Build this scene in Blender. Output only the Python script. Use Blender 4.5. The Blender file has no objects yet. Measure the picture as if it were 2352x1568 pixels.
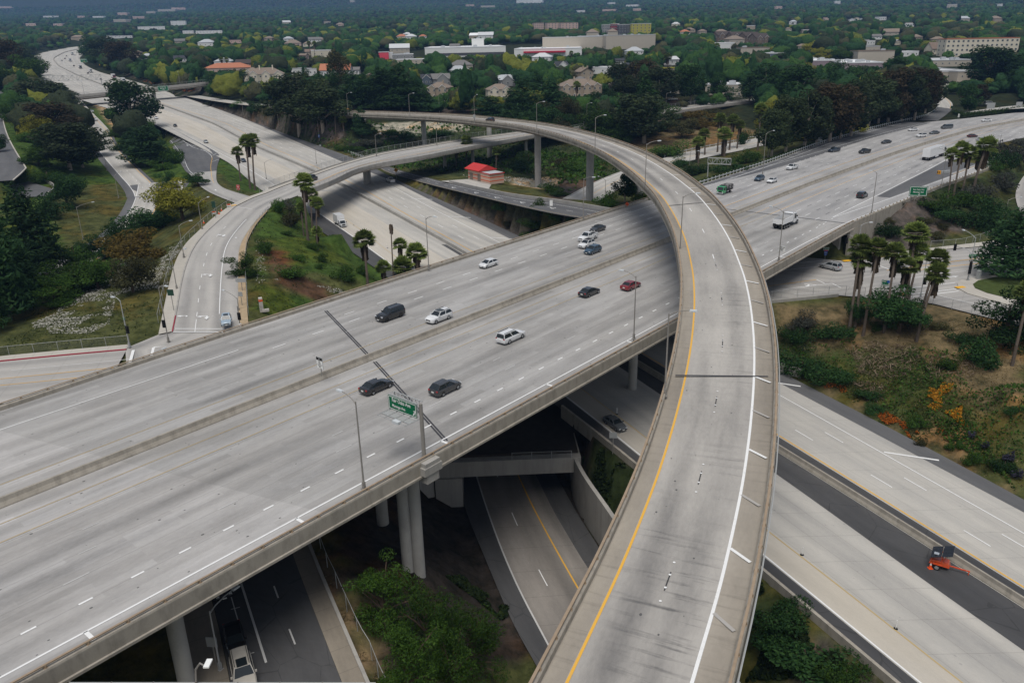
import bpy,bmesh,math,random
import numpy as np
from mathutils import Vector,Matrix
random.seed(7);rng=np.random.default_rng(7)
S=bpy.context.scene
C=S.collection
# camera
CAMZ=42.5
F,CX,CY=1829.0,1176.0,784.0
_d=np.array([1280-CX,5600-CY,F]);_d/=np.linalg.norm(_d)
_up=-_d;_z=np.array([0,0,1.]);_fw=_z-_up*(_z@_up);_fw/=np.linalg.norm(_fw)
_rt=np.cross(_fw,_up);_rt=_rt if _rt[0]>0 else-_rt
cam_d=bpy.data.cameras.new('camera');cam=bpy.data.objects.new('camera',cam_d);C.objects.link(cam)
right=Vector((_rt[0],_fw[0],_up[0]));down=Vector((_rt[1],_fw[1],_up[1]));fwd=Vector((_rt[2],_fw[2],_up[2]))
M=Matrix(((right.x,-down.x,-fwd.x,0),(right.y,-down.y,-fwd.y,0),(right.z,-down.z,-fwd.z,CAMZ),(0,0,0,1)))
cam.matrix_world=M
cam_d.sensor_width=36;cam_d.lens=36*F/2352;cam_d.clip_start=0.5;cam_d.clip_end=30000
S.camera=cam
# light
SUN_EL,SUN_AZ=math.radians(69),math.radians(190)
w=bpy.data.worlds.new('World');S.world=w;w.use_nodes=True
nt=w.node_tree;bg=nt.nodes['Background'];sk=nt.nodes.new('ShaderNodeTexSky')
sk.sky_type='NISHITA';sk.sun_disc=False;sk.sun_elevation=SUN_EL;sk.sun_rotation=SUN_AZ
sk.air_density=1.0;sk.dust_density=1.0;sk.ozone_density=1.0
hs=nt.nodes.new('ShaderNodeHueSaturation');hs.inputs['Saturation'].default_value=.30
nt.links.new(sk.outputs['Color'],hs.inputs['Color']);nt.links.new(hs.outputs[0],bg.inputs['Color']);bg.inputs['Strength'].default_value=0.05
sl=bpy.data.lights.new('sun','SUN');sl.energy=1.5;sl.angle=math.radians(40);sl.color=(1,.96,.9)
so=bpy.data.objects.new('sun',sl);C.objects.link(so)
so.rotation_euler=(math.pi/2-SUN_EL,0,math.pi-SUN_AZ)
S.view_settings.view_transform='Standard';S.view_settings.look='None'
S.view_settings.exposure=0.93;S.view_settings.gamma=1.0
S.cycles.max_bounces=5;S.cycles.diffuse_bounces=1;S.cycles.volume_bounces=0
S.cycles.transparent_max_bounces=12
# pixel <> world helpers
def Q(c,r,x,y):return(588*c+x*588/2351,392.15*r+y*588/2351)
def QL(c,r,pts):return[Q(c,r,*p)for p in pts]
def ray(p):
 v=np.array([p[0]-CX,p[1]-CY,F]);return np.array([v@_rt,v@_fw,v@_up])
def PL(p,a,b=0.0):
 r=ray(p);t=(a-CAMZ)/(r[2]-b*r[1]);return np.array([t*r[0],t*r[1],CAMZ+t*r[2]])
def PR(v):
 x,y,z=v[0],v[1],v[2]-CAMZ
 q=x*_rt+y*_fw+z*_up
 return CX+F*q[0]/q[2],CY+F*q[1]/q[2],q[2]
_rt,_fw,_up=np.array(_rt),np.array(_fw),np.array(_up)
CA,CB=-21.0,.0427
def PC(p):return PL(p,CA,CB)
def zC(y):return CA+CB*y
def NAT(y):return-14+CB*y
# object helpers
def link(o,parent=None):
 C.objects.link(o)
 if parent is not None:o.parent=parent
 return o
def tag(o,label=None,cat=None,group=None,kind=None):
 if label:o['label']=label
 if cat:o['category']=cat
 if group:o['group']=group
 if kind:o['kind']=kind
 return o
def empty(name,loc=(0,0,0),rz=0.0,label=None,cat=None,group=None):
 o=bpy.data.objects.new(name,None);C.objects.link(o);o.location=loc;o.rotation_euler=(0,0,rz)
 o.empty_display_size=.3
 return tag(o,label,cat,group)
def copy_tree(o,parent=None):
 c=o.copy();C.objects.link(c)
 if parent is not None:c.parent=parent
 for ch in list(o.children):copy_tree(ch,c)
 return c
class MB:
 def __init__(s):s.v=[];s.f=[];s.m=[];s.uv=[]
 def poly(s,pts,m=0,uv=None):
  i=len(s.v);s.v+=[tuple(p)for p in pts];s.f.append(tuple(range(i,i+len(pts))));s.m.append(m)
  s.uv+=(uv if uv else[(p[0],p[1])for p in pts])
 def box(s,c,d,m=0,rz=0.0,taper=1.0):
  x,y,z=d[0]/2,d[1]/2,d[2]/2;cr,sr=math.cos(rz),math.sin(rz)
  P=[]
  for k,(sx,sy,sz)in enumerate(((-1,-1,-1),(1,-1,-1),(1,1,-1),(-1,1,-1),(-1,-1,1),(1,-1,1),(1,1,1),(-1,1,1))):
   t=taper if sz>0 else 1.0
   a,b=sx*x*t,sy*y*t
   P.append((c[0]+a*cr-b*sr,c[1]+a*sr+b*cr,c[2]+sz*z))
  for q in((0,3,2,1),(4,5,6,7),(0,1,5,4),(1,2,6,5),(2,3,7,6),(3,0,4,7)):
   s.poly([P[k]for k in q],m)
  return s
 def tube(s,a,b,r,r2=None,n=8,m=0,caps=True):
  a,b=Vector(a),Vector(b);r2=r if r2 is None else r2
  t=(b-a).normalized();u=t.orthogonal().normalized();w_=t.cross(u)
  A=[a+(u*math.cos(2*math.pi*k/n)+w_*math.sin(2*math.pi*k/n))*r for k in range(n)]
  B=[b+(u*math.cos(2*math.pi*k/n)+w_*math.sin(2*math.pi*k/n))*r2 for k in range(n)]
  for k in range(n):
   s.poly([A[k],A[(k+1)%n],B[(k+1)%n],B[k]],m)
  if caps:s.poly(A[::-1],m);s.poly(B,m)
  return s
 def pipe(s,pts,rs,n=8,m=0):
  if not hasattr(rs,'__len__'):rs=[rs]*len(pts)
  pts=[Vector(p)for p in pts];rings=[]
  for i,p in enumerate(pts):
   t=(pts[min(i+1,len(pts)-1)]-pts[max(i-1,0)]).normalized()
   u=t.cross(Vector((0.13,.97,.05)));u=u.normalized();w_=t.cross(u)
   rings.append([p+(u*math.cos(2*math.pi*k/n)+w_*math.sin(2*math.pi*k/n))*rs[i]for k in range(n)])
  for A,B in zip(rings,rings[1:]):
   for k in range(n):s.poly([A[k],A[(k+1)%n],B[(k+1)%n],B[k]],m)
  s.poly(rings[0][::-1],m);s.poly(rings[-1],m)
  return s
 def sweep(s,path,prof,m=0,closed=True,caps=True,nrm=None):
  """prof: (offset to the left of travel, height) pairs swept along path (n,3)"""
  path=np.asarray(path,float);N=normals(path)if nrm is None else nrm
  L=np.concatenate([[0],np.cumsum(np.linalg.norm(np.diff(path,axis=0),axis=1))])
  rings=[[(p[0]+N[i][0]*o,p[1]+N[i][1]*o,p[2]+h)for o,h in prof]for i,p in enumerate(path)]
  K=len(prof);pl=[0]
  for k in range(K):pl.append(pl[-1]+math.hypot(prof[(k+1)%K][0]-prof[k][0],prof[(k+1)%K][1]-prof[k][1]))
  for i in range(len(path)-1):
   for k in range(K if closed else K-1):
    j=(k+1)%K
    s.poly([rings[i][k],rings[i][j],rings[i+1][j],rings[i+1][k]],m,[(L[i],pl[k]),(L[i],pl[k+1]),(L[i+1],pl[k+1]),(L[i+1],pl[k])])
  if caps and closed:s.poly(rings[0][::-1],m);s.poly(rings[-1],m)
  return s
 def strip(s,A,B,m=0,uv=None):
  """quads between two equally long polylines"""
  for i in range(len(A)-1):
   s.poly([A[i],B[i],B[i+1],A[i+1]],m,None if uv is None else[uv[0][i],uv[1][i],uv[1][i+1],uv[0][i+1]])
  return s
 def build(s,name,mats,parent=None,smooth=False,loc=None,weld=False):
  me=bpy.data.meshes.new(name);me.from_pydata(s.v,[],s.f)
  mats=mats if isinstance(mats,(list,tuple))else[mats]
  for m in mats:me.materials.append(m)
  if len(mats)>1:me.polygons.foreach_set('material_index',s.m)
  if len(s.uv)==len(s.v)and s.v:
   uvl=me.uv_layers.new(name='UVMap');uvl.data.foreach_set('uv',np.asarray(s.uv,np.float32).ravel())
  if weld or smooth:
   bm=bmesh.new();bm.from_mesh(me);bmesh.ops.remove_doubles(bm,verts=bm.verts,dist=1e-4)
   bmesh.ops.recalc_face_normals(bm,faces=bm.faces);bm.to_mesh(me);bm.free()
  if smooth:me.polygons.foreach_set('use_smooth',[True]*len(me.polygons))
  me.update()
  o=bpy.data.objects.new(name,me);link(o,parent)
  if loc is not None:o.location=loc
  return o
def normals(path):
 path=np.asarray(path,float);t=np.gradient(path[:,:2],axis=0)
 t/=np.linalg.norm(t,axis=1)[:,None]+1e-9
 return np.stack([-t[:,1],t[:,0]],1)
def resample(P,n=None,step=None):
 P=np.asarray(P,float);L=np.concatenate([[0],np.cumsum(np.linalg.norm(np.diff(P,axis=0),axis=1))])
 if n is None:n=max(2,int(round(L[-1]/step))+1)
 t=np.linspace(0,L[-1],n)
 return np.stack([np.interp(t,L,P[:,k])for k in range(P.shape[1])],1)
def smooth(P,n=160,it=2):
 """Chaikin corner cutting then resample"""
 P=np.asarray(P,float)
 for _ in range(it):
  q=[P[0]]
  for a,b in zip(P,P[1:]):q+=[a*.75+b*.25,a*.25+b*.75]
  q.append(P[-1]);P=np.array(q)
 return resample(P,n)
def offset(path,k,dz=0.0):
 path=np.asarray(path,float);N=normals(path);r=path.copy()
 r[:,0]+=N[:,0]*k;r[:,1]+=N[:,1]*k;r[:,2]+=dz
 return r
 # materials
def nodemat(name,rough=.8,spec=.3):
 m=bpy.data.materials.new(name);m.use_nodes=True
 b=m.node_tree.nodes['Principled BSDF'];b.inputs['Roughness'].default_value=rough
 b.inputs['Specular IOR Level'].default_value=spec
 return m,m.node_tree,b
def N_(nt,typ,**kw):
 n=nt.nodes.new(typ)
 for k,v in kw.items():
  if k=='ins':
   for a,b in v.items():
    if hasattr(b,'is_output'):nt.links.new(b,n.inputs[a])
    else:n.inputs[a].default_value=b
  else:setattr(n,k,v)
 return n
def math_(nt,op,a,b=None,c=None,clamp=False):
 n=nt.nodes.new('ShaderNodeMath');n.operation=op;n.use_clamp=clamp
 for i,x in enumerate((a,b,c)):
  if x is None:continue
  if hasattr(x,'is_output'):nt.links.new(x,n.inputs[i])
  else:n.inputs[i].default_value=x
 return n.outputs[0]
def mix_(nt,fac,a,b,blend='MIX'):
 n=nt.nodes.new('ShaderNodeMix');n.data_type='RGBA';n.blend_type=blend
 for s_,x in(('Factor',fac),('A',a),('B',b)):
  i=[k for k in n.inputs if k.name==s_ and(k.type=='RGBA' or s_=='Factor')][0]
  if hasattr(x,'is_output'):nt.links.new(x,i)
  else:i.default_value=x if s_=='Factor' else(*x,1)
 return[o for o in n.outputs if o.type=='RGBA'][0]
def ramp_(nt,x,lo,hi):
 n=nt.nodes.new('ShaderNodeMapRange');n.clamp=True
 nt.links.new(x,n.inputs['Value']);n.inputs['From Min'].default_value=lo;n.inputs['From Max'].default_value=hi
 return n.outputs['Result']
def noise_(nt,vec,scale,detail=4,rough=.55):
 n=nt.nodes.new('ShaderNodeTexNoise');n.inputs['Scale'].default_value=scale
 n.inputs['Detail'].default_value=detail;n.inputs['Roughness'].default_value=rough
 if vec is not None:nt.links.new(vec,n.inputs['Vector'])
 return n.outputs['Fac']
def scale_(nt,vec,sx,sy,sz=1,off=(0,0,0)):
 n=nt.nodes.new('ShaderNodeMapping');nt.links.new(vec,n.inputs['Vector']);n.inputs['Scale'].default_value=(sx,sy,sz)
 n.inputs['Location'].default_value=off
 return n.outputs['Vector']
def simple(name,col,rough=.7,spec=.3,var=.12,scale=3.0,metal=0.0):
 """flat coloured material with a little procedural mottling"""
 m,nt,b=nodemat(name,rough,spec);b.inputs['Metallic'].default_value=metal
 tc=N_(nt,'ShaderNodeTexCoord').outputs['Object']
 f=noise_(nt,tc,scale)
 f=math_(nt,'MULTIPLY_ADD',f,2*var,1-var)
 c=N_(nt,'ShaderNodeRGB');c.outputs[0].default_value=(*col,1)
 mx=nt.nodes.new('ShaderNodeVectorMath');mx.operation='SCALE'
 nt.links.new(c.outputs[0],mx.inputs[0]);nt.links.new(f,mx.inputs['Scale'])
 nt.links.new(mx.outputs[0],b.inputs['Base Color'])
 return m
def road_mat(name,base,dark=(.16,.155,.155),lane=None,streak=.35,blotch=.3,spots=.0,joints=None,warm=None,cracks=0.0,patch=0.0,xstreak=0.0,split=None):
 """u along the road in metres, v across. lane=(v0,width): dark wheel paths; joints=(du,dv)"""
 m,nt,b=nodemat(name,.85,.25)
 uv=N_(nt,'ShaderNodeUVMap').outputs['UV']
 sp=N_(nt,'ShaderNodeSeparateXYZ',ins={0:uv});u,v=sp.outputs[0],sp.outputs[1]
 st=noise_(nt,scale_(nt,uv,.012,.30),1.0,3,.45)
 st2=noise_(nt,scale_(nt,uv,.08,.5,off=(3,7,0)),1.0,5,.6)
 bl=noise_(nt,scale_(nt,uv,.05,.11,off=(11,3,0)),1.0,5,.6)
 fine=noise_(nt,scale_(nt,uv,.6,1.5),2.0,5,.75)
 dk=math_(nt,'MULTIPLY',ramp_(nt,st,.42,.72),streak)
 dk=math_(nt,'MULTIPLY_ADD',ramp_(nt,st2,.5,.75),streak*.5,dk)
 dk=math_(nt,'MULTIPLY_ADD',ramp_(nt,bl,.45,.7),blotch,dk)
 if lane:
  ph=math_(nt,'MULTIPLY',math_(nt,'SUBTRACT',v,lane[0]),2*math.pi/lane[1])
  cw=math_(nt,'MULTIPLY_ADD',math_(nt,'COSINE',ph),-.5,.5)
  am=ramp_(nt,noise_(nt,scale_(nt,uv,.022,.14,off=(5,1,0)),1.0,4),.36,.62)
  dk=math_(nt,'MULTIPLY_ADD',math_(nt,'MULTIPLY',cw,am),lane[2],dk)
 if xstreak:
  xs=noise_(nt,scale_(nt,uv,1.6,.12,off=(2,9,0)),1.0,5,.65)
  zone=ramp_(nt,noise_(nt,scale_(nt,uv,.03,.06,off=(8,2,0)),1.0,2),.42,.62)
  dk=math_(nt,'MULTIPLY_ADD',math_(nt,'MULTIPLY',ramp_(nt,xs,.52,.7),zone),xstreak,dk)
 if spots:
  vo=N_(nt,'ShaderNodeTexVoronoi',ins={'Vector':scale_(nt,uv,.7,1.0),'Scale':1.15,'Randomness':1.0})
  r=N_(nt,'ShaderNodeSeparateColor',ins={0:vo.outputs['Color']})
  big=math_(nt,'MULTIPLY',math_(nt,'POWER',r.outputs[0],2.5),.13)
  sp_=math_(nt,'LESS_THAN',vo.outputs['Distance'],big)
  dk=math_(nt,'MULTIPLY_ADD',sp_,spots,dk)
 fac=math_(nt,'MULTIPLY_ADD',math_(nt,'SUBTRACT',fine,.5),.5,dk,clamp=True)
 lt=noise_(nt,scale_(nt,uv,.035,.16,off=(1,4,0)),1.0,4)
 base2=mix_(nt,ramp_(nt,lt,.35,.65),base,warm or tuple(min(1,c*1.12)for c in base))
 if patch:
  vo=N_(nt,'ShaderNodeTexBrick',ins={'Vector':scale_(nt,uv,.05,.27),'Color1':(0,0,0,1),'Color2':(1,1,1,1),'Mortar Size':0.0,'Scale':1.0,'Bias':0.0})
  base2=mix_(nt,math_(nt,'MULTIPLY',vo.outputs['Color'],patch),base2,tuple(c*.78 for c in base))
 if split:base2=mix_(nt,math_(nt,'LESS_THAN',math_(nt,'MULTIPLY_ADD',v,-.28,u),split),base2,mix_(nt,1.0,base2,(1.13,1.125,1.13),'MULTIPLY'))
 col=mix_(nt,fac,base2,dark)
 if joints:
  for co,per,wd in((u,joints[0],.05),(v,joints[1],.05)):
   if not per:continue
   fr=math_(nt,'FRACT',math_(nt,'DIVIDE',math_(nt,'ADD',co,5000.0+(joints[2]if len(joints)>2 and co is v else 0)),per))
   ln=math_(nt,'MULTIPLY',math_(nt,'LESS_THAN',fr,wd*2/per),.28)
   col=mix_(nt,ln,col,tuple(c*.35 for c in base))
 if cracks:
  ve=N_(nt,'ShaderNodeTexVoronoi',feature='DISTANCE_TO_EDGE',ins={'Vector':scale_(nt,uv,.12,.2),'Scale':1.0})
  nz=noise_(nt,scale_(nt,uv,.6,.6),1.0,3)
  e=math_(nt,'LESS_THAN',math_(nt,'MULTIPLY_ADD',nz,.03,ve.outputs['Distance']),.022)
  col=mix_(nt,math_(nt,'MULTIPLY',e,cracks),col,tuple(c*.3 for c in base))
 nt.links.new(col,b.inputs['Base Color'])
 bp=N_(nt,'ShaderNodeBump',ins={'Height':fine,'Strength':.08,'Distance':.05});nt.links.new(bp.outputs[0],b.inputs['Normal'])
 return m
def wall_mat(name,base,stain=.4,warm=None,vs=.12):
 """cast concrete with vertical run-off stains"""
 m,nt,b=nodemat(name,.88,.2)
 tc=N_(nt,'ShaderNodeNewGeometry').outputs['Position']
 a=noise_(nt,scale_(nt,tc,.9,.9,vs),1.0,5,.65)
 c=noise_(nt,tc,.25,4)
 f=noise_(nt,tc,6.0,3)
 k=math_(nt,'MULTIPLY',ramp_(nt,a,.45,.75),stain)
 k=math_(nt,'MULTIPLY_ADD',math_(nt,'SUBTRACT',f,.5),.25,k,clamp=True)
 base2=mix_(nt,ramp_(nt,c,.35,.65),base,warm or tuple(x*1.15 for x in base))
 nt.links.new(mix_(nt,k,base2,tuple(x*.4 for x in base)),b.inputs['Base Color'])
 return m
MT={}
MT['deck']=road_mat('deck_concrete',(.385,.37,.352),(.115,.113,.11),lane=(-58.2,3.66,.34),streak=.2,blotch=.3,spots=.95,joints=(0,3.66,2.86),warm=(.45,.44,.43),patch=.6,split=55)
MT['deck2']=road_mat('freeway_concrete',(.36,.35,.345),(.12,.12,.122),lane=(-58.2,3.66,.28),streak=.2,blotch=.25,spots=.5,warm=(.42,.41,.40))
MT['fly']=road_mat('flyover_concrete',(.37,.35,.325),(.10,.098,.098),lane=(0,3.66,.4),streak=.24,blotch=.34,spots=.7,warm=(.45,.425,.39),xstreak=.7)
MT['flysh']=road_mat('flyover_shoulder_concrete',(.32,.285,.24),(.15,.135,.115),streak=.3,blotch=.4,warm=(.39,.35,.295),xstreak=.55)
MT['lowconc']=road_mat('slab_concrete',(.46,.44,.405),(.25,.245,.24),lane=(1,3.5,.3),streak=.3,blotch=.3,spots=.4,warm=(.50,.475,.43),joints=(5.5,3.66))
MT['lowconc2']=road_mat('beige_slab_concrete',(.50,.455,.385),(.3,.28,.25),streak=.25,blotch=.22,warm=(.54,.50,.44))
MT['darkconc']=road_mat('worn_shaded_ramp_concrete',(.22,.20,.18),(.09,.085,.08),lane=(0,3.66,.35),streak=.3,blotch=.25,warm=(.34,.31,.28),joints=(5.5,0))  # worn concrete, base colour lowered to deepen the shade below the decks
MT['street']=road_mat('street_concrete',(.40,.38,.36),(.2,.195,.19),lane=(0,3.6,.35),streak=.35,blotch=.25,warm=(.45,.43,.40),joints=(6,0))
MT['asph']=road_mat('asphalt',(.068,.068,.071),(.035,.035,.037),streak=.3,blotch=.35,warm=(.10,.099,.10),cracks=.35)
MT['shadewalk']=road_mat('stained_shaded_sidewalk_concrete',(.27,.235,.19),(.1,.09,.075),streak=.2,blotch=.5,warm=(.31,.27,.22),joints=(3,0))  # tan dirty walk, also darkened to carry the shade under the viaduct
MT['asph2']=road_mat('grey_asphalt',(.11,.11,.115),(.06,.06,.065),streak=.3,blotch=.3,warm=(.14,.14,.142),cracks=.0)
MT['walk']=road_mat('sidewalk_concrete',(.44,.41,.36),(.25,.235,.21),streak=.1,blotch=.3,warm=(.48,.45,.40),joints=(3,0))
MT['cwall']=wall_mat('cast_concrete',(.34,.325,.30))
MT['cwarm']=wall_mat('barrier_concrete',(.33,.30,.255),.6,vs=.35)
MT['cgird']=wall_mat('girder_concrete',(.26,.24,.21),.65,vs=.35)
MT['ccol']=wall_mat('column_concrete',(.36,.35,.33),.3,vs=.5)
def paint(name,col):
 m,nt,b=nodemat(name,.6,.3)
 uv=N_(nt,'ShaderNodeNewGeometry').outputs['Position']
 k=ramp_(nt,noise_(nt,uv,2.5,5,.7),.55,.75)
 nt.links.new(mix_(nt,math_(nt,'MULTIPLY',k,.35),col,(.35,.34,.33)),b.inputs['Base Color']);return m
MT['white']=paint('white_road_paint',(.78,.78,.77));MT['yellow']=paint('yellow_road_paint',(.72,.40,.06))
MT['oldwhite']=paint('worn_white_paint',(.52,.515,.505));MT['oldyel']=paint('worn_yellow_paint',(.50,.37,.17))
MT['faint']=paint('faded_line_patch',(.395,.375,.35));MT['black']=simple('black_stripe',(.05,.05,.052));MT['redkerb']=simple('red_kerb_paint',(.28,.02,.04))
MT['rust']=simple('rusty_rail_steel',(.31,.235,.165),.7,.3,.3,1.5);MT['tanrail']=simple('weathered_rail_steel',(.33,.26,.19),.7,.3,.25,1.5)
MT['steel']=simple('galvanised_steel',(.36,.37,.37),.45,.5,.1);MT['polegrey']=simple('weathered_pole_metal',(.25,.235,.215),.55,.4,.15)
MT['darksteel']=simple('dark_steel',(.09,.085,.08),.5,.4);MT['lampgrey']=simple('lamp_head_grey',(.55,.58,.6),.4,.5,.05)
MT['signgreen']=simple('sign_green',(.003,.13,.055),.6,.15,.05);MT['signwhite']=simple('sign_white',(.8,.8,.78),.4,.4,.04)
MT['signback']=simple('sign_back_aluminium',(.33,.34,.34),.5,.4,.08);MT['signdark']=simple('dark_green_sign_back',(.02,.06,.04),.6)
MT['orange']=simple('safety_orange',(.8,.10,.02),.5,.4,.06);MT['amber']=simple('sign_amber',(.85,.38,.02),.5,.4,.05)
MT['signred']=simple('sign_red',(.55,.02,.03),.4);MT['signblack']=simple('sign_black',(.012,.012,.013),.5);MT['signblue']=simple('sign_blue',(.02,.10,.42),.4)
MT['joint']=simple('joint_seal',(.045,.045,.05),.6,.3,.3,4)
MT['white_obj']=simple('white_object_paint',(.75,.75,.73),.5)
# ROADS AND BRIDGES
VD=np.array([.64043628,.76801131]);VN=np.array([-.76801131,.64043628])
def V(s,lat,z=0.0):
 q=VD*s+VN*lat;return np.array([q[0],q[1],z])
def vline(tab,s0,s1,step=4.0,z=0.0,k=0.0):
 ss=np.linspace(s0,s1,max(2,int(abs(s1-s0)/step)+1));tab=sorted(tab)
 lat=np.interp(ss,[t[0]for t in tab],[t[1]for t in tab])+k
 for _ in range(3 if len(ss)>6 else 0):lat[1:-1]=(lat[:-2]+2*lat[1:-1]+lat[2:])/4
 return np.array([V(s,l,z)for s,l in zip(ss,lat)])
MED=[(-90,83.4),(240,83.3),(273,82.6),(311,81.5),(361,78.6),(418,73.5),(470,62.5),(530,44),(600,17),(660,-10)]
NEAR=[(-90,55.9),(112,56.1),(193,56.6),(224,54.3),(250,52.4),(282,48.6),(310,45.9),(340,42.0),(380,35)]
NEARM=[(282,58.3),(299,61.0),(335,59.6),(369,56.6),(397,51.0),(440,43),(520,20),(600,-10),(660,-40)]
FAR=[(-90,106.8),(28,108.0),(57,109.2),(107,110.2),(195,111.0),(240,110.8),(275,111.2),(336,114.3),(405,113.0),(450,110),(468,107)]
FARM=[(405,108),(440,101),(470,88),(519,71),(600,42),(660,14)]
def lat_at(tab,s):tab=sorted(tab);return float(np.interp(s,[t[0]for t in tab],[t[1]for t in tab]))
FOOT=[]
def pave(name,A,B,mat,drop=.25,dz=0.0,parent=None,kind='structure',label=None,foot=True,nv=1,v0=0.0,uvs=None,across=1):
 """road sheet between two polylines with metric uv (u along, v across)"""
 A=np.asarray(A,float);B=np.asarray(B,float)
 mid=(A+B)/2;u=np.concatenate([[0],np.cumsum(np.linalg.norm(np.diff(mid,axis=0),axis=1))])
 wd=np.linalg.norm(A-B,axis=1)
 mb=MB();up=np.array([0,0,dz])
 if uvs is None:
  ua=[(a,v0)for a in u];ub=[(a,v0-w_)for a,w_ in zip(u,wd)]
 else:ua,ub=uvs
 mb.strip(A+up,B+up,0,(ua,ub))
 o=mb.build(name,mat,parent,weld=True)
 o.data.flip_normals()if o.data.polygons and o.data.polygons[0].normal.z<0 else None
 if parent is None and kind:o['kind']=kind
 if label:o['label']=label
 if foot:FOOT.append((A,B,drop))
 return o
class Lines:
 """painted lines gathered into one marking mesh"""
 def __init__(s):s.mb=MB()
 def solid(s,path,w_,m,dz=.03,k=0.0):
  p=offset(path,k)if k else np.asarray(path,float);N=normals(p)
  A=p.copy();B=p.copy();A[:,:2]+=N*w_/2;B[:,:2]-=N*w_/2;A[:,2]+=dz;B[:,2]+=dz
  s.mb.strip(A,B,m);return s
 def dashed(s,path,w_,m,dash,gap,dz=.03,start=0.0,k=0.0,stop=1e9):
  p=offset(path,k)if k else np.asarray(path,float)
  L=np.concatenate([[0],np.cumsum(np.linalg.norm(np.diff(p,axis=0),axis=1))])
  q=start
  while q+dash<min(L[-1],stop):
   t=np.linspace(q,q+dash,3);seg=np.stack([np.interp(t,L,p[:,i])for i in range(3)],1)
   s.solid(seg,w_,m,dz);q+=dash+gap
  return s
 def ticks(s,path,k0,k1,w_,m,step,start,skew=0.0,dz=.03,stop=1e9):
  p=np.asarray(path,float);L=np.concatenate([[0],np.cumsum(np.linalg.norm(np.diff(p,axis=0),axis=1))]);N=normals(p)
  q=start
  while q<min(L[-1],stop):
   c=np.array([np.interp(q,L,p[:,i])for i in range(3)]);n=np.array([np.interp(q,L,N[:,i])for i in range(2)])
   t=np.array([n[1],-n[0]])
   a=c.copy();a[:2]+=n*k0;b=c.copy();b[:2]+=n*k1+t*skew
   s.solid(np.array([a,b]),w_,m,dz);q+=step
  return s
 def poly(s,pts,m,dz=.035):s.mb.poly([(p[0],p[1],p[2]+dz)for p in pts],m);return s
 def build(s,parent,name='lane_markings'):
  return s.mb.build(name,[MT['white'],MT['yellow'],MT['oldwhite'],MT['oldyel'],MT['black'],MT['faint']],parent)
PARA=[(0,-.15),(0,.62),(-.12,.72),(-.42,.72),(-.5,.55),(-.5,-1.05),(-.35,-1.15),(-.35,-.15)]
def posts_on(rail_parent,path,step,mat,z0,h,n_max=100,mk=None):
 """rail posts, each one an object, copies sharing one mesh"""
 p=resample(path,step=step);N=normals(p);proto=None;k=0
 for q,n in zip(p,N):
  if k>=n_max:break
  if proto is None:
   mb=MB();mb.box((0,0,h/2),(.16,.22,h),0);mb.box((0,0,.02),(.3,.34,.05),0);mb.box((.0,-.12,h*.4),(.1,.12,h*.8),0,taper=.5)
   proto=mb.build('rail_post',mat,rail_parent);o=proto
  else:o=proto.copy();link(o,rail_parent)
  o.location=(q[0],q[1],q[2]+z0);o.rotation_euler=(0,0,math.atan2(n[1],n[0])-math.pi/2);k+=1
  # main viaduct
VB=empty('viaduct_bridge',tuple(V(50,83,0)),0,'wide concrete freeway viaduct carrying eight lanes across the lower half of the view','bridge')
VB.location=(0,0,0)
S0,S1=-45,194
nearL=vline(NEAR,S0,S1);farL=vline(FAR,S0,S1)
ss=np.linspace(S0,S1,len(nearL))
uvA=[(s,lat_at(FAR,s))for s in ss];uvB=[(s,lat_at(NEAR,s))for s in ss]
deck=pave('road_deck',farL,nearL,MT['deck'],parent=VB,foot=False,uvs=([(u,-v)for u,v in uvA],[(u,-v)for u,v in uvB]))
ln=Lines()
def vl(k,s0=S0,s1=S1,z=0.0):return vline(MED,s0,s1,k=k,z=z)
edge_tab=[(-90,58.2),(112,58.0),(171,58.6),(195,57.9),(218,56),(236,54.4),(262,51.9),(288,49.6),(310,47.3),(340,43.4),(380,36.4)]
edge=vline(edge_tab,S0,S1)
ln.solid(edge,.2,0).ticks(edge,0,-1.5,.35,0,19.8,62.0)
ln.dashed(vl(-21.55),.22,0,1.15,3.25,start=1.5)
ln.dashed(vl(-17.9),.12,2,2.2,12.4,start=5);ln.dashed(vl(-14.4),.12,2,1.6,27,start=9);ln.dashed(vl(-10.7),.11,2,1.6,31,start=3)
ln.solid(vl(-3.4),.09,3).solid(vl(-6.75),.1,3).solid(vl(-7.1),.07,2)
ln.solid(vl(4.7),.1,3).solid(vl(5.0),.07,2)
ln.dashed(vl(8.4),.12,2,2.6,12,start=7);ln.dashed(vl(12.0),.12,2,2.4,12.2,start=2)
ln.dashed(vl(15.4),.17,0,2.3,5.0,start=107.5)
fw=vline([(-90,101.8),(57,102.3),(72,102.5)],S0,59);ln.solid(fw,.16,0)
ln.dashed(vl(18.9),.17,0,2.2,5.1,start=124);ln.solid(vl(24.3),.07,2)
ln.solid(vline(FAR,150,S1,k=-4.4),.13,0);ln.ticks(vline(FAR,150,S1,k=-4.4),0,2.0,.2,0,14,13)
ln.build(deck)
jm=MB()
for s in(S1-.25,):
 A=[V(s,lat_at(NEAR,s)),V(s+.5,lat_at(NEAR,s)),V(s+.5,lat_at(FAR,s)),V(s,lat_at(FAR,s))];jm.poly([(a[0],a[1],.02)for a in A]);jm.build('expansion_joint',MT['joint'],VB)
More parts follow.
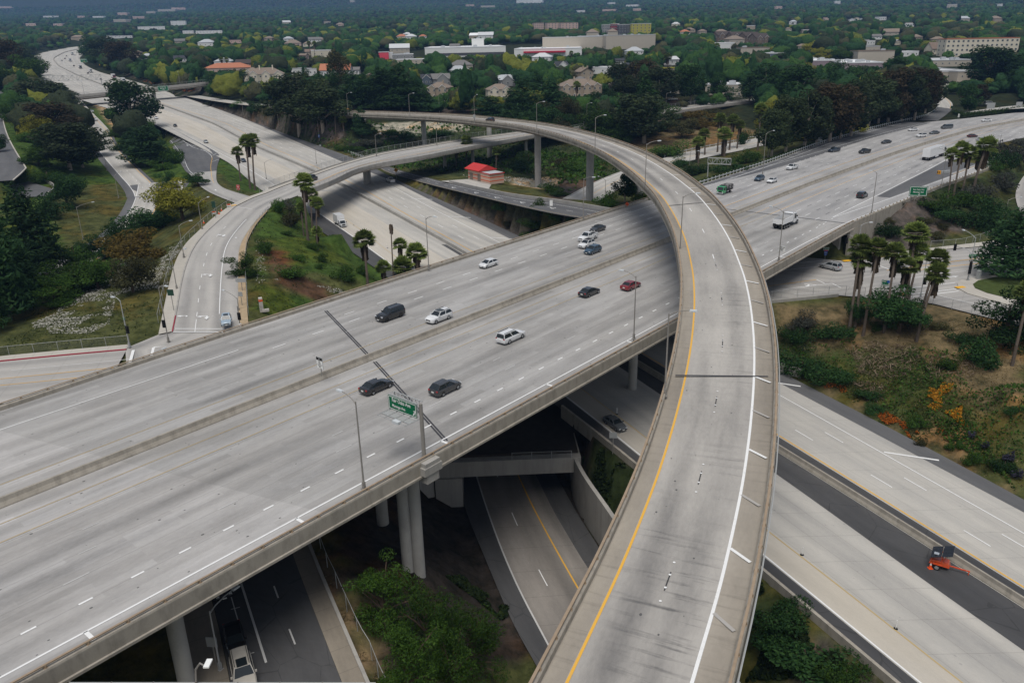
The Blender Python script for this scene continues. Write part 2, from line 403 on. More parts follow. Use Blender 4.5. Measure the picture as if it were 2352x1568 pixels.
for a,b in((PL(Q(1,1,640,1285),0),PL(Q(1,2,1020,115),0)),(PL(Q(1,2,1090,185),0),PL(Q(1,2,1745,912),0))):
 t=(b-a)/np.linalg.norm(b-a);n=np.array([-t[1],t[0],0])
 for k in(-.28,.06):
  jm=MB();jm.poly([tuple(a+n*k+[0,0,.022]),tuple(a+n*(k+.22)+[0,0,.022]),tuple(b+n*(k+.22)+[0,0,.022]),tuple(b+n*k+[0,0,.022])][::-1]);jm.build('expansion_joint',MT['joint'],VB)
g=MB()
gp=[]
for s in np.linspace(S0,S1,50):
 a,b=lat_at(FAR,s),lat_at(NEAR,s);gp.append((s,a,b))
rings=[[V(s,b+.1,-.04),V(s,b+.1,-.42),V(s,b+1.6,-.75),V(s,b+2.1,-2.5),V(s,a-2.1,-2.5),V(s,a-1.6,-.75),V(s,a-.1,-.42),V(s,a-.1,-.04)]for s,a,b in gp]
for A,B in zip(rings,rings[1:]):
 for k in range(7):g.poly([A[k],A[k+1],B[k+1],B[k]])
g.poly(rings[0]);g.poly(rings[-1][::-1])
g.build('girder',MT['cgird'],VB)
near_path=nearL.copy();far_path=farL[::-1].copy()
for nm,path,mt,rail in(('parapet',near_path,MT['cwarm'],MT['rust']),('parapet',far_path,MT['cwarm'],MT['tanrail'])):
 mb=MB();mb.sweep(path,[(0,-.02),(0,.5),(-.14,.62),(-.5,.62),(-.55,.45),(-.55,-.95),(-.7,-1.0),(-.7,-1.25),(.1,-1.25),(.1,-.02)][::-1])
 p=mb.build(nm,mt,VB)
 rp=offset(path,-.28,.86);mb=MB();mb.sweep(rp,[(-.09,-.05),(.09,-.05),(.09,.06),(-.09,.06)])
 r=mb.build('handrail',rail,p)
 posts_on(p,offset(path,-.28,.60),3.05 if path is near_path else 3.3,mt if False else rail,0,.3)
mb=MB();mb.sweep(vl(0),[(-.42,0),(-.42,.12),(-.2,.55),(-.13,1.0),(.13,1.0),(.2,.55),(.42,.12),(.42,0)])
mb.build('median_barrier',MT['cwarm'],VB)
sp=PL(Q(1,2,1545,1078),.3)
mb=MB();ang=math.atan2(VD[1],VD[0]);c=V(*(VD@sp[:2],VN@sp[:2]),0);c=sp-np.array([*(VN*.55),0])
for k,(w_,d_,z0,z1)in enumerate(((2.2,1.5,.0,.5),(2.6,1.7,-.9,0))):mb.box((c[0],c[1],(z0+z1)/2),(w_,d_,z1-z0),0,ang)
mb.box((c[0]+VN[0]*.6,c[1]+VN[1]*.6,-1.45),(1.8,2.6,1.1),0,ang)
mb.build('sign_corbel',MT['cwall'],VB)
def column(x,y,z0,z1,r,parent=None,label=None,r2=None,flare=0):
 mb=MB();n=20;h=z1-z0
 pr_=[(r,-1.2),(r,h)]if not flare else[(r,-1.2),(r,h-flare*2.5),(r*1.15,h-flare*1.4),(r*1.5,h)]
 for(ra,za),(rb,zb)in zip(pr_,pr_[1:]):
  for k in range(n):
   a0,a1=2*math.pi*k/n,2*math.pi*(k+1)/n
   mb.poly([(ra*math.cos(a0),ra*math.sin(a0),za),(ra*math.cos(a1),ra*math.sin(a1),za),(rb*math.cos(a1),rb*math.sin(a1),zb),(rb*math.cos(a0),rb*math.sin(a0),zb)])
 return mb.build('column',MT['ccol'],parent,smooth=True,loc=(x,y,z0))
COLS=[]
def vcol(top,base,r,hb):
 b=PL(base,hb);column(b[0],b[1],hb,-2.45,r,VB);COLS.append(b)
vcol(None,Q(1,3,1505,620),.74,-17.0);vcol(None,Q(1,3,1395,485),.68,-14.6)
vcol(None,Q(0,3,1715,1545),.76,-10.8);vcol(None,Q(1,3,1160,22),.74,-12.2)
for s,lat,zb in((47,76,-12),(47,90,-9),(112,66,-16.5),(112,76,-16.3),(112,88,-15.5),(112,99,-13),(66,74,-13),(66,98,-9),(130,64,-15.5),(130,80,-14.5),(18,72,-11),(18,92,-8.5),(150,66,-14.5),(150,82,-14)):
 p=V(s,lat);column(p[0],p[1],zb,-2.45,.78,VB)
 # freeway beyond the viaduct (on the ground)
FS1=640
n2=120;s2=np.linspace(S1,FS1,n2)
def comp(t1,t2,sw):
 return[(s,lat_at(t1,s)if s<sw else lat_at(t2,s))for s in s2]
NB=sorted(NEAR[2:6]+[(300,46.9)]+NEARM[2:])
mainN=[(s,lat_at(NEAR,s)if s<=282 else min(lat_at(NEARM,s),61)-(max(0,299-s)/17*11 if s<299 else 0))for s in s2]
mainF=[(s,lat_at(FAR,s)if s<=405 else lat_at(FARM,s)+4*max(0,(440-s)/35))for s in s2]
mN=np.array([V(s,l)for s,l in mainN]);mF=np.array([V(s,l)for s,l in mainF])
fi_=np.array([V(s,l+(5 if s<226 else 0))for s,l in mainN]);FOOT.append((mF,fi_,.25));fway=pave('freeway',mF,mN,MT['deck2'],foot=False,uvs=([(s,-l)for s,l in mainF],[(s,-l)for s,l in mainN]))
ln=Lines()
def fl(k,s0=S1,s1=FS1):return vline(MED,s0,s1,k=k)
rampedge=vline(edge_tab,S1,380)
ln.solid(rampedge,.2,0).ticks(rampedge,0,-1.6,.3,0,12.5,6)
gore1=[V(199,62.6),V(233,62.3),V(285,62.3),V(310,62.6),V(345,60.7),V(380,56),V(420,49),V(520,25)]
ln.solid(resample(gore1,step=4),.2,0)
gore2=resample([V(199,62.4),V(222,59.2),V(250,56),V(280,52.9),V(310,50.5),V(345,47)],step=4);ln.solid(gore2,.2,0)
ln.dashed(vl(-21.2,S1-6,199),.2,0,1.1,3.2)
for k,m_ in((-18.2,0),(-14.6,0),(-10.9,0)):ln.dashed(fl(k),.16,m_,3.6,11,start=3+k);ln.dashed(fl(k,S1+4),.14,4,3.2,11.4,start=6.7+k+.1)
ln.solid(fl(-3.3),.1,1).solid(fl(-6.9),.14,1).solid(fl(-7.2),.1,0)
ln.solid(fl(3.3),.1,3).solid(fl(6.8),.16,1).solid(fl(7.15),.1,0)
for k in(10.7,14.3,17.9):ln.dashed(fl(k,S1,560),.15,0,3.4,11.2,start=5+k);ln.dashed(fl(k,S1+4,560),.13,4,3.0,11.6,start=8.6+k)
fe=vline([(194,106.6),(240,107.4),(268,107.8),(327,105.9),(392,103.9),(432,100),(479,84),(519,70),(600,41)],S1,600);ln.solid(fe,.15,0)
ln.dashed(vline([(194,103),(275,103.6),(335,103.2),(400,101)],200,400),.2,0,1,4)
ln.ticks(vline(FAR,236,430,k=-2.6),2.2,-.6,.22,0,10.5,4,1.5)
ln.solid(vline(FAR,215,430,k=-2.9),.14,0)
ln.build(fway)
aux=pave('auxiliary_lane',vline(FAR,214,440,k=-.5),vline([(214,110),(240,106.5),(259,104.6),(287,103.3),(359,103.0),(400,100.5),(440,97.2)],214,440),MT['asph2'],dz=.015,foot=False)
ag=pave('gore_pavement',resample([V(232,62.0),V(285,62.0),V(310,62.2)],n=30),resample([V(232,58.6),V(285,53),V(310,51.0)],n=30),MT['asph2'],dz=.012,foot=False)
mb=MB();mb.sweep(fl(0),[(-.42,0),(-.42,.12),(-.2,.55),(-.13,1.0),(.13,1.0),(.2,.55),(.42,.12),(.42,0)])
tag(mb.build('median_barrier',MT['cwarm']),'long concrete median barrier between the carriageways of the freeway at upper right','barrier')
exA=resample([V(282,54.8),V(310,52.0),V(342,50.2),V(360,46.1),V(385,36),V(400,24),V(405,10),V(398,-6)],step=4)
exB=resample([V(282,48.6),V(310,45.9),V(324,44.6),V(336,42.5),V(352,36),V(362,27),V(366,14),V(362,-2)],n=len(exA))
xr=pave('exit_ramp',exA,exB,MT['deck2'],dz=.02)
ln=Lines();ln.solid(offset(exB,.9),.18,0);ln.solid(offset(exA,-1.2),.14,1);ln.build(xr)
ep=offset(np.concatenate([vline(NEAR,S1,300),exB[6:]]),-.0)
mb=MB();mb.sweep(ep,[(.1,-.05),(.1,.5),(-.05,.62),(-.4,.62),(-.45,.5),(-.45,-1.2),(.1,-1.2)][::-1])
ewall=tag(mb.build('ramp_parapet',MT['cwarm']),'concrete parapet with small brown rail posts along the exit ramp edge at right','barrier')
posts_on(ewall,offset(ep[:40],-.2,.6),2.6,MT['tanrail'],0,.34,60)
# curved flyover
WLp=QL(2,3,[(1650,1568),(1770,1160),(1900,720),(2000,300)])+QL(2,2,[(2065,1568),(2120,1290),(2170,950),(2205,620),(2225,300),(2225,0)])+QL(2,1,[(2195,1250),(2150,1030),(2110,900),(2015,660),(1910,480),(1790,320),(1700,220),(1540,90)])+QL(2,0,[(1415,1568),(1200,1440),(1010,1355),(800,1280),(600,1225),(400,1180),(200,1145),(0,1120)])+[(1063,268.5),(938,263),(838,259.5),(753,257)]
WLz=[4.4,4.6,4.9,5.1,5.3,5.6,6.0,6.5,7.1,7.8,8.6,9.2,9.5,10.1,10.8,11.4,11.8,12.2,12.5,12.7,12.7,12.6,12.4,12.1,11.8,11.5,10.9,10.3,9.8,9.3]
FW=np.array([PL(p,z)for p,z in zip(WLp,WLz)])
FW=np.concatenate([[FW[0]-(FW[1]-FW[0])*2.2],FW])
FW=smooth(FW,260,3)
FL_,FR_=offset(FW,8.85),offset(FW,-2.05)
FB=empty('flyover_bridge',(0,0,0),0,'curved two lane concrete flyover sweeping from the bottom edge over the wide viaduct','bridge')
fdeck=pave('road_deck',offset(FW,7.45),offset(FW,-.15),MT['fly'],parent=FB,foot=False,v0=7.45)
pave('shoulder',FL_,offset(FW,7.45),MT['flysh'],parent=FB,foot=False)
pave('shoulder',offset(FW,-.15),FR_,MT['flysh'],parent=FB,foot=False)
ln=Lines();ln.solid(FW,.24,0);ln.solid(offset(FW,7.3),.21,1)
L_=np.concatenate([[0],np.cumsum(np.linalg.norm(np.diff(FW,axis=0),axis=1))])
ybreak=float(np.interp(600,[PR(p)[1]for p in FW][::-1],L_[::-1]))
ln.dashed(FW,.14,0,2.4,12.23,k=3.65,start=ybreak)
ln.ticks(FW,-.1,-1.75,.3,0,7.6*2,8.0,-1.3);ln.ticks(FW,-.1,-1.7,.3,5,15.2,15.6,-1.3,stop=140)
for q in np.arange(2,ybreak,14.63):
 t=np.array([q,q+2.2]);sg=np.stack([np.interp(t,L_,offset(FW,3.65)[:,i])for i in range(3)],1)
 ln.solid(sg,.1,4,.03)
 for e in np.linspace(q-1.2,q+3.4,4):
  c=np.array([np.interp(e,L_,offset(FW,3.65)[:,i])for i in range(3)])
  ln.poly([c+np.array([.11*math.cos(a),.11*math.sin(a),0])for a in np.linspace(0,2*math.pi,9)[:-1]],0,.045)
ln.build(fdeck)
jm=MB()
for a,b in((Q(2,2,1500,308),Q(2,2,2351,318)),(Q(2,1,1440,318),Q(2,1,1860,283))):
 zz=float(np.interp((a[1]+b[1])/2,[p[1]for p in WLp][::-1],WLz[::-1]))
 A,B=PL(a,zz+.05),PL(b,zz+.05);t=(B-A)/np.linalg.norm(B-A);n=np.array([-t[1],t[0],0])
 jm=MB();jm.poly([A-n*.13,B-n*.13,B+n*.13,A+n*.13]);jm.build('expansion_joint',MT['joint'],FB)
g=MB()
A_,B_=FL_,FR_;N=normals(FW)
prof=[(9.3,-.04),(9.3,-.5),(7.4,-.8),(6.7,-2.1),(.2,-2.1),(-.6,-.8),(-2.5,-.5),(-2.5,-.04)]
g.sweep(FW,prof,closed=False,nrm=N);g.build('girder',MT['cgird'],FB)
for path,rail in((FL_[::-1],MT['rust']),(FR_,MT['rust'])):
 mb=MB();pp=path
 mb.sweep(pp,[(0,-.02),(0,.55),(-.08,.66),(-.4,.66),(-.45,.5),(-.45,-.95),(.06,-.95),(.06,-.02)][::-1])
 p=mb.build('parapet',MT['cwarm'],FB)
 rp=offset(pp,-.25,.9);mb=MB();mb.sweep(rp,[(-.1,-.05),(.1,-.05),(.1,.06),(-.1,.06)]);mb.build('handrail',rail,p)
 half=pp if path is FR_ else pp[::-1]
 posts_on(p,offset(half,-.25 if path is FR_ else .25,.62),2.9,rail,0,.32,100)
mb=MB();cp=offset(FR_,-.62,.25);mb.pipe([tuple(c)for c in cp[:110:3]],.07,6);mb.build('conduit',MT['steel'],FB)
for base,zb,r in((Q(2,1,240,212),-12.3,1.2),(Q(2,1,712,318),-8.2,1.2),(Q(1,0,2148,1455),-8.5,1.15),(Q(1,0,1560,1530),-13.5,1.15),(Q(1,0,1005,1230),-1.5,1.0)):
 b=PL(base,zb);d=np.linalg.norm(offset(FW,3.4)[:,:2]-b[:2],axis=1);i=int(np.argmin(d));c=offset(FW,3.4)[i]
 column(b[0],b[1],zb,c[2]-1.9,r,FB,flare=0)
c5=PL(Q(2,1,1165,300),-1.5);column(c5[0],c5[1],-6,9.6,1.15,FB)
for q in(.16,.27):
 c=offset(FW,3.4)[int(q*260)];column(c[0],c[1],-18.5,c[2]-2.0,1.2,FB)
 # THE OTHER ROADS
def E3(lst,n=None,step=3.0,it=2):
 """[(px, z)] -> smoothed world polyline"""
 P=np.array([PL(p,z)for p,z in lst]);P=smooth(P,200,it)if it else P
 return resample(P,n=n,step=step)
def EC(pts):return np.array([PC(p)for p in pts])
def xtab(tab,ys):
 t=sorted((b,a)for a,b in tab);yy=[q[0]for q in t];xx=[q[1]for q in t]
 x=np.interp(ys,yy,xx)
 lo=ys<yy[0];x[lo]=xx[0]+(ys[lo]-yy[0])*(xx[1]-xx[0])/(yy[1]-yy[0])
 hi=ys>yy[-1];x[hi]=xx[-1]+(ys[hi]-yy[-1])*(xx[-1]-xx[-2])/(yy[-1]-yy[-2])
 for _ in range(6):x[1:-1]=(x[:-2]+2*x[1:-1]+x[2:])/4
 return np.stack([x,ys,zC(ys)],1)
 # sunken freeway (diagonal)
T_med=[(56.9,72),(43,100.7),(13,158),(-11.3,209.7),(-40,261.6),(-59.4,296),(-81,333),(-122.6,396.2),(-170.8,480),(-261.6,611),(-364.7,755),(-447.4,876.5),(-539.2,1019.5),(-632.6,1183.2),(-705,1360),(-745,1540),(-760,1750)]
T_yR=[(58.6,75),(51.4,90.2),(40.8,112.2),(-9.3,211.5),(-33.8,257.4),(-58.0,304),(-76,333),(-118,400),(-166,485),(-258,611)]
T_wR=[(62.2,89.8),(45.2,126),(-1.6,219.3),(-24.2,260.9),(-53.6,319.5),(-74.5,353.8),(-140.4,459.2),(-205.6,568.9),(-240,620)]
T_cR=[(67,89.6),(56.6,110.6),(46.6,130.4),(.6,224.7),(-20,262),(-46,312),(-71.1,350),(-127.6,447),(-200,570)]
T_aR=[(68.7,92.5),(62.8,105.9),(50.5,130.3),(5,224),(-15.2,260.9),(-37.5,299.8),(-65.2,355.3),(-110.7,424.6),(-146.8,481.5),(-225.7,604.3),(-319.5,745.1),(-443.4,916.2),(-512.3,1029.1),(-588.6,1169.3),(-645,1300),(-690,1450),(-710,1600),(-715,1750)]
T_yL=[(44.2,61.7),(37.8,75.6),(32.4,86.9),(21,110.3),(11.5,130),(-33.9,215.4),(-48.5,245.7),(-64.9,273)]
T_wL=[(40.1,61.8),(34.9,72.8),(30.8,81.5),(19.3,105.1),(14.6,115.2),(8.7,126.7),(-29.2,199.5),(-45.9,230.6),(-62.1,259.9),(-117.3,353.7),(-187.2,461.9),(-216.7,506.1),(-300,620)]
T_bL=[(37.1,61.9),(32.6,71.5),(29.6,77.7),(18.1,102.1),(11.3,115.4),(6.3,124.3),(-31.5,194.3),(-47.5,222),(-63.9,249.3),(-100,312),(-121,353.7),(-192,461.9),(-222,506.1),(-290,590),(-386.8,712.9),(-475,850),(-580,1020),(-672,1192),(-752,1360),(-795,1540),(-810,1750)]
T_mL=[(52.6,66),(47,78),(42,90.5),(34,108),(9,160),(-13,209.7),(-20,222)]
yA=np.concatenate([np.arange(36,640,5.0),np.arange(640,1751,15.0)])
def OC(path,k):
 r=offset(path,k);r[:,2]=zC(r[:,1]);return r
def CLN(tab,y0=36,y1=1750):
 ys=yA[(yA>=y0)&(yA<=y1)];return xtab(tab,ys)
lowfw=pave('sunken_freeway',CLN(T_bL),CLN(T_aR),MT['lowconc'],drop=.35)
def over(name,A,B,mat,dz=.012,label=None):return pave(name,A,B,mat,dz=dz,foot=False,parent=lowfw,label=label)
over('asphalt_shoulder',CLN(T_cR,y1=560),CLN(T_aR,y1=560),MT['asph2'])
wl=CLN(T_wL,y1=262);over('asphalt_shoulder',CLN(T_bL,y1=262),OC(wl,.25),MT['asph'])
over('asphalt_median_strip',CLN(T_mL,36,222),OC(CLN(T_med,36,222),.5),MT['asph'],.014)
over('asphalt_median_strip',OC(CLN(T_med,36,150),-.45),OC(CLN(T_yR,36,150),.35),MT['asph'],.014)
over('beige_lanes',OC(CLN(T_yL,150,300),-.1),OC(CLN(T_med,150,300),6.5),MT['lowconc2'],.01)
over('beige_lanes',CLN([(x+4,y)for x,y in T_wL if y>250],300,620),OC(CLN(T_med,300,620),5.5),MT['lowconc2'],.01)
over('worn_lane',wl,CLN(T_yL,y1=262),MT['lowconc2'],.011)
ln=Lines()
ln.solid(CLN(T_yR,y1=620),.22,1).solid(CLN(T_wR,y1=620),.18,0).solid(CLN(T_yL,y1=150),.18,3).solid(CLN(T_yL,150,290),.14,3)
ln.solid(CLN(T_wL,36,620),.22,0)
for k,st in((-3.5,6.3),(-7.0,3.6)):
 ln.dashed(OC(CLN(T_yR,36,600),k),.17,0,3.66,10.97,start=st)
wr=CLN(T_wR,36,560);A=[]
for p in(Q(3,2,1065,1015),Q(3,2,60,375),Q(1,1,2140,612),Q(1,1,1755,418),Q(1,1,1425,255),Q(1,1,1145,123)):
 a=PC(p);e=PC({0:Q(3,2,1570,1090),1:Q(3,2,300,412),2:Q(1,1,2351,625),3:Q(1,1,1970,432),4:Q(1,1,1620,265),5:Q(1,1,1320,128)}[len(A)]);A.append(1)
 ln.solid(np.array([a,e]),.4,0,.035)
mlf=CLN(T_med,300,900)
for k in(4.2,7.9,11.6,15.2):ln.dashed(CLN([(x+k*.85,y+k*.5)for x,y in T_med],270,900),.17,2,3.66,10.97)
for k in(-6,-9.7,-13.4):ln.dashed(CLN([(x+k*.85,y+k*.5)for x,y in T_med],520,1100),.2,0,3.66,10.97)
ln.build(lowfw)
def thing_sweep(name,path,prof,mat,label,cat,group=None,**kw):
 mb=MB();mb.sweep(path,prof,**kw);return tag(mb.build(name,mat),label,cat,group)
JER=[(-.4,0),(-.4,.12),(-.2,.5),(-.12,.95),(.12,.95),(.2,.5),(.4,.12),(.4,0)]
thing_sweep('median_barrier',CLN(T_med,36,196),JER,MT['cwarm'],'concrete median barrier of the sunken freeway, running to the lower right corner','barrier')
thing_sweep('median_barrier',CLN(T_med,196,1700),[(-.9,0),(-.8,.9),(.1,.9),(.2,0)],MT['cwall'],'stepped concrete median barrier of the sunken freeway, left of the viaduct','barrier')
thing_sweep('roadside_barrier',CLN(T_bL,36,122),[(-.2,-1.5),(-.2,.8),(.2,.8),(.2,-1.5)][::-1],MT['cwarm'],'low concrete barrier along the shaded shoulder at bottom right','barrier')
thing_sweep('roadside_barrier',CLN([(x-.4,y)for x,y in T_bL],640,1700),[(-.5,-1),(-.5,1.8),(.2,1.8),(.2,-1)][::-1],MT['cwarm'],'tan concrete wall on the outer edge of the far freeway bend','barrier')
# street that curves up from the intersection and bridges the freeway
zD={0:-6.8,1:-5.9,2:-4.9,3:-3.9,4:-2.8,5:-2.0,6:-1.4,7:-1.0,8:-.8}
DLp=QL(0,1,[(1588,1480),(1630,1270),(1660,1080),(1700,900),(1770,720),(1870,590),(2000,470),(2110,380),(2165,330)])
DRp=QL(0,1,[(2192,1480),(2182,1270),(2180,1080),(2180,900),(2182,760),(2210,660),(2265,570),(2330,480)])+[Q(1,1,90,370)]
DL=E3(list(zip(DLp,zD.values())),n=60);DR=E3(list(zip(DRp,zD.values())),n=60)
BLp=[Q(0,1,2165,330),Q(0,1,2351,238)]+QL(1,1,[(80,218),(210,160),(360,105),(480,65)])+QL(1,0,[(760,1530),(1000,1460),(1200,1410),(1540,1355),(1900,1290),(2351,1235)])+QL(2,0,[(480,1165),(640,1120),(960,1070),(1390,1012),(1700,972),(1900,948),(2260,915)])
BLz=[-.8,-.6,-.4,-.2,0,.1,.3,.5,.8,1.1,1.4,1.8,2.4,2.8,3.4,4.1,4.6,5.0,5.2]
BRp=[Q(1,1,90,370)]+QL(1,1,[(170,308),(330,248),(480,192),(700,108)])+QL(1,0,[(900,1568),(1180,1505),(1500,1455),(1900,1372),(2351,1290)])+QL(2,0,[(540,1185),(960,1115),(1400,1048),(1800,985),(2250,930)])
BRz=[-.8,-.6,-.35,-.15,.1,.4,.8,1.1,1.5,2.0,2.6,3.4,4.1,4.8,5.2]
BL=E3(list(zip(BLp,BLz)),n=120);BR=E3(list(zip(BRp,BRz)),n=120)
street=pave('curved_street',DL,DR,MT['street'],v0=7)
ln=Lines()
def frac(A,B,f):return A*(1-f)+B*f
ln.solid(frac(DL,DR,.70)[6:52],.16,0);ln.dashed(frac(DL,DR,.335)[5:50],.13,0,2.2,5.1);ln.solid(frac(DL,DR,.335)[:5],.13,0)
ln.solid(resample([frac(DL,DR,.02)[1],frac(DL,DR,.98)[1]],n=3),.3,0);ln.solid(resample([frac(DL,DR,.0)[0],frac(DL,DR,1.)[0]],n=3),.3,0)
def arrow(ln,p,ang,kind='S',s=1.0,m=0):
 ca,sa=math.cos(ang),math.sin(ang)
 def T(pts):return[(p[0]+(x*ca-y*sa)*s,p[1]+(x*sa+y*ca)*s,p[2])for x,y in pts]
 ln.poly(T([(-1.6,-.13),(.3,-.13),(.3,.13),(-1.6,.13)]),m)
 if kind in 'SB':ln.poly(T([(.3,-.42),(1.5,0),(.3,.42)]),m)
 if kind in 'LB':ln.poly(T([(-.6,.13),(-.3,.13),(-.3,.8),(-.6,.8)]),m);ln.poly(T([(-1.0,.8),(.1,.8),(-.45,1.5)]),m)
 if kind in 'RB':ln.poly(T([(-.6,-.8),(-.3,-.8),(-.3,-.13),(-.6,-.13)]),m);ln.poly(T([(.1,-.8),(-1.0,-.8),(-.45,-1.5)]),m)
for i,f,kd in((5,.17,'R'),(5,.5,'B'),(21,.5,'B'),(22,.85,'L'),(40,.5,'B'),(39,.82,'L'),(3,.84,'L')):
 a,b=frac(DL,DR,f)[i],frac(DL,DR,f)[i-1];arrow(ln,a,math.atan2(b[1]-a[1],b[0]-a[0]),kd,1.25)
ln.build(street)
OB=empty('overpass_bridge',(0,0,0),0,'two lane street overpass with chain link fence crossing the sunken freeway under the flyover','bridge')
i0=12
bdeck=pave('road_deck',BL,BR,MT['street'],parent=OB,foot=False,v0=7)
FOOT.append((BL[:16],BR[:16],.3));FOOT.append((BL[112:],BR[112:],.5))
ln=Lines();ln.solid(frac(BL,BR,.55)[10:],.13,1).solid(frac(BL,BR,.60)[10:],.13,1);ln.solid(frac(BL,BR,.12)[20:],.12,0);ln.dashed(frac(BL,BR,.3)[8:60],.12,0,2,5)
ln.solid(np.array([frac(BL,BR,.5)[12],frac(BL,BR,.95)[12]]),.3,0)
ln.solid(resample([BL[0],BL[0]*.45+BR[0]*.55],n=3),.2,0)
ln.build(bdeck)
wk=pave('sidewalk',offset(BL,2.3),offset(BL,.1),MT['walk'],parent=OB,foot=False,dz=.16)
g=MB();g.sweep((BL+BR)/2,[(0,0)]*0+[(7.6,-.03),(7.6,-.5),(6.2,-.7),(5.4,-1.7),(-4.2,-1.7),(-4.9,-.7),(-5.2,-.5),(-5.2,-.03)],closed=False)if False else None
mid=(BL[i0:]+BR[i0:])/2;Nn=normals(mid);wd=np.linalg.norm(BL[i0:]-BR[i0:],axis=1)/2
rings=[]
for p,n,w_ in zip(mid,Nn,wd):
 rings.append([(p[0]+n[0]*o,p[1]+n[1]*o,p[2]+h)for o,h in((w_+2.5,-.03),(w_+2.5,-.5),(w_+1,-.7),(w_*.6,-1.75),(-w_*.6,-1.75),(-w_+.2,-.7),(-w_-.5,-.5),(-w_-.5,-.03))])
for A,B in zip(rings,rings[1:]):
 for k in range(7):g.poly([A[k],A[k+1],B[k+1],B[k]][::-1])
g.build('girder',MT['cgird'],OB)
mb=MB();mb.sweep(offset(BR,-.25)[i0-4:],[(-.2,-.9),(-.2,.75),(.2,.75),(.2,-.9)]);mb.build('parapet',MT['cwall'],OB)
mb=MB();mb.sweep(offset(BL,2.45)[i0-4:],[(-.2,-.9),(-.2,.5),(.2,.5),(.2,-.9)]);mb.build('parapet',MT['cwall'],OB)
for base,zz,r in((Q(1,1,830,172),-11.0,.9),(Q(1,1,805,150),-10.6,.9),(Q(1,0,1515,1568),-10.0,.7),(Q(1,0,2045,1520),-7.5,.7),(Q(2,0,250,1450),-7.0,.75)):
 b=PL(base,zz);d=np.linalg.norm(((BL+BR)/2)[:,:2]-b[:2],axis=1);i=int(np.argmin(d));c=((BL+BR)/2)[i]
 column(c[0]*.7+b[0]*.3,c[1]*.7+b[1]*.3,zz,c[2]-1.6,r,OB)
SWp=QL(0,1,[(1455,1500),(1505,1250),(1555,1020),(1610,820),(1700,665),(1830,545),(1960,425),(2090,335),(2150,300)])
SW=E3(list(zip(SWp,[z+.15 for z in zD.values()])),n=60)
swk=pave('sidewalk',SW,offset(DL,.05,.15),MT['walk']);
mb=MB();mb.sweep(DL,[(0,-.1),(0,.16),(.3,.16),(.3,-.1)][::-1]);mb.build('kerb',MT['cwall'],swk)
mb=MB();mb.sweep(offset(DL,-.02)[:6],[(0,.0),(0,.172),(.2,.172),(.2,0)][::-1]);mb.build('red_kerb',MT['redkerb'],swk)
DS=E3(list(zip([(p[0]+dx,p[1])for p,dx in zip(DRp,(24,22,20,16,18,14,11,8,5))],zD.values())),n=60)
MT['tandirt']=simple('tan_dirt',(.38,.29,.19),.95,.1,.3,1.2)
ds=pave('dirt_verge',offset(DR,-.1),DS,MT['tandirt'],dz=.14);mb=MB();mb.sweep(offset(DR,.02),[(0,-.1),(0,.17),(-.2,.17),(-.2,-.1)]);mb.build('kerb',MT['cwall'],ds)
# street running left below the viaduct, and its leg under the viaduct
kerbE=np.array([PL(p,-7)for p in(Q(0,2,-700,265),Q(0,2,0,185),Q(0,2,600,128),Q(0,2,1160,78))])
t=(kerbE[-1]-kerbE[0]);t/=np.linalg.norm(t);nE=np.array([-t[1],t[0],0]);kE=resample(kerbE,step=4)
cs=pave('cross_street',kE,kE-nE*19,MT['street'])
ln=Lines()
def e_line(pa,pb):return resample([PL(Q(0,2,*pa),-7),PL(Q(0,2,*pb),-7)],step=4)
ln.solid(e_line((-500,393),(1120,232)),.16,1);ln.solid(e_line((-500,452),(1000,305)),.16,1)
ln.solid(e_line((100,265),(1190,162)),.12,0);ln.solid(e_line((140,467),(500,430)),.12,2)
ln.solid(e_line((1225,78),(1185,225)),.5,0);ln.solid(e_line((1410,55),(1385,160)),.45,0);ln.solid(e_line((1410,52),(1900,0)),.3,0)
ln.build(cs)
ksw=pave('sidewalk',kE+nE*2.6+[0,0,.15],kE+nE*.05+[0,0,.15],MT['walk'])
mb=MB();mb.sweep(kE,[(0,-.1),(0,.16),(.3,.16),(.3,-.1)][::-1]);mb.build('kerb',MT['redkerb'],ksw)
xa=E3([((398,757),-7),((300,850),-7),((330,1000),-8.5),((420,1180),-10.2),(Q(0,3,1960,800),-11.4),(Q(0,3,2120,1568),-12.6),((585,1850),-13)],n=70)
xb=E3([((552,757),-7),((560,850),-7.4),((590,1000),-9.2),((625,1120),-10.4),(Q(1,3,290,280),-11.4),(Q(1,3,790,1568),-12.6),((900,1850),-13)],n=70)
corner=pave('intersection',np.array([PL((392,757),-6.9),PL((288,800),-7),PL((300,1010),-8.6)]),np.array([PL((556,757),-6.9),PL((575,825),-7.1),PL((605,1010),-9.3)]),MT['street'],dz=.03)
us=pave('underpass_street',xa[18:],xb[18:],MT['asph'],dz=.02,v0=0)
ln=Lines()
def s_line(pts):return E3([(p,-11.4+(p[1]-1376)*-.0064)for p in pts],it=1)
ln.solid(s_line([Q(0,3,2180,540),Q(0,3,2351,1080),Q(1,3,150,1560)]),.22,2);ln.solid(s_line([Q(0,3,2080,620),Q(0,3,2190,1010),Q(0,3,2290,1310)]),.1,2)
for a,b in(((165,675),(205,785)),((305,1070),(360,1210)),((475,1525),(500,1600)),((60,390),(75,425))):ln.solid(s_line([Q(1,3,*a),Q(1,3,*b)]),.16,2)
for a,b in(((2120,890),(2205,868)),((2250,1305),(2335,1285))):ln.solid(s_line([Q(0,3,*a),Q(0,3,*b)]),.1,2)
ln.build(us)
lw=offset(xa,-4.2,.15)[18:];pave('sidewalk',lw,offset(xa,-.05,.15)[18:],MT['shadewalk'])
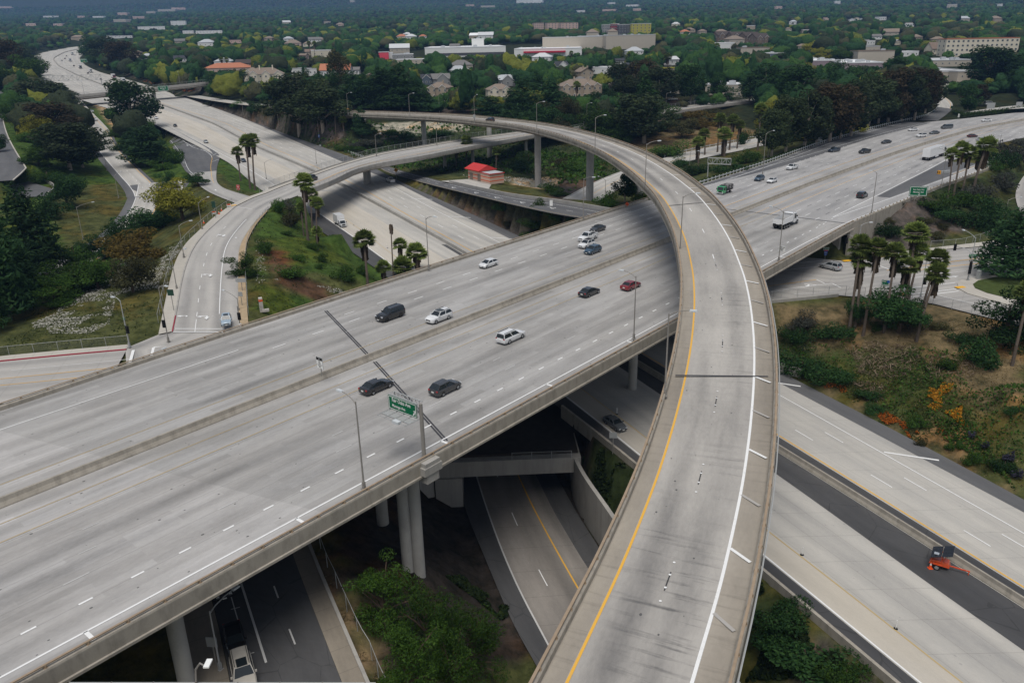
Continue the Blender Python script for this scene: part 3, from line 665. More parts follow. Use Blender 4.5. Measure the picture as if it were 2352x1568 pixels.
rw=pave('gutter',offset(xb,.02,.02)[18:],offset(xb,1.9,.1)[18:],MT['shadewalk']);mb=MB();mb.sweep(offset(xb,1.9)[18:],[(0,-.2),(0,.28),(.35,.28),(.35,-.2)]);mb.build('kerb',MT['cwall'],rw)
# lower ramp with its retaining walls and portal
ZF=-25.5
def F3(pts,n=50):P=np.array([(x,y,ZF)for x,y in pts]);return smooth(P,n,2)
FLf=F3([(-24,165),(-12,128),(-8.6,110),(-7,103),(-3.2,89.3),(-.8,80.6),(2.5,71.8),(7,60),(12,48)])
FRf=F3([(-4,165),(4,128),(8.0,111),(9.3,104.7),(12.1,94.4),(14.6,85),(18,74),(22.5,61),(27,50)])
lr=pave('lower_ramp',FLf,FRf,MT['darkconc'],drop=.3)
cl=F3([(-20,165),(-8.5,128),(-4.9,108),(-.7,89.5),(4.1,74.8),(8.5,61),(13.5,48)]);cr=F3([(-6.5,165),(1,128),(5.0,109),(5.9,104.9),(10.1,89.3),(15.5,74),(20,60),(24.5,48)])
yl=F3([(-9,165),(-2,128),(.6,116),(3,105),(8.4,85.2),(13,70.5),(17,58)])
pave('asphalt_shoulder',FLf,cl,MT['asph'],parent=lr,foot=False,dz=.012);pave('asphalt_shoulder',cr,FRf,MT['asph'],parent=lr,foot=False,dz=.012)
ln=Lines();ln.solid(cl,.22,2).solid(yl,.22,1).dashed(frac(cl,yl,.5),.14,0,3.66,10.97,start=3.0);ln.build(lr)
PT=empty('tunnel_portal',(0,0,0),0,'grey concrete portal with dark opening where the lower ramp goes under the embankment','tunnel portal')
zt=-18.2
a=PL(Q(2,2,545,1065),zt);b=PL(Q(1,2,1600,1120),zt)
tt=(b-a)/np.linalg.norm(b-a);nb=np.array([-tt[1],tt[0],0]);nb=nb if nb[1]>0 else-nb
mb=MB();c=(a+b)/2+nb*14;L=np.linalg.norm(b-a)+3
an=math.atan2(tt[1],tt[0])
mb.box((c[0],c[1],zt-1.3),(L,28,2.6),0,an);mb.build('lid',MT['cwall'],PT);mb=MB();MT['darkearth']=simple('dark_earth',(.045,.038,.033),.95,.1,.4,.8);c_e=c+nb*.6;mb.box((c_e[0],c_e[1],zt+.2),(L-.6,26.4,.4),0,an);mb.build('earth_cover',MT['darkearth'],PT)
wallR=smooth(np.array([(9.6,128,0),(8.9,111,0),(9.7,104.7,0),(12.5,94.4,0),(15.1,85,0),(18.6,74,0),(23,61,0),(27.5,50,0)]),40,1)
tp=np.interp(wallR[:,1],[48,60,75,95,128],[-20.5,-19.8,-19.2,-18.4,-18.2])
mb=MB()
for i in range(39):
 for(o0,h0),(o1,h1)in(((0,ZF-.5),(0,None)),((0,None),(.6,None)),((.6,None),(.6,ZF-.5))):
  N=normals(wallR)
  def pt(i,o,h):return(wallR[i][0]-N[i][0]*-o,wallR[i][1]-N[i][1]*-o,tp[i]if h is None else h)
  mb.poly([pt(i,o0,h0),pt(i+1,o0,h0),pt(i+1,o1,h1),pt(i,o1,h1)])
mb.build('retaining_wall',MT['cwall'],PT)
p0=PL(Q(1,2,1905,1500),ZF);p1=p0+tt*(4.2 if(p0+tt)[0]<p0[0]else-4.2)
dirL=tt if tt[0]<0 else-tt
mb=MB();c=p0+dirL*2.1+nb*9;mb.box((c[0],c[1],(ZF+zt-2.6)/2-.3),(4.2,18,abs(ZF-zt+2.6)+.6),0,an);mb.build('abutment',MT['cwall'],PT)
c2=p0+dirL*4.4;c3=PL(Q(1,2,1505,1330),-20);mb=MB()
q0,q1=c2+nb*.3,np.array([c3[0],c3[1],0])
mb.poly([(q0[0],q0[1],ZF),(q1[0],q1[1],-20.5),(q1[0],q1[1],zt+.1),(q0[0],q0[1],zt+.1)]);mb.poly([(q0[0],q0[1],zt+.1),(q1[0],q1[1],zt+.1),(q1[0]+nb[0],q1[1]+nb[1],zt+.1),(q0[0]+nb[0],q0[1]+nb[1],zt+.1)])
mb.build('wing_wall',MT['cwall'],PT)
# connector rising from the freeway to the viaduct
Hu=[((872,376),-10.0),(Q(1,1,1330,0),-8.6),(Q(1,1,1530,50),-7.0),(Q(1,1,1700,97),-5.9),(Q(1,1,2130,192),-3.6),(Q(2,1,0,240),-2.5),(Q(2,1,420,290),-1.3),(Q(2,1,920,378),-.1)]
Hl=[((862,378),-10.0),(Q(1,1,1180,10),-9.4),(Q(1,1,1400,75),-7.6),(Q(1,1,1640,140),-5.9),(Q(1,1,2100,250),-3.2),(Q(2,1,0,312),-2.2),(Q(2,1,400,400),-.8),(Q(2,1,700,445),-.1)]
hu,hl=E3(Hu,n=50),E3(Hl,n=50)
hr=pave('connector_ramp',hu,hl,MT['asph2'],dz=.0)
ln=Lines();ln.solid(frac(hu,hl,.22)[8:],.14,0).solid(frac(hu,hl,.93)[4:],.14,3);ln.dashed(frac(hu,hl,.55)[6:],.14,0,3,6)
def diamond(ln,p,ang,L=3.2,W=.9):
 ca,sa=math.cos(ang),math.sin(ang)
 P=[(L/2,0),(0,W/2),(-L/2,0),(0,-W/2)];K=[(x*.72,y*.6)for x,y in P]
 T=lambda q:(p[0]+q[0]*ca-q[1]*sa,p[1]+q[0]*sa+q[1]*ca,p[2])
 for i in range(4):ln.poly([T(P[i]),T(P[(i+1)%4]),T(K[(i+1)%4]),T(K[i])],0)
for p in(Q(1,1,1670,128),Q(1,1,1925,192),Q(1,1,2215,255),Q(2,1,155,312),Q(2,1,490,378)):
 i=int(np.argmin(np.linalg.norm(frac(hu,hl,.6)[:,:2]-PL(p,-3)[:2],axis=1)));i=min(max(i,1),48);a=frac(hu,hl,.58)[i];b=frac(hu,hl,.58)[i+1]
 diamond(ln,a,math.atan2(b[1]-a[1],b[0]-a[0]),4.0,1.5)
ln.build(hr)
mb=MB();mb.sweep(offset(hu,.3)[24:],[(-.25,-3),(-.25,.85),(.25,.85),(.25,-3)]);tag(mb.build('ramp_wall',MT['cwall']),'low concrete wall along the upper side of the connector ramp behind the pump house','wall')
dw=[PL(p,-5.2)for p in QL(1,1,[(1700,97),(1960,80),(2160,130),(2130,190)])]
pave('driveway',np.array([dw[0],dw[3]])+[0,0,.15],np.array([dw[1],dw[2]])+[0,0,.15],MT['lowconc'])
# off ramp from the freeway up to the curved street
Ku=[((352,276),PC((352,276))[2]+.06),(Q(0,0,1500,1225),-6.3),(Q(0,0,1600,1365),-6.0),(Q(0,0,1690,1568),-5.4),(Q(0,1,1745,30),-4.6),(Q(0,1,1790,100),-3.2),(Q(0,1,1885,180),-2.2),(Q(0,1,2000,235),-1.5),(Q(0,1,2170,300),-.85)]
Kr=[(p_,PC(p_)[2]+.06)for p_ in((356,276),Q(0,0,1650,1215),Q(0,0,1830,1310),Q(0,0,1960,1380),Q(0,0,2030,1430))]+[(Q(0,0,2000,1500),-6.4),(Q(0,1,1985,20),-4.9),(Q(0,1,1988,110),-3.1),(Q(0,1,2050,160),-2.1),(Q(0,1,2140,190),-1.5),(Q(0,1,2310,240),-.7)]
ku,kr=E3(Ku,n=60),E3(Kr,n=60)
kp=pave('off_ramp',ku,kr,MT['asph2'],dz=.01)
ln=Lines();ln.solid(frac(ku,kr,.12)[4:46],.16,0).solid(frac(ku,kr,.80)[2:30],.16,0).solid(frac(ku,kr,.80)[30:50],.16,1)
for i in(9,13,17,21):ln.solid(np.array([frac(ku,kr,.62)[i],frac(ku,kr,.75)[i+2],frac(ku,kr,.97)[i+2]]),.25,0)
ln.solid(np.concatenate([frac(ku,kr,.9)[2:6],frac(ku,kr,.62)[8:24],frac(ku,kr,.8)[27:32]]),.2,0)
for i in range(20,40,3):ln.solid(np.array([frac(ku,kr,.0)[i],frac(ku,kr,.12)[i]]),.15,0)
for i in(27,30,33):ln.solid(np.array([frac(ku,kr,.82)[i],frac(ku,kr,.98)[i-1]]),.16,0)
arrow(ln,frac(ku,kr,.55)[21],math.atan2(*(frac(ku,kr,.5)[25]-frac(ku,kr,.5)[21])[[1,0]]),'S',1.6);arrow(ln,frac(ku,kr,.45)[53],math.atan2(*(frac(ku,kr,.5)[55]-frac(ku,kr,.5)[53])[[1,0]]),'S',1.4)
ln.build(kp)
kc=pave('ramp_concrete',frac(ku,kr,-.0)[40:],kr[40:],MT['street'],dz=.025,parent=kp,foot=False)
# depressed two lane ramp at far left
ry=np.array([(-335,650),(-290,572),(-222.5,458.9),(-195,405),(-156.4,341.6),(-134.1,305.6),(-124.7,285)]+[tuple(PL(p,-10.5)[:2])for p in((371,425),(371,455),(356,492),(318,530),(262,563),(150,612),(0,660),(-200,700))])
def zL(y):return zC(y)-.3
rp=np.array([(x,y,zL(y))for x,y in ry]);rp=smooth(rp,110,2)
La,Lb=offset(rp,-10.8),offset(rp,1.6)
if PR(La[50])[0]>PR(Lb[50])[0]:La,Lb=offset(rp,10.8),offset(rp,-1.6)
lp=pave('depressed_ramp',La,Lb,MT['lowconc'],drop=.3)
fL=lambda f:frac(La,Lb,f)
pave('asphalt_shoulder',La[18:],fL(.22)[18:],MT['asph2'],parent=lp,foot=False,dz=.012);pave('asphalt_shoulder',fL(.9)[40:],Lb[40:],MT['asph2'],parent=lp,foot=False,dz=.012)
ln=Lines();ln.solid(fL(.23),.2,0).solid(fL(.87),.2,1).dashed(fL(.55),.14,0,2.5,5.5);ln.build(lp)
# frontage street at the left edge
Mr=[(Q(0,0,60,560),0),(Q(0,0,50,715),0),(Q(0,0,70,830),0),(Q(0,0,30,960),0),(Q(0,0,20,1080),0),(Q(0,0,60,1240),0),(Q(0,0,150,1410),0),(Q(0,0,255,1568),0),(Q(0,1,225,0),0),(Q(0,1,120,90),0)]
mr=smooth(np.array([PL(p,-14,CB)for p,_ in Mr]),70,2);mr[:,2]+=.1
ml=offset(mr,-9);ml=ml if PR(ml[30])[0]<PR(mr[30])[0]else offset(mr,9)
fs=pave('frontage_street',ml,mr,MT['asph2'])
mb=MB();mb.sweep(mr,[(-.2,-.1),(-.2,.2),(.3,.2),(.3,-.1)]);mb.build('kerb',MT['walk'],fs)
cu=[PL(p,-6.5)for p in QL(0,1,[(40,150),(270,105),(480,170),(440,232),(150,260)])]
cmb=MB();cmb.poly([(p[0],p[1],p[2]+.2)for p in cu][::-1]);tag(cmb.build('parking_court',MT['asph2']),kind='structure');FOOT.append((np.array([cu[0],cu[1],cu[2]]),np.array([cu[4],cu[3],cu[3]]),.15))
wp=smooth(np.array([PL(p,-6.6)for p in QL(0,1,[(245,75),(330,90),(430,115),(505,150),(500,190),(440,235)])]),20,1)
mb=MB();mb.sweep(wp,[(-.15,-1),(-.15,1.3),(.15,1.3),(.15,-1)]);tag(mb.build('garden_wall',MT['cwall']),'curved pale wall topped by ivy around the small parking court at left','wall')
# far overpass and the road that feeds the flyover
FO=empty('far_overpass_bridge',(0,0,0),0,'distant street overpass across the freeway at upper left with a fence on its far side','bridge')
a,b=np.array([-318,577,9.0]),np.array([-222,638,15.4]);t=(b-a)/np.linalg.norm(b-a);n=np.array([-t[1],t[0],0]);n/=np.linalg.norm(n)
pa,pb=np.linspace(a-t*12,b+t*14,20),None
pave('road_deck',pa+n*11.5,pa+n*.4,MT['street'],parent=FO,foot=False)
mb=MB();mb.sweep(pa,[(11.9,-.02),(11.9,-.6),(10,-1.0),(9,-2.0),(2.5,-2.0),(1.5,-1.0),(0,-.6),(0,-.02)],closed=False);mb.build('girder',MT['cgird'],FO)
for k in(0.2,11.7):
 mb=MB();mb.sweep(pa+n*k,[(-.2,-1.0),(-.2,1.1),(.2,1.1),(.2,-1.0)]);mb.build('parapet',MT['cwall'],FO)
for f in(.36,.62):
 for k in(3.5,8.5):
  c=a*(1-f)+b*f+n*k;column(c[0],c[1],zC(c[1])-.3,c[2]-1.9,.7,FO)
FOOT.append((pa[-3:]+n*14,pa[-3:]-n*2,.3));FOOT.append((pa[:2]+n*14,pa[:2]-n*2,.3))
FOOT.append((np.array([pa[0]-t*40,pa[0]])+n*12,np.array([pa[0]-t*40,pa[0]]),.3));FOOT.append((np.array([pa[-1],pa[-1]+t*40])+n*12,np.array([pa[-1],pa[-1]+t*40]),.3))
Tp=[((372,207),6.5),(Q(0,0,1600,850),6.6),(Q(0,0,1900,905),7.2),(Q(0,0,2265,958),8.0),(Q(1,0,130,972),8.5),(Q(1,0,300,992),8.9),(Q(1,0,480,1018),9.1)]
tr=E3(Tp,step=4)
tr=np.concatenate([tr,(FW[-1]+np.append(normals(FW)[-1]*3.65,0))[None]]);tr=smooth(tr,70,1)
fr=pave('feeder_road',offset(tr,5.0),offset(tr,-5.0),MT['lowconc'],drop=.2)
ln=Lines();ln.solid(offset(tr,3.6),.16,0).solid(offset(tr,-3.6),.16,1).dashed(tr,.13,0,3,9);ln.build(fr)
FOOT.append((FL_[-12:]+[0,0,0],FR_[-12:],.8))
# upper right: winding ramp, lower road behind the flyover, loop ramp
Sl=[(Q(3,0,1380,1105),.05),(Q(3,0,1520,1030),.6),(Q(3,0,1562,985),1.5),(Q(3,0,1540,930),2.6),(Q(3,0,1492,885),3.8),(Q(3,0,1515,835),5.2),(Q(3,0,1530,800),6.5),(Q(3,0,1640,770),7.6),(Q(3,0,1800,745),8.6)]
Sr=[(Q(3,0,1560,1110),.05),(Q(3,0,1660,1040),.7),(Q(3,0,1700,985),1.6),(Q(3,0,1690,935),2.6),(Q(3,0,1610,885),3.8),(Q(3,0,1580,850),5.0),(Q(3,0,1640,815),6.2),(Q(3,0,1740,795),7.2),(Q(3,0,1860,775),8.2)]
sla,srb=E3(Sl,n=60),E3(Sr,n=60)
sr=pave('winding_ramp',sla,srb,MT['lowconc'],dz=.02,drop=.4)
pave('ramp_asphalt',sla[:20],srb[:20],MT['asph2'],dz=.035,foot=False,parent=sr)
ln=Lines();ln.solid(frac(sla,srb,.12),.18,0).solid(frac(sla,srb,.88),.18,1);ln.build(sr)
Ra=[(Q(2,1,440,268),-8.5),(Q(2,1,760,100),-7.6),(Q(2,1,980,10),-6.9),((1500,370),-5.5),(Q(2,0,1600,1392),-4.4),(Q(2,0,2070,1302),-3.0),(Q(2,0,2330,1250),-2.2),((1900,283),-1)]
Rb=[(Q(2,1,735,310),-8.3),(Q(2,1,960,180),-7.6),(Q(2,1,1120,95),-6.9),((1505,396),-5.5),(Q(2,0,1600,1480),-4.4),(Q(2,0,2070,1390),-3.0),(Q(2,0,2330,1330),-2.2),((1905,302),-1)]
ra,rb=E3(Ra,n=60),E3(Rb,n=60)
rr=pave('lower_road',ra,rb,MT['lowconc'],drop=.3)
ln=Lines();ln.solid(frac(ra,rb,.12),.18,0).solid(frac(ra,rb,.55),.14,1).solid(frac(ra,rb,.9),.16,0).dashed(frac(ra,rb,.34),.13,0,3,8);ln.build(rr)
lp2=E3([((2400,350),-3),(Q(3,1,2330,60),-3.5),(Q(3,1,2265,200),-4.5),(Q(3,1,2290,330),-5.5),((2352,500),-6.5),((2400,560),-7)],step=3)
lq=offset(lp2,8);lq=lq if PR(lq[len(lq)//2])[0]>PR(lp2[len(lq)//2])[0]else offset(lp2,-8)
pave('loop_ramp',lp2,lq,MT['street'])
upr=E3([(Q(3,0,1760,1040),1.0),(Q(3,0,2000,1000),1.6),(Q(3,0,2351,960),2.4),((2600,230),3)],step=4)
up2=E3([(Q(3,0,1780,1052),1.0),(Q(3,0,2000,1022),1.6),(Q(3,0,2351,992),2.4),((2600,240),3)],n=len(upr));pave('upper_road',upr,up2,MT['lowconc'])
# street with the intersection under the right end of the viaduct
ZG=-7.0
gf=resample(np.array([PL(Q(3,1,*p),ZG)for p in[(-420,700),(100,770),(620,822),(760,832),(1260,772),(1480,738),(2080,692),(2500,655),(2900,620)]]),n=60)
gn=resample(np.array([PL(Q(3,1,*p),ZG)for p in[(-330,1235),(0,1203),(640,1142),(900,1165),(1200,1190),(1500,1215),(1920,1322),(2500,1460),(2900,1560)]]),n=60)
gs=pave('right_street',gf,gn,MT['street'])
ln=Lines()
def gl(a,b,w_=.16,m=0):ln.solid(resample([PL(Q(3,1,*a),ZG),PL(Q(3,1,*b),ZG)],step=4),w_,m)
for a,b,w_,m in(((0,1060),(445,1000),.2,1),((0,1105),(590,1035),.2,0),((445,1000),(520,1035),.2,0),((590,1035),(670,1075),.25,0),((0,1010),(460,950),.12,2),((180,860),(520,822),.3,0),((0,935),(300,895),.25,0),((280,898),(480,878),.25,0),((640,855),(760,840),.25,0),((1030,875),(1110,905),.3,0),((1650,840),(1980,798),.22,1),((1090,915),(1650,842),.22,1),((1420,905),(1960,848),.22,1),((1160,940),(1420,907),.22,1),((1650,940),(1820,920),.14,0),((1290,990),(1460,968),.14,0),((1170,1095),(1720,1028),.25,0),((1300,1135),(1730,1085),.3,0),((1310,1160),(1750,1105),.3,0),((1560,1145),(1920,1225),.14,0),((240,1132),(640,1110),.14,0)):gl(a,b,w_,m)
arrow(ln,PL(Q(3,1,350,1040),ZG),2.6,'L',1.3);arrow(ln,PL(Q(3,1,1690,975),ZG),0.3,'S',1.2)
ln.build(gs)
fsw=pave('sidewalk',np.array([PL(Q(3,1,*p),ZG)+[0,0,.15]for p in[(1255,745),(1480,715),(2065,648),(2500,600)]]),np.array([PL(Q(3,1,*p),ZG)+[0,0,.15]for p in[(1262,770),(1482,737),(2080,690),(2500,654)]]),MT['walk'])
isl=[PL(Q(3,1,*p),ZG)for p in[(2400,915),(2060,962),(1890,985),(1775,1005),(1740,1040),(1750,1085),(1830,1130),(1990,1175),(2400,1290)]]
mb=MB();top=[(p[0],p[1],ZG+.16)for p in isl];mb.poly(top[::-1])
for k in range(len(top)-1):mb.poly([top[k],top[k+1],(top[k+1][0],top[k+1][1],ZG-.2),(top[k][0],top[k][1],ZG-.2)])
tag(mb.build('corner_sidewalk',MT['walk']),kind='structure')
MT['grassgreen']=simple('grass',(.055,.075,.022),.95,.1,.5,.9)
isg=[PL(Q(3,1,*p),ZG)for p in[(2400,950),(2060,990),(1930,1015),(1880,1050),(1900,1085),(2010,1130),(2400,1225)]]
mb=MB();mb.poly([(p[0],p[1],ZG+.25)for p in isg][::-1]);tag(mb.build('corner_lawn',MT['grassgreen']),kind='structure')
pads=MB()
MT['padyellow']=simple('tactile_yellow',(.75,.40,.03),.7,.2,.05)
for p,an in((Q(3,1,1765,1068),.2),(Q(3,1,1250,1128),.5),(Q(3,1,725,825),.2),(Q(0,1,2138,318),.6)):
 z_=ZG+.18 if p[0]>1200 else-.62
 c=PL(p,z_);mb=MB();mb.box((c[0],c[1],z_),(2.0,1.1,.05),0,an);o=mb.build('tactile_pad',MT['padyellow']);tag(o,kind='structure')
a,b=gn[0].copy(),PL(Q(3,1,640,1142),ZG)
mb=MB();mb.sweep(resample([a+[-10,-2,0],a,b],step=5),[(-.3,-1.9),(-.3,.35),(.1,.35),(.1,-1.9)]);gb=tag(mb.build('street_bridge_wall',MT['cwall']),'pale concrete edge wall of the street bridge below the viaduct at right','wall')
a,b=PC(Q(3,2,40,250)),PC(Q(3,2,300,330));mb=MB();mb.sweep(resample([a-(b-a)*1.2,a,b],step=2),[(-.2,-.5),(-.2,1.6),(.2,1.6),(.2,-.5)])
tag(mb.build('retaining_wall',MT['lowconc']),'short pale retaining wall at the freeway shoulder just right of the flyover','wall')
mb=MB();mb.sweep(vline(NEAR,192.4,228,k=-.3),[(.35,-9),(.35,-.95),(-.15,-.95),(-.15,-9)]);tag(mb.build('wing_wall',MT['cwarm']),'triangular concrete wing wall under the right end of the viaduct above the street','wall')
bk=[V(192,l,0)for l in(58,109)];mb=MB();mb.sweep(np.array(bk),[(-.6,-8.5),(-.6,-2.55),(.6,-2.55),(.6,-8.5)]);mb.build('abutment',MT['cwall'],VB)
# THE GROUND
GX0,GX1,GY0,GY1,GD=-420.0,340.0,-30.0,640.0,2.5
nx,ny=int((GX1-GX0)/GD)+1,int((GY1-GY0)/GD)+1
gx=GX0+GD*np.arange(nx);gy=GY0+GD*np.arange(ny)
def inpoly(px,py,poly):
 px=np.asarray(px);py=np.asarray(py);r=np.zeros(px.shape,bool);n=len(poly)
 for i in range(n):
  x0,y0=poly[i][:2];x1,y1=poly[(i+1)%n][:2]
  c=((y0>py)!=(y1>py));
  with np.errstate(divide='ignore',invalid='ignore'):xi=(x1-x0)*(py-y0)/(y1-y0)+x0
  r^=c&(px<xi)
 return r
fixed=np.full((ny,nx),np.nan);road=np.zeros((ny,nx),bool)
def rast(A,B,drop,grow=1.6):
 A,B=np.asarray(A),np.asarray(B)
 for i in range(len(A)-1):
  L=max(np.linalg.norm(A[i+1]-A[i]),np.linalg.norm(B[i+1]-B[i]));nu=max(2,int(L/1.2)+1)
  W=max(np.linalg.norm((A[i]-B[i])[:2]),.5);nv=max(2,int(W/1.2)+1)
  u=np.linspace(0,1,nu)[:,None,None];g_=grow/W;v=np.linspace(-g_,1+g_,nv+4)[None,:,None]
  P=((A[i]*(1-u)+A[i+1]*u)*(1-v)+(B[i]*(1-u)+B[i+1]*u)*v).reshape(-1,3)
  ix=np.round((P[:,0]-GX0)/GD).astype(int);iy=np.round((P[:,1]-GY0)/GD).astype(int)
  k=(ix>=0)&(ix<nx)&(iy>=0)&(iy<ny);ix,iy,z=ix[k],iy[k],P[k,2]-drop
  inner=((v>=-.02)&(v<=1.02))*np.ones_like(u,bool);inner=inner.reshape(-1)[k]
  cur=fixed[iy,ix];fixed[iy,ix]=np.where(np.isnan(cur),z,np.minimum(cur,z));road[iy[inner],ix[inner]]=True
for A,B,dr in FOOT:rast(A,B,dr)
NATG=np.repeat(NAT(gy)[:,None],nx,1)
def setz(p,z,r=1.0):
 q=PL(p,z);pin(q[0],q[1],z,r)
def pin(x,y,z,r=1.0):
 i0,j0=(y-GY0)/GD,(x-GX0)/GD;R=max(0,r/GD)
 for i in range(int(round(i0-R)),int(round(i0+R))+1):
  for j in range(int(round(j0-R)),int(round(j0+R))+1):
   if 0<=i<ny and 0<=j<nx and not road[i,j]:fixed[i,j]=z
for p,z in(((1236,442),-12.3),((1354,470),-8.2),((1115,412),-5.2),(Q(1,0,1005,1230),-1.0),(Q(1,0,1560,1530),-12.5),(Q(1,0,2148,1455),-8.5),(Q(1,0,1300,1250),-5),(Q(1,0,1900,1130),-5),(Q(2,0,900,1440),-8),(Q(2,1,100,100),-8.5),(Q(2,1,1165,300),-3.0),(Q(3,1,1300,320),-2.0),(Q(3,1,1500,250),-1.8),(Q(3,1,1400,450),-4.2),(Q(3,1,1180,520),-5.2),(Q(3,1,960,680),-7.2),(Q(3,1,1700,520),-5.4),(Q(3,1,1700,300),-3),(Q(3,1,1900,120),-2.5),(Q(3,1,1950,560),-6.6),((2340,900),-8.6),((2200,760),-8),((2050,740),-7.6),(Q(1,3,1505,630),-17.2),(Q(1,3,1395,490),-15),(Q(0,3,1715,1560),-10.9),(Q(1,3,900,1000),-13.3),(Q(1,3,1100,1500),-14.5),(Q(2,0,1500,1200),-5.5),(Q(2,0,2000,1180),-3.5),(Q(2,0,1000,1300),-6),(Q(1,1,700,600),-5.5),(Q(1,1,300,900),-5.0),(Q(1,1,900,950),-8.5),(Q(1,1,1700,260),-7.5),(Q(1,1,2351,450),-7.2),(Q(2,1,300,500),-4.5)):setz(p,z)
for s_,z_ in((194,-7.3),(198,-7.2),(202,-6.6),(206,-5.8),(210,-4.8),(214,-3.8),(218,-2.7),(222,-1.9),(226,-1.3)):
 for k_ in(-1.5,-4.5):
  q_=V(s_,lat_at(NEAR,s_)+k_);pin(q_[0],q_[1],z_-(.9 if k_<-2 else 0),1.2)
from_roads=~np.isnan(fixed)
dist=np.where(from_roads,0,1e6)
for _ in range(2):
 for i in range(1,ny):dist[i]=np.minimum(dist[i],dist[i-1]+1)
 for i in range(ny-2,-1,-1):dist[i]=np.minimum(dist[i],dist[i+1]+1)
 for j in range(1,nx):dist[:,j]=np.minimum(dist[:,j],dist[:,j-1]+1)
 for j in range(nx-2,-1,-1):dist[:,j]=np.minimum(dist[:,j],dist[:,j+1]+1)
farm=(dist*GD>48);fixed[farm&~from_roads]=NATG[farm&~from_roads]
fixed[0],fixed[-1]=np.where(np.isnan(fixed[0]),NATG[0],fixed[0]),np.where(np.isnan(fixed[-1]),NATG[-1],fixed[-1])
fixed[:,0]=np.where(np.isnan(fixed[:,0]),NATG[:,0],fixed[:,0]);fixed[:,-1]=np.where(np.isnan(fixed[:,-1]),NATG[:,-1],fixed[:,-1])
fm=~np.isnan(fixed)
def relax(z,fx,m,it):
 for _ in range(it):
  a=z.copy();a[1:-1,1:-1]=(z[:-2,1:-1]+z[2:,1:-1]+z[1:-1,:-2]+z[1:-1,2:])/4
  z=np.where(m,fx,a)
 return z
st=4
cf=fixed[::st,::st];cm=fm[::st,::st];cz=relax(np.where(cm,cf,NATG[::st,::st]),np.where(cm,cf,0),cm,500)
yi=np.interp(np.arange(ny),np.arange(0,ny,st),np.arange(cz.shape[0]));xi=np.interp(np.arange(nx),np.arange(0,nx,st),np.arange(cz.shape[1]))
y0=np.clip(yi.astype(int),0,cz.shape[0]-2);x0=np.clip(xi.astype(int),0,cz.shape[1]-2);fy=(yi-y0)[:,None];fx_=(xi-x0)[None]
z0=cz[y0][:,x0]*(1-fy)*(1-fx_)+cz[y0+1][:,x0]*fy*(1-fx_)+cz[y0][:,x0+1]*(1-fy)*fx_+cz[y0+1][:,x0+1]*fy*fx_
HZ=relax(np.where(fm,fixed,z0),np.where(fm,fixed,0),fm,160)
def vnoise(x,y,s,seed):
 r=np.random.default_rng(seed).random((64,64));x=np.asarray(x)/s;y=np.asarray(y)/s
 xi=np.floor(x).astype(int);yi=np.floor(y).astype(int);fx=x-xi;fy=y-yi;fx=fx*fx*(3-2*fx);fy=fy*fy*(3-2*fy)
 g_=lambda a,b:r[a%64,b%64]
 return g_(xi,yi)*(1-fx)*(1-fy)+g_(xi+1,yi)*fx*(1-fy)+g_(xi,yi+1)*(1-fx)*fy+g_(xi+1,yi+1)*fx*fy
XX,YY=np.meshgrid(gx,gy)
HZ+=np.where(from_roads,0,np.clip(dist*GD/8-.2,0,1)*(vnoise(XX,YY,9,3)-.5)*1.1)
c_far=CLN(T_med,300,1750)
def hill(x,y):
 """ground beyond the surveyed field: a steady climb, steeper towards the mountains"""
 z=NAT(y)+np.clip(y-1500,0,None)**2*2.2e-6+np.clip(y-5200,0,None)*.10*(.6+.8*vnoise(x,y,1500,5))
 z=z+(vnoise(x,y,260,8)-.5)*np.clip((y-700)/900,0,1)*9
 zc=zC(y)-.5;xm=np.interp(y,c_far[:,1],c_far[:,0]);half=34+np.clip(y-600,0,200)*.02
 k=np.clip((np.abs(x-xm)-half)/30,0,1);near=(y<1800)
 return np.where(near,zc*(1-k)+z*k,z)
def hz(x,y):
 if GX0<=x<=GX1 and GY0<=y<GY1:
  a,b=(x-GX0)/GD,(y-GY0)/GD;j,i=min(int(a),nx-2),min(int(b),ny-2);a-=j;b-=i
  return float(HZ[i,j]*(1-a)*(1-b)+HZ[i,j+1]*a*(1-b)+HZ[i+1,j]*(1-a)*b+HZ[i+1,j+1]*a*b)
 return float(hill(np.float64(x),np.float64(y)))
def on_road(x,y,m=1):
 j,i=int(round((x-GX0)/GD)),int(round((y-GY0)/GD))
 if not(0<=i<ny and 0<=j<nx):return False
 return bool(road[max(0,i-m):i+m+1,max(0,j-m):j+m+1].any())
def T(p):
 """where the line of sight through p meets the ground"""
 r=ray(p);r=r/np.linalg.norm(r);t=30.0;prev=t
 while t<9000:
  x,y,z=r[0]*t,r[1]*t,CAMZ+r[2]*t
  if z<hz(x,y):break
  prev=t;t+=max(.8,t*.012)
 a,b=prev,t
 for _ in range(18):
  m=(a+b)/2
  if CAMZ+r[2]*m<hz(r[0]*m,r[1]*m):b=m
  else:a=m
 return np.array([r[0]*b,r[1]*b,CAMZ+r[2]*b])
ax=np.concatenate([np.linspace(-7000,-900,34),np.linspace(-880,GX0-8,40),gx,np.linspace(GX1+8,900,46),np.linspace(1000,7000,34)])
ay=np.concatenate([[-400,-100,-50],gy,np.linspace(GY1+8,1800,120),np.linspace(1850,9500,60)])
AX,AY=np.meshgrid(ax,ay);AZ=hill(AX,AY)
ins=(AX>=GX0)&(AX<=GX1)&(AY>=GY0)&(AY<=GY1)
jx=np.clip(np.round((AX-GX0)/GD).astype(int),0,nx-1);iy_=np.clip(np.round((AY-GY0)/GD).astype(int),0,ny-1)
AZ=np.where(ins,HZ[iy_,jx],AZ);AZ=np.where(AY<GY0,NAT(GY0),AZ)
NYA,NXA=AX.shape
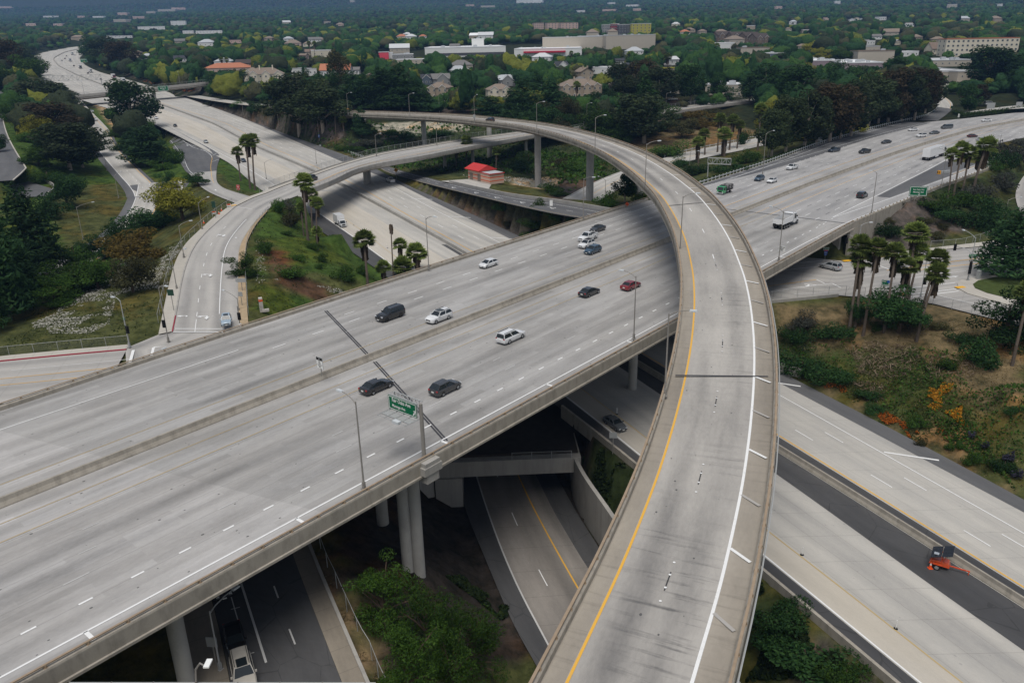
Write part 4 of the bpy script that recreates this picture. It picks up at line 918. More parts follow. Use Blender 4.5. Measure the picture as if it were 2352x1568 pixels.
me=bpy.data.meshes.new('ground');vs=np.stack([AX,AY,AZ],-1).reshape(-1,3)
idx=np.arange(NYA*NXA).reshape(NYA,NXA);fc=np.stack([idx[:-1,:-1],idx[:-1,1:],idx[1:,1:],idx[1:,:-1]],-1).reshape(-1,4)
def fast_mesh(name,vs,fc):
 me=bpy.data.meshes.new(name);n=fc.shape[1]
 me.vertices.add(len(vs));me.vertices.foreach_set('co',np.asarray(vs,np.float32).ravel())
 me.loops.add(fc.size);me.loops.foreach_set('vertex_index',np.asarray(fc,np.int32).ravel())
 me.polygons.add(len(fc));me.polygons.foreach_set('loop_start',np.arange(0,fc.size,n,dtype=np.int32));me.polygons.foreach_set('loop_total',np.full(len(fc),n,np.int32))
 me.update(calc_edges=True);return me
me=fast_mesh('ground',vs,fc)
GRASS,OLIVE,DRY,MULCH,EARTH,RED,FLOW,WOOD,DARKG,COVER=(.046,.085,.018),(.062,.072,.027),(.135,.108,.062),(.085,.075,.072),(.31,.235,.15),(.085,.050,.032),(.34,.33,.285),(.020,.028,.014),(.03,.045,.018),(.035,.05,.022)
q=vs.copy();rel=q-np.array([0,0,CAMZ]);cam_q=rel[:,:1]*_rt+rel[:,1:2]*_fw+rel[:,2:]*_up
px=CX+F*cam_q[:,0]/np.maximum(cam_q[:,2],1);py=CY+F*cam_q[:,1]/np.maximum(cam_q[:,2],1)
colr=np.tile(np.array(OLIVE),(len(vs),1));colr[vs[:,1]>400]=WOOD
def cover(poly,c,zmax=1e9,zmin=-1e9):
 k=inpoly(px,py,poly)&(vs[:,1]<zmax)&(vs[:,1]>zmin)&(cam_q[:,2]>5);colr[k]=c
cover([(0,250),(340,250),(330,480),(200,570),(0,700)],GRASS);cover([(100,430),(300,420),(280,520),(150,590)],OLIVE)
cover([(60,620),(400,560),(400,800),(0,840)],OLIVE)
cover([(588,430),(760,470),(1000,650),(900,700),(590,730)],GRASS);cover([(600,540),(690,620),(860,660),(760,700),(610,660)],OLIVE);cover([(605,580),(640,570),(700,640),(800,690),(720,690),(640,650)],RED)
cover([(940,420),(1200,470),(1420,500),(1200,560),(1080,500)],MULCH);cover([(1060,455),(1200,465),(1290,480),(1280,510),(1130,480)],OLIVE)
cover([(250,290),(430,330),(440,430),(360,420),(290,350)],GRASS)
cover([(470,370),(560,350),(640,420),(560,445)],GRASS)
cover([(600,280),(1300,280),(1500,400),(1300,420),(1000,400),(700,330)],COVER);cover([(860,285),(1060,275),(1080,300),(880,318)],FLOW);cover([(400,215),(800,290),(780,330),(620,300),(500,255)],MULCH);cover([(210,228),(262,224),(285,288),(262,300)],EARTH);cover([(280,150),(480,180),(480,220),(300,175)],MULCH);cover([(1180,410),(1290,410),(1290,440),(1180,425)],FLOW);cover([(1290,410),(1400,415),(1300,470),(1240,470)],MULCH)
cover([(1400,300),(1560,260),(1740,300),(1700,340),(1450,390)],DRY);cover([(1500,350),(1600,360),(1600,420),(1500,400)],COVER)
cover([(1000,225),(1560,225),(1560,262),(1000,262)],(.06,.05,.045))
cover([(2000,460),(2120,440),(2230,520),(2120,570),(1960,590)],MULCH);cover([(2110,440),(2352,380),(2352,540),(2240,520)],DARKG)
cover([(1770,700),(2352,700),(2352,1160),(1776,830)],DRY);cover([(1820,800),(2100,800),(2260,960),(2080,1000),(1930,900)],(.045,.06,.02));cover([(2230,930),(2352,950),(2352,1150),(2240,1080)],OLIVE);cover([(1776,740),(1850,740),(1880,850),(1776,850)],DARKG)
cover([(740,1180),(1330,900),(1500,1080),(1420,1250),(1300,1480),(1000,1568),(900,1568)],(.034,.030,.028));cover([(1315,985),(1500,1085),(1440,1310),(1345,1190)],(.022,.034,.013));cover([(660,1230),(700,1230),(890,1568),(800,1568)],(.20,.15,.09));cover([(690,1290),(760,1300),(790,1360),(740,1400)],(.1,.08,.06))  # first patch: mulch coloured darker to add to the viaduct's shade
cover([(1680,1300),(1760,1330),(2000,1568),(1680,1568)],DARKG);cover([(1800,1440),(1900,1480),(2000,1568),(1850,1568)],(.06,.055,.05))
cover([(1180,1180),(1260,1400),(1290,1500),(1180,1400)],(.075,.07,.068))
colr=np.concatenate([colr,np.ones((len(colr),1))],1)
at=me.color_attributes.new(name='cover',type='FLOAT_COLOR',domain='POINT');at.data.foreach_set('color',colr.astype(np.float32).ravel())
m,nt,b=nodemat('ground',.97,.1)
att=N_(nt,'ShaderNodeAttribute',attribute_name='cover');pos=N_(nt,'ShaderNodeNewGeometry').outputs['Position']
n1=noise_(nt,pos,.35,6,.7);n2=noise_(nt,pos,.07,4);n3=noise_(nt,pos,2.2,4,.7)
c1=mix_(nt,ramp_(nt,n1,.32,.68),(.30,.36,.28),(1.65,1.5,1.4));c2=mix_(nt,1.0,att.outputs['Color'],c1,'MULTIPLY')
c3=mix_(nt,ramp_(nt,n2,.5,.62),c2,mix_(nt,1.0,c2,(1.35,1.0,.75),'MULTIPLY'))
c4=mix_(nt,math_(nt,'MULTIPLY',ramp_(nt,n3,.56,.7),.55),c3,mix_(nt,1.0,c3,(.35,.4,.35),'MULTIPLY'))
nt.links.new(c4,b.inputs['Base Color'])
bp=N_(nt,'ShaderNodeBump',ins={'Height':n1,'Strength':.6,'Distance':.6});nt.links.new(bp.outputs[0],b.inputs['Normal'])
me.materials.append(m);me.polygons.foreach_set('use_smooth',[True]*len(me.polygons))
ground=bpy.data.objects.new('ground',me);C.objects.link(ground);ground['kind']='structure'
# BUILDINGS
PAL={}
def wallm(name,c):PAL[name]=simple(name,c,.85,.2,.08,.5);return PAL[name]
for n_,c_ in dict(cream_stucco=(.68,.62,.50),tan_stucco=(.42,.35,.27),white_stucco=(.74,.74,.72),beige_wall=(.48,.43,.36),grey_wall=(.30,.30,.30),pink_stucco=(.58,.42,.36),charcoal_wall=(.09,.09,.1),dark_red_wall=(.25,.03,.04),lime_wall=(.42,.38,.08),mauve_wall=(.30,.24,.26),hot_pink_wall=(.75,.09,.13),blue_grey_wall=(.12,.15,.19),brown_shingle=(.20,.15,.12),grey_shingle=(.17,.165,.16),dark_shingle=(.05,.052,.06),terracotta_roof=(.42,.17,.10),pale_roof=(.55,.56,.57),white_roof=(.78,.79,.8),tan_roof=(.23,.185,.15),dark_brown_roof=(.07,.055,.05),metal_roof=(.42,.44,.46),red_awning=(.50,.03,.06),window_glass=(.045,.055,.06),window_trim=(.7,.7,.68),garage_white=(.7,.69,.66)).items():wallm(n_,c_)
PAL['window_glass'].node_tree.nodes['Principled BSDF'].inputs['Roughness'].default_value=.12
WINM={}
def window_mesh(w_,h_):
 key=(round(w_,1),round(h_,1))
 if key not in WINM:
  mb=MB();mb.box((0,-.03,0),(w_,.08,h_),0);mb.box((0,-.06,0),(w_-.24,.08,h_-.24),1);mb.box((0,-.08,0),(.07,.09,h_-.2),0)
  o=mb.build('window',[PAL['window_trim'],PAL['window_glass']]);WINM[key]=o.data;bpy.data.objects.remove(o)
 return WINM[key]
BLDG=[]
def building(q,wpx,h,d=None,roof='flat',wall='cream_stucco',rm='brown_shingle',yaw=0.0,win=(4,1),label='',cat='house',group=None,name=None,roofh=None,eave=.5,units=0,gables=0,chimney=0,garage=0,at=None,wm=None,ww=(1.3,1.4),clear=True,awn=None,band=None):
 """a building whose front foot is seen at q; wpx is its width in crop pixels"""
 p=Q(*q)if len(q)==4 else tuple(q)
 b=T(p)if at is None else np.array(at);dep=PR(b)[2]
 W=wm if wm else wpx*.2501*dep/F;d=d or W*.7;yaw=math.radians(yaw)
 r=empty(name or cat.replace(' ','_'),(float(b[0]),float(b[1]),float(b[2])),yaw,label,cat,group)
 mb=MB();mb.box((0,d/2,h/2-1),(W,d,h+2),0);wo=mb.build('wall',PAL[wall],r)
 roofh=roofh if roofh is not None else(min(W,d)*.28 if roof!='flat' else .5);x,y0,y1=W/2+eave,-eave,d+eave
 rb=MB()
 if roof=='flat':
  rb.box((0,d/2,h+.06),(W+.1,d+.1,.12),0)
  for(cx_,cy_,sx,sy)in((0,0,W+.3,.35),(0,d,W+.3,.35),(-W/2,d/2,.3,d-.4),(W/2,d/2,.3,d-.4)):rb.box((cx_,cy_,h+.4),(sx,sy,.7),0)
 elif roof=='hip':
  k=min(W,d)/2+eave
  if W>=d:A,B=(-x+k,d/2,h+roofh),(x-k,d/2,h+roofh)
  else:A,B=(0,y0+k,h+roofh),(0,y1-k,h+roofh)
  c=[(-x,y0,h-.1),(x,y0,h-.1),(x,y1,h-.1),(-x,y1,h-.1)]
  if W>=d:fs=[[c[0],c[1],B,A],[c[1],c[2],B],[c[2],c[3],A,B],[c[3],c[0],A]]
  else:fs=[[c[0],c[1],A],[c[1],c[2],B,A],[c[2],c[3],B],[c[3],c[0],A,B]]
  for f in fs:rb.poly(f)
  rb.poly(c[::-1])
 else:
  if roof=='gable':P=[(-x,y0,h-.15),(x,y0,h-.15),(x,d/2,h+roofh),(-x,d/2,h+roofh),(-x,y1,h-.15),(x,y1,h-.15)]
  else:P=[(-x,y0,h-.15),(-x,y1,h-.15),(0,y1,h+roofh),(0,y0,h+roofh),(x,y0,h-.15),(x,y1,h-.15)]
  rb.poly([P[0],P[1],P[2],P[3]]);rb.poly([P[3],P[2],P[5],P[4]])
  lo=[(a,b_,c_-.25)for a,b_,c_ in P];rb.poly([lo[3],lo[2],lo[1],lo[0]]);rb.poly([lo[4],lo[5],lo[2],lo[3]])
  for i,j in((0,1),(4,5)):rb.poly([P[i],P[j],lo[j],lo[i]])
  gm=MB()
  if roof=='gable':
   for sx in(-W/2,W/2):gm.poly([(sx,0,h),(sx,d,h),(sx,d/2,h+roofh*.93)])
  else:
   for sy in(0.0,d):gm.poly([(-W/2,sy,h),(W/2,sy,h),(0,sy,h+roofh*.93)])
  gm.build('gable_wall',PAL[wall],r)
 ro=rb.build('roof',PAL[rm],r)
 if gables:
  gw=W/gables*.72
  for k in range(gables):
   cx_=-W/2+(k+.5)*W/gables;gh=gw*.42;z0=h-.2
   g2=MB();dd=d*.5
   g2.poly([(cx_-gw/2,-1.3,z0),(cx_,-1.3,z0+gh),(cx_,dd,z0+gh),(cx_-gw/2,dd,z0)]);g2.poly([(cx_,-1.3,z0+gh),(cx_+gw/2,-1.3,z0),(cx_+gw/2,dd,z0),(cx_,dd,z0+gh)])
   g2.build('cross_gable',PAL[rm],r)
   g3=MB();g3.poly([(cx_-gw*.45,-1.05,z0-h*.85),(cx_+gw*.45,-1.05,z0-h*.85),(cx_+gw*.45,-1.05,z0+.1),(cx_,-1.05,z0+gh-.15),(cx_-gw*.45,-1.05,z0+.1)]);g3.box((cx_,-.5,(z0-h*.4)/1),(gw*.9,1.0,h*.85),0)
   g3.build('bay',PAL[wall],r)
   t3=MB()
   for sg in(-1,1):
    t3.poly([(cx_,-1.32,z0+gh),(cx_+sg*gw/2,-1.32,z0),(cx_+sg*gw/2,-1.32,z0-.35),(cx_,-1.32,z0+gh-.4)][::sg])
   t3.build('fascia',PAL['window_trim'],r)
 nxw,nyw=win;dat=window_mesh(*ww)
 for i in range(nxw):
  for j in range(nyw):
   zz=h*(j+.55)/nyw;xx=-W/2+(i+.5)*W/nxw
   o=bpy.data.objects.new('window',dat);link(o,r);o.location=(xx,-(1.1 if gables else 0),zz)
 for sgn,rz_ in((1,math.pi/2),(-1,-math.pi/2)):
  ns=max(1,int(nxw*d/W*.7))if nxw else 0
  for i in range(min(ns,6)):
   for j in range(nyw):
    o=bpy.data.objects.new('window',dat);link(o,r);o.location=(sgn*W/2,(i+.5)*d/ns,h*(j+.55)/nyw);o.rotation_euler=(0,0,rz_)
 for k in range(chimney):mb=MB();mb.box((W*(.2-.35*k),d*.35,h+roofh*.6),(.9,.9,roofh*1.6),0);mb.build('chimney',PAL[wall],ro)
 for k in range(garage):mb=MB();mb.box((-W*.25+k*W*.4,-.05,1.2),(W*.26,.1,2.3),0);mb.build('garage_door',PAL['garage_white'],r)
 for k in range(units):
  ux=(rng.random()-.5)*W*.8;uy=d*(.2+.6*rng.random());s=1.4+rng.random()*1.6
  mb=MB();mb.box((ux,uy,h+.12+s*.35),(s*1.4,s,s*.7),0);mb.tube((ux,uy,h+.12+s*.7),(ux,uy,h+.3+s*.7),s*.3,n=8);mb.build('rooftop_unit',PAL['metal_roof'],ro)
 if awn:mb=MB();mb.box((awn[0]*W,-1.2,awn[2]),(awn[1]*W,2.6,1.6),0);mb.build('awning',PAL['red_awning'],r)
 if band:mb=MB();mb.box((0,-.06,h*band[1]),(W*.96,.1,h*band[2]),0);mb.build('window_band',PAL[band[0]],r)
 u0,v0,dz_=PR(b);top=PR(b+np.array([0,0,h+roofh]))
 hw=W/2*F/dep
 if clear:BLDG.append((b+np.array([-math.sin(yaw)*d/2,math.cos(yaw)*d/2,0]),max(W,d)*.55,(u0-hw-2,top[1]-d*.25*F/dep*.3,u0+hw+2,v0-.3*(v0-top[1])),dep))
 return r
H_=building
pm,nt,b=nodemat('striped_pink_wall',.85,.2)
z_=N_(nt,'ShaderNodeSeparateXYZ',ins={0:N_(nt,'ShaderNodeTexCoord').outputs['Object']}).outputs[2]
st_=math_(nt,'LESS_THAN',math_(nt,'FRACT',math_(nt,'DIVIDE',math_(nt,'ADD',z_,.35),1.25)),.27)
nt.links.new(mix_(nt,st_,(.60,.42,.33),(.62,.10,.035)),b.inputs['Base Color'])
MT['redroof']=simple('red_metal_roof',(.52,.035,.03),.5,.4,.12,.8)
a=PL(Q(1,1,1950,78),-5.2);b_=PL(Q(1,1,2148,125),-5.2);c_=PL(Q(1,1,2275,100),-5.2)
yaw=math.atan2(b_[1]-a[1],b_[0]-a[0]);Lp=np.linalg.norm((b_-a)[:2]);dp=6.0
r=empty('pump_house',(float(a[0]),float(a[1]),-5.3),yaw,'small pink pump house with orange stripes and a bright red roof between the ramps','utility building')
mb=MB();mb.box((Lp*.28,dp/2,2.1),(Lp*.56,dp,4.2),0);mb.box((Lp*.78,dp/2,1.75),(Lp*.44,dp,3.5),0);mb.build('wall',pm,r)
mb=MB();x0,x1=-.9,Lp*.6;P=[(x0,-1.0,4.1),(x1,-1.0,4.1),(x1,dp/2,5.8),(x0,dp/2,5.8),(x0,dp+1,4.1),(x1,dp+1,4.1)]
mb.poly(P[:4]);mb.poly([P[3],P[2],P[5],P[4]]);mb.poly([P[0],P[3],P[4]]);mb.poly([P[1],P[5],P[2]]);mb.box(((x0+x1)/2,dp/2,4.02),(x1-x0,dp+2,.16),0);mb.build('roof',MT['redroof'],r)
mb=MB();mb.box((Lp*.79,dp/2,3.6),(Lp*.46,dp+.3,.12),0);mb.build('flat_roof',PAL['metal_roof'],r)
mb=MB();mb.box((Lp*.79,-.16,3.62),(Lp*.47,.16,.3),0);mb.box((Lp*1.02,dp/2,3.62),(.14,dp+.3,.3),0);mb.build('roof_trim',MT['redroof'],r)
for k in(.16,.52):
 mb=MB();mb.box((Lp*k,-.05,1.35),(2.0,.12,2.7),0);mb.build('door',PAL['tan_roof'],r)
pump=r
TH='townhouses on the slope behind the flyover'
H_((1,0,100,775),330,7.5,16,'hip','cream_stucco','tan_roof',15,(7,2),'row of cream townhouses with arched windows above the feeder road','townhouse',TH,gables=3,chimney=2,garage=2,name='townhouse')
H_((0,0,2330,755),160,7.5,12,'hip','cream_stucco','tan_roof',15,(3,2),'leftmost cream townhouse block next to the orange tiled roof','townhouse',TH,gables=2)
H_((1,0,505,700),110,5.5,10,'flat','white_stucco','pale_roof',10,(3,1),'small white flat roofed house right of the cream townhouse row','house')
H_((1,0,375,690),90,5,9,'flat','white_stucco','pale_roof',10,(2,1),'white flat roofed house half hidden behind the cream townhouse row','house')
H_((1,0,1670,912),205,7,11,'hip','tan_stucco','tan_roof',-12,(4,2),'tan two storey house with white trim left of the cream gabled house','house',TH,chimney=1,gables=2)
H_((1,0,2245,922),225,6.5,11,'hip','cream_stucco','tan_roof',10,(4,2),'cream house with twin gables and balcony above the flyover','house',TH,gables=2,garage=2)
H_((1,0,1565,800),115,6,11,'gable','blue_grey_wall','dark_shingle',20,(3,1),'house with steep near black roof behind the tan house','house',gables=1)
H_((1,0,1715,805),170,6,12,'gable','grey_wall','grey_shingle',20,(3,1),'house with grey shingle gable roof right of the black roofed one','house',gables=1)
H_((1,0,2310,800),150,5,11,'gable','grey_wall','metal_roof',15,(3,1),'house with pale metal roof behind the cream gabled house','house',gables=1)
H_((1,0,2095,895),110,3.2,9,'hip','beige_wall','dark_brown_roof',0,(2,1),'low outbuilding with dark brown hip roof between tan and cream houses','house')
H_((2,0,640,905),380,7.5,13,'hip','tan_stucco','tan_roof',8,(8,2),'long tan townhouse row with four white trimmed gables and three palms in front','townhouse',TH,gables=4,chimney=2)
H_((2,0,690,735),130,6,10,'gabley','tan_stucco','tan_roof',25,(2,2),'tan house with twin chimneys above the long townhouse row','house',chimney=2)
H_((2,0,640,790),140,3.5,10,'hip','grey_wall','grey_shingle',10,(2,1),'low house with a grey roof just behind the long townhouse row','house')
H_((2,0,465,655),120,5,10,'gable','white_stucco','dark_shingle',20,(2,1),'white house with near black roof and gable among yellow green trees','house',gables=1)
H_((2,0,1000,890),190,7,11,'hip','tan_stucco','tan_roof',0,(3,2),'tan townhouse half hidden behind dark eucalyptus trees','townhouse',TH,gables=1)
H_((2,0,1940,890),340,7,16,'flat','beige_wall','white_roof',-28,(6,2),'cream flat roofed apartment block behind the street bridge','apartment building',units=2)
H_((2,0,1560,860),170,4,9,'flat','beige_wall','white_roof',0,(3,1),'low building with white flat roof left of the cream apartment block','building')
H_((2,0,1440,680),120,4,9,'flat','tan_stucco','lime_wall',0,(2,1),'small building with moss green flat roof behind eucalyptus','building')
H_((2,0,1490,600),110,5,9,'gable','white_stucco','pale_roof',30,(2,1),'white house with pale roof among dark trees right of centre','house')
H_((0,0,2090,672),420,4.5,20,'hip','pink_stucco','terracotta_roof',8,(7,1),'wide low building with bright terracotta roof near the far overpass','building',roofh=4)
H_((0,0,2050,612),160,5,12,'hip','white_stucco','metal_roof',0,(3,1),'building with pale grey roof behind the terracotta roofed one','building')
H_((0,0,1665,575),130,4.5,10,'gable','white_stucco','dark_shingle',10,(2,1),'white house with dark slate roof among trees at upper left','house')
H_((0,0,1345,545),95,4,9,'hip','grey_wall','metal_roof',0,(2,1),'grey roofed house by the far freeway slope','house')
H_((0,0,1265,530),60,6,8,'hip','tan_stucco','tan_roof',0,(2,2),'tan two storey house at the far freeway slope','house')
H_((0,0,2240,620),160,4,12,'gable','brown_shingle','dark_brown_roof',0,(2,1),'house with dark brown roof right of the terracotta roofed building','house')
H_((0,0,2165,400),110,5,10,'flat','pink_stucco','tan_roof',0,(3,1),'flat tan building behind yellow green trees at upper left','building')
H_((0,0,710,372),110,6,12,'hip','tan_stucco','tan_roof',0,(3,2),'tan house where the far freeway bend disappears','house')
H_((0,0,1100,365),220,7,20,'flat','white_stucco','white_roof',25,(7,2),'long white flat roofed block behind the far freeway','commercial building')
H_((0,0,1395,275),240,8,24,'flat','white_stucco','pale_roof',10,(6,1),'white commercial block at the far upper left','commercial building')
H_((0,0,1640,240),130,14,20,'flat','white_stucco','white_roof',10,(4,3),'tall white block standing out of the distant trees at upper left','commercial building')
H_((0,0,1730,312),100,6,14,'flat','white_stucco','white_roof',0,(4,1),'short white building in a row with the long low white one','commercial building')
H_((0,0,1920,312),240,6,16,'flat','white_stucco','white_roof',0,(8,1),'long low white building behind a row of palms','commercial building')
FARG='pale buildings showing between distant trees'
for q,w_,h_ in(((0,0,1125,142),85,12),((0,0,745,165),60,8),((0,0,470,162),130,7),((0,0,900,166),110,7),((0,0,1275,172),100,8),((0,0,1385,125),80,10),((0,0,1530,108),160,12),((0,0,1640,95),120,14),((0,0,285,240),100,8),((0,0,530,240),90,7),((0,0,50,78),130,10),((0,0,1100,205),150,9),((1,0,880,22),40,12),((1,0,655,218),60,6),((1,0,1970,60),70,9),((1,0,2130,70),130,8),((2,0,160,32),240,18),((2,0,1100,62),110,8),((2,0,640,115),70,7),((2,0,890,105),120,7),((2,0,1150,100),70,7),((2,0,920,40),60,8),((3,0,1690,75),90,10),((3,0,2130,62),60,8),((3,0,1050,190),90,7),((3,0,525,190),40,6),((3,0,1300,250),80,7),((3,0,640,35),50,10),((3,0,100,82),60,8)):
 H_(q,w_,h_,None,'flat',rng.choice(['white_stucco','beige_wall','pink_stucco']),rng.choice(['white_roof','pale_roof','tan_roof']),float(rng.integers(-25,25)),(4,1),'pale building standing among the distant trees towards the foot of the hills','building',FARG,ww=(2.0,2.0),name='distant_building')
HOUSES='small houses scattered among the trees of the middle distance'
for q,w_,rf,rm_,wl_ in(((1,0,305,380),90,'hip','metal_roof','white_stucco'),((1,0,540,390),110,'gable','grey_shingle','white_stucco'),((1,0,590,385),70,'hip','tan_roof','tan_stucco'),((1,0,340,425),150,'hip','tan_roof','pink_stucco'),((1,0,480,430),90,'hip','tan_roof','cream_stucco'),((1,0,110,375),80,'hip','tan_roof','tan_stucco'),((1,0,430,545),70,'gable','tan_roof','pink_stucco'),((1,0,510,510),110,'gable','brown_shingle','tan_stucco'),((1,0,770,240),70,'hip','tan_roof','pink_stucco'),((1,0,1340,360),100,'hip','terracotta_roof','cream_stucco'),((1,0,1530,358),70,'hip','terracotta_roof','white_stucco'),((1,0,1385,335),70,'hip','pale_roof','white_stucco'),((1,0,1820,455),90,'gable','grey_shingle','grey_wall'),((1,0,890,690),120,'gable','grey_shingle','white_stucco'),((1,0,1060,740),70,'gabley','tan_roof','tan_stucco'),((2,0,990,600),80,'gable','dark_shingle','white_stucco'),((2,0,1050,640),70,'gable','dark_shingle','tan_stucco'),((2,0,1420,650),90,'hip','grey_shingle','beige_wall'),((2,0,260,840),60,'gable','metal_roof','white_stucco'),((2,0,1590,320),90,'hip','terracotta_roof','cream_stucco'),((2,0,1640,300),90,'hip','tan_roof','tan_stucco'),((2,0,1925,320),110,'hip','tan_roof','pink_stucco'),((2,0,1755,312),70,'hip','tan_roof','tan_stucco'),((3,0,1000,365),90,'gable','grey_shingle','white_stucco'),((3,0,945,415),80,'flat','white_roof','white_stucco'),((3,0,900,415),70,'gable','grey_shingle','white_stucco'),((3,0,1190,415),60,'gabley','pale_roof','cream_stucco'),((3,0,1380,372),110,'hip','tan_roof','tan_stucco'),((3,0,1560,395),110,'hip','tan_roof','tan_stucco'),((3,0,190,290),50,'hip','tan_roof','cream_stucco'),((3,0,345,305),60,'flat','white_roof','beige_wall'),((3,0,320,460),90,'hip','tan_roof','beige_wall'),((3,0,820,190),60,'gabley','tan_roof','cream_stucco'),((3,0,770,200),60,'gabley','pale_roof','white_stucco')):
 col={'white_stucco':'white','cream_stucco':'cream','tan_stucco':'tan','pink_stucco':'pink','grey_wall':'grey','beige_wall':'beige'}[wl_]
 rn={'hip':'hipped','gable':'gabled','gabley':'front gabled','flat':'flat'}[rf]
 H_(q,w_,4.2,None,rf,wl_,rm_,float(rng.integers(-20,30)),(3,1),f'{col} house with a {rn} {rm_.replace("_", " ").replace(" roof", "")} roof among the trees in the middle distance','house',HOUSES)
g_=np.random.default_rng(77);made=0
while made<34:
 u_,v_=g_.uniform(250,2330),48+150*g_.random()**1.1
 if v_>118 and 700<u_<2100 and g_.random()<.5:continue
 if u_<620 and v_>110:continue
 if any(x0-6<u_<x1+6 and y0-4<v_<y1+6 for _,_,(x0,y0,x1,y1),_ in BLDG):continue
 p_=T((u_,v_));made+=1;rf=str(g_.choice(['flat','hip','gable','hip']));wl_=str(g_.choice(['white_stucco','white_stucco','cream_stucco','beige_wall','tan_stucco']));rm_=str(g_.choice(['white_roof','pale_roof','metal_roof','tan_roof','terracotta_roof','grey_shingle']if rf!='flat' else['white_roof','pale_roof']))
 H_((u_,v_),0,4.5+3*g_.random(),None,rf,wl_,rm_,float(g_.integers(-30,30)),(3,1),'pale house or low building half hidden by trees in the distant town','house','pale roofs in the distant town',wm=float(g_.uniform(13,26)),name='distant_house',clear=bool(g_.random()<.6))
H_((1,0,1925,525),740,9.5,150,'flat','white_stucco','white_roof',3,(0,0),'long white modern building with a dark window band left of the red awning store','commercial building',units=5,name='white_building',band=('charcoal_wall',.3,.3))
H_((1,0,2040,470),110,13,12,'flat','white_stucco','white_roof',3,(0,0),'square white rooftop tower on the long modern building','commercial building',units=2,clear=False)
H_((2,0,330,520),620,7.5,230,'flat','white_stucco','white_roof',-4,(0,0),'wide white roofed store with a long bright red awning','store',units=10,awn=(-.05,.62,4.6),name='store_building')
H_((2,0,560,452),560,13,130,'flat','beige_wall','pale_roof',-6,(0,0),'huge windowless beige retail block, left half','store',units=5,name='store_building')
H_((2,0,1090,452),470,15,130,'flat','beige_wall','pale_roof',10,(0,0),'huge windowless beige retail block, right half with small rooftop pyramid','store',units=6,name='store_building')
H_((2,0,740,365),110,10,16,'hip','beige_wall','tan_roof',0,(0,0),'beige entrance pavilion with pyramid roof left on the retail block','store')
H_((2,0,925,365),90,11,16,'hip','beige_wall','tan_roof',0,(0,0),'beige entrance pavilion with pyramid roof right on the retail block','store')
for x_,w_,m_,nm,hh in((880,100,'grey_wall','grey',15),(945,75,'dark_red_wall','dark red',16),(1040,130,'charcoal_wall','charcoal',15),(1185,180,'lime_wall','lime yellow',16)):
 H_((2,0,x_,325),w_,hh,20,'flat',m_,'pale_roof',0,(5,4),f'{nm} block in the row of multicoloured apartments','apartment building',ww=(2,1.8),name='apartment_block')
for x_,w_ in((400,150),(530,160),(250,90)):H_((2,0,x_,280),w_,13,22,'flat','pink_stucco','tan_roof',10,(5,4),'pink stepped apartment block in the distance, centre left','apartment building','pink apartments in the distance',ww=(2,1.8),name='apartment_block')
H_((1,0,1175,548),90,7,14,'flat','hot_pink_wall','pale_roof',5,(0,0),'hot pink walled shop beside white awnings','shop',name='shop')
H_((1,0,1225,545),60,6,14,'flat','white_stucco','white_roof',5,(0,0),'white shop front directly right of the hot pink one','shop',name='shop')
H_((1,0,1350,550),190,5,16,'flat','grey_wall','white_roof',5,(6,1),'grey shop building with white canopy roof near the pink shop','shop',name='shop',units=3)
H_((1,0,1320,490),180,6,16,'gable','beige_wall','pale_roof',5,(4,1),'pale gabled building behind the pink shop','building')
H_((1,0,1420,590),260,4,14,'flat','beige_wall','white_roof',0,(5,1),'low flat building in front of the shops','building')
H_((2,0,1130,505),160,4,14,'hip','white_stucco','metal_roof',0,(4,1),'low house with blue grey roof by the car park and poplars','house')
for x_,y_,w_ in((1960,395,160),(2090,400,150),(2210,405,150),(2300,420,140)):H_((2,0,x_,y_),w_,9,18,'gable','brown_shingle','dark_brown_roof',15,(5,2),'dark brown gabled apartment house in the row at upper right','apartment building','dark brown apartment houses',gables=2,name='apartment_house')
H_((2,0,1950,470),180,8,25,'flat','white_stucco','white_roof',0,(0,0),'white store with flat roof in front of the dark brown apartments','store',name='store_building')
H_((2,0,2230,500),260,6,25,'flat','beige_wall','tan_roof',-4,(0,0),'tan flat roofed store right of the white one','store',name='store_building',units=2)
H_((3,0,1950,520),640,15,18,'flat','cream_stucco','terracotta_roof',-5,(15,4),'large cream four storey apartment block with rows of dark windows','apartment building',ww=(1.9,1.8),name='apartment_building')
H_((3,0,1565,500),140,5,12,'gable','cream_stucco','brown_shingle',10,(3,1),'cream house with big brown roof left of the cream apartment block','house',roofh=6)
H_((3,0,500,620),260,5,70,'flat','mauve_wall','white_roof',-4,(0,0),'mauve walled store with white roof units, left one','store',units=7,name='store_building')
H_((3,0,860,650),360,5.5,75,'flat','mauve_wall','white_roof',-8,(0,0),'mauve walled store with white roof units, right one','store',units=10,name='store_building')
H_((3,0,985,575),320,9,25,'flat','beige_wall','tan_roof',-6,(0,0),'tan windowless store behind the mauve ones','store',units=1,name='store_building')
H_((3,0,1690,612),350,4.5,50,'flat','beige_wall','pale_roof',-5,(6,1),'low shop row with pale roof in front of the cream apartment block','shop',name='shop',units=4)
H_((3,0,1715,752),350,6.5,60,'flat','beige_wall','pale_roof',-3,(0,0),'beige store with red corner awning by the winding ramp','store',units=6,awn=(-.44,.14,4.6),name='store_building')
H_((3,0,80,545),160,5,16,'flat','blue_grey_wall','white_roof',0,(5,1),'dark blue shop with white roof at right centre','shop',name='shop',units=2)
H_((3,0,1300,520),160,4,16,'flat','white_stucco','white_roof',0,(4,1),'white flat shop with awnings left of the cream apartment block','shop',name='shop')
H_((3,0,950,500),160,7,16,'flat','beige_wall','pale_roof',10,(4,1),'beige block behind the tan windowless store','building')
MT['graffiti']=simple('mottled_white_wall',(.5,.47,.43),.9,.1,.5,1.2)
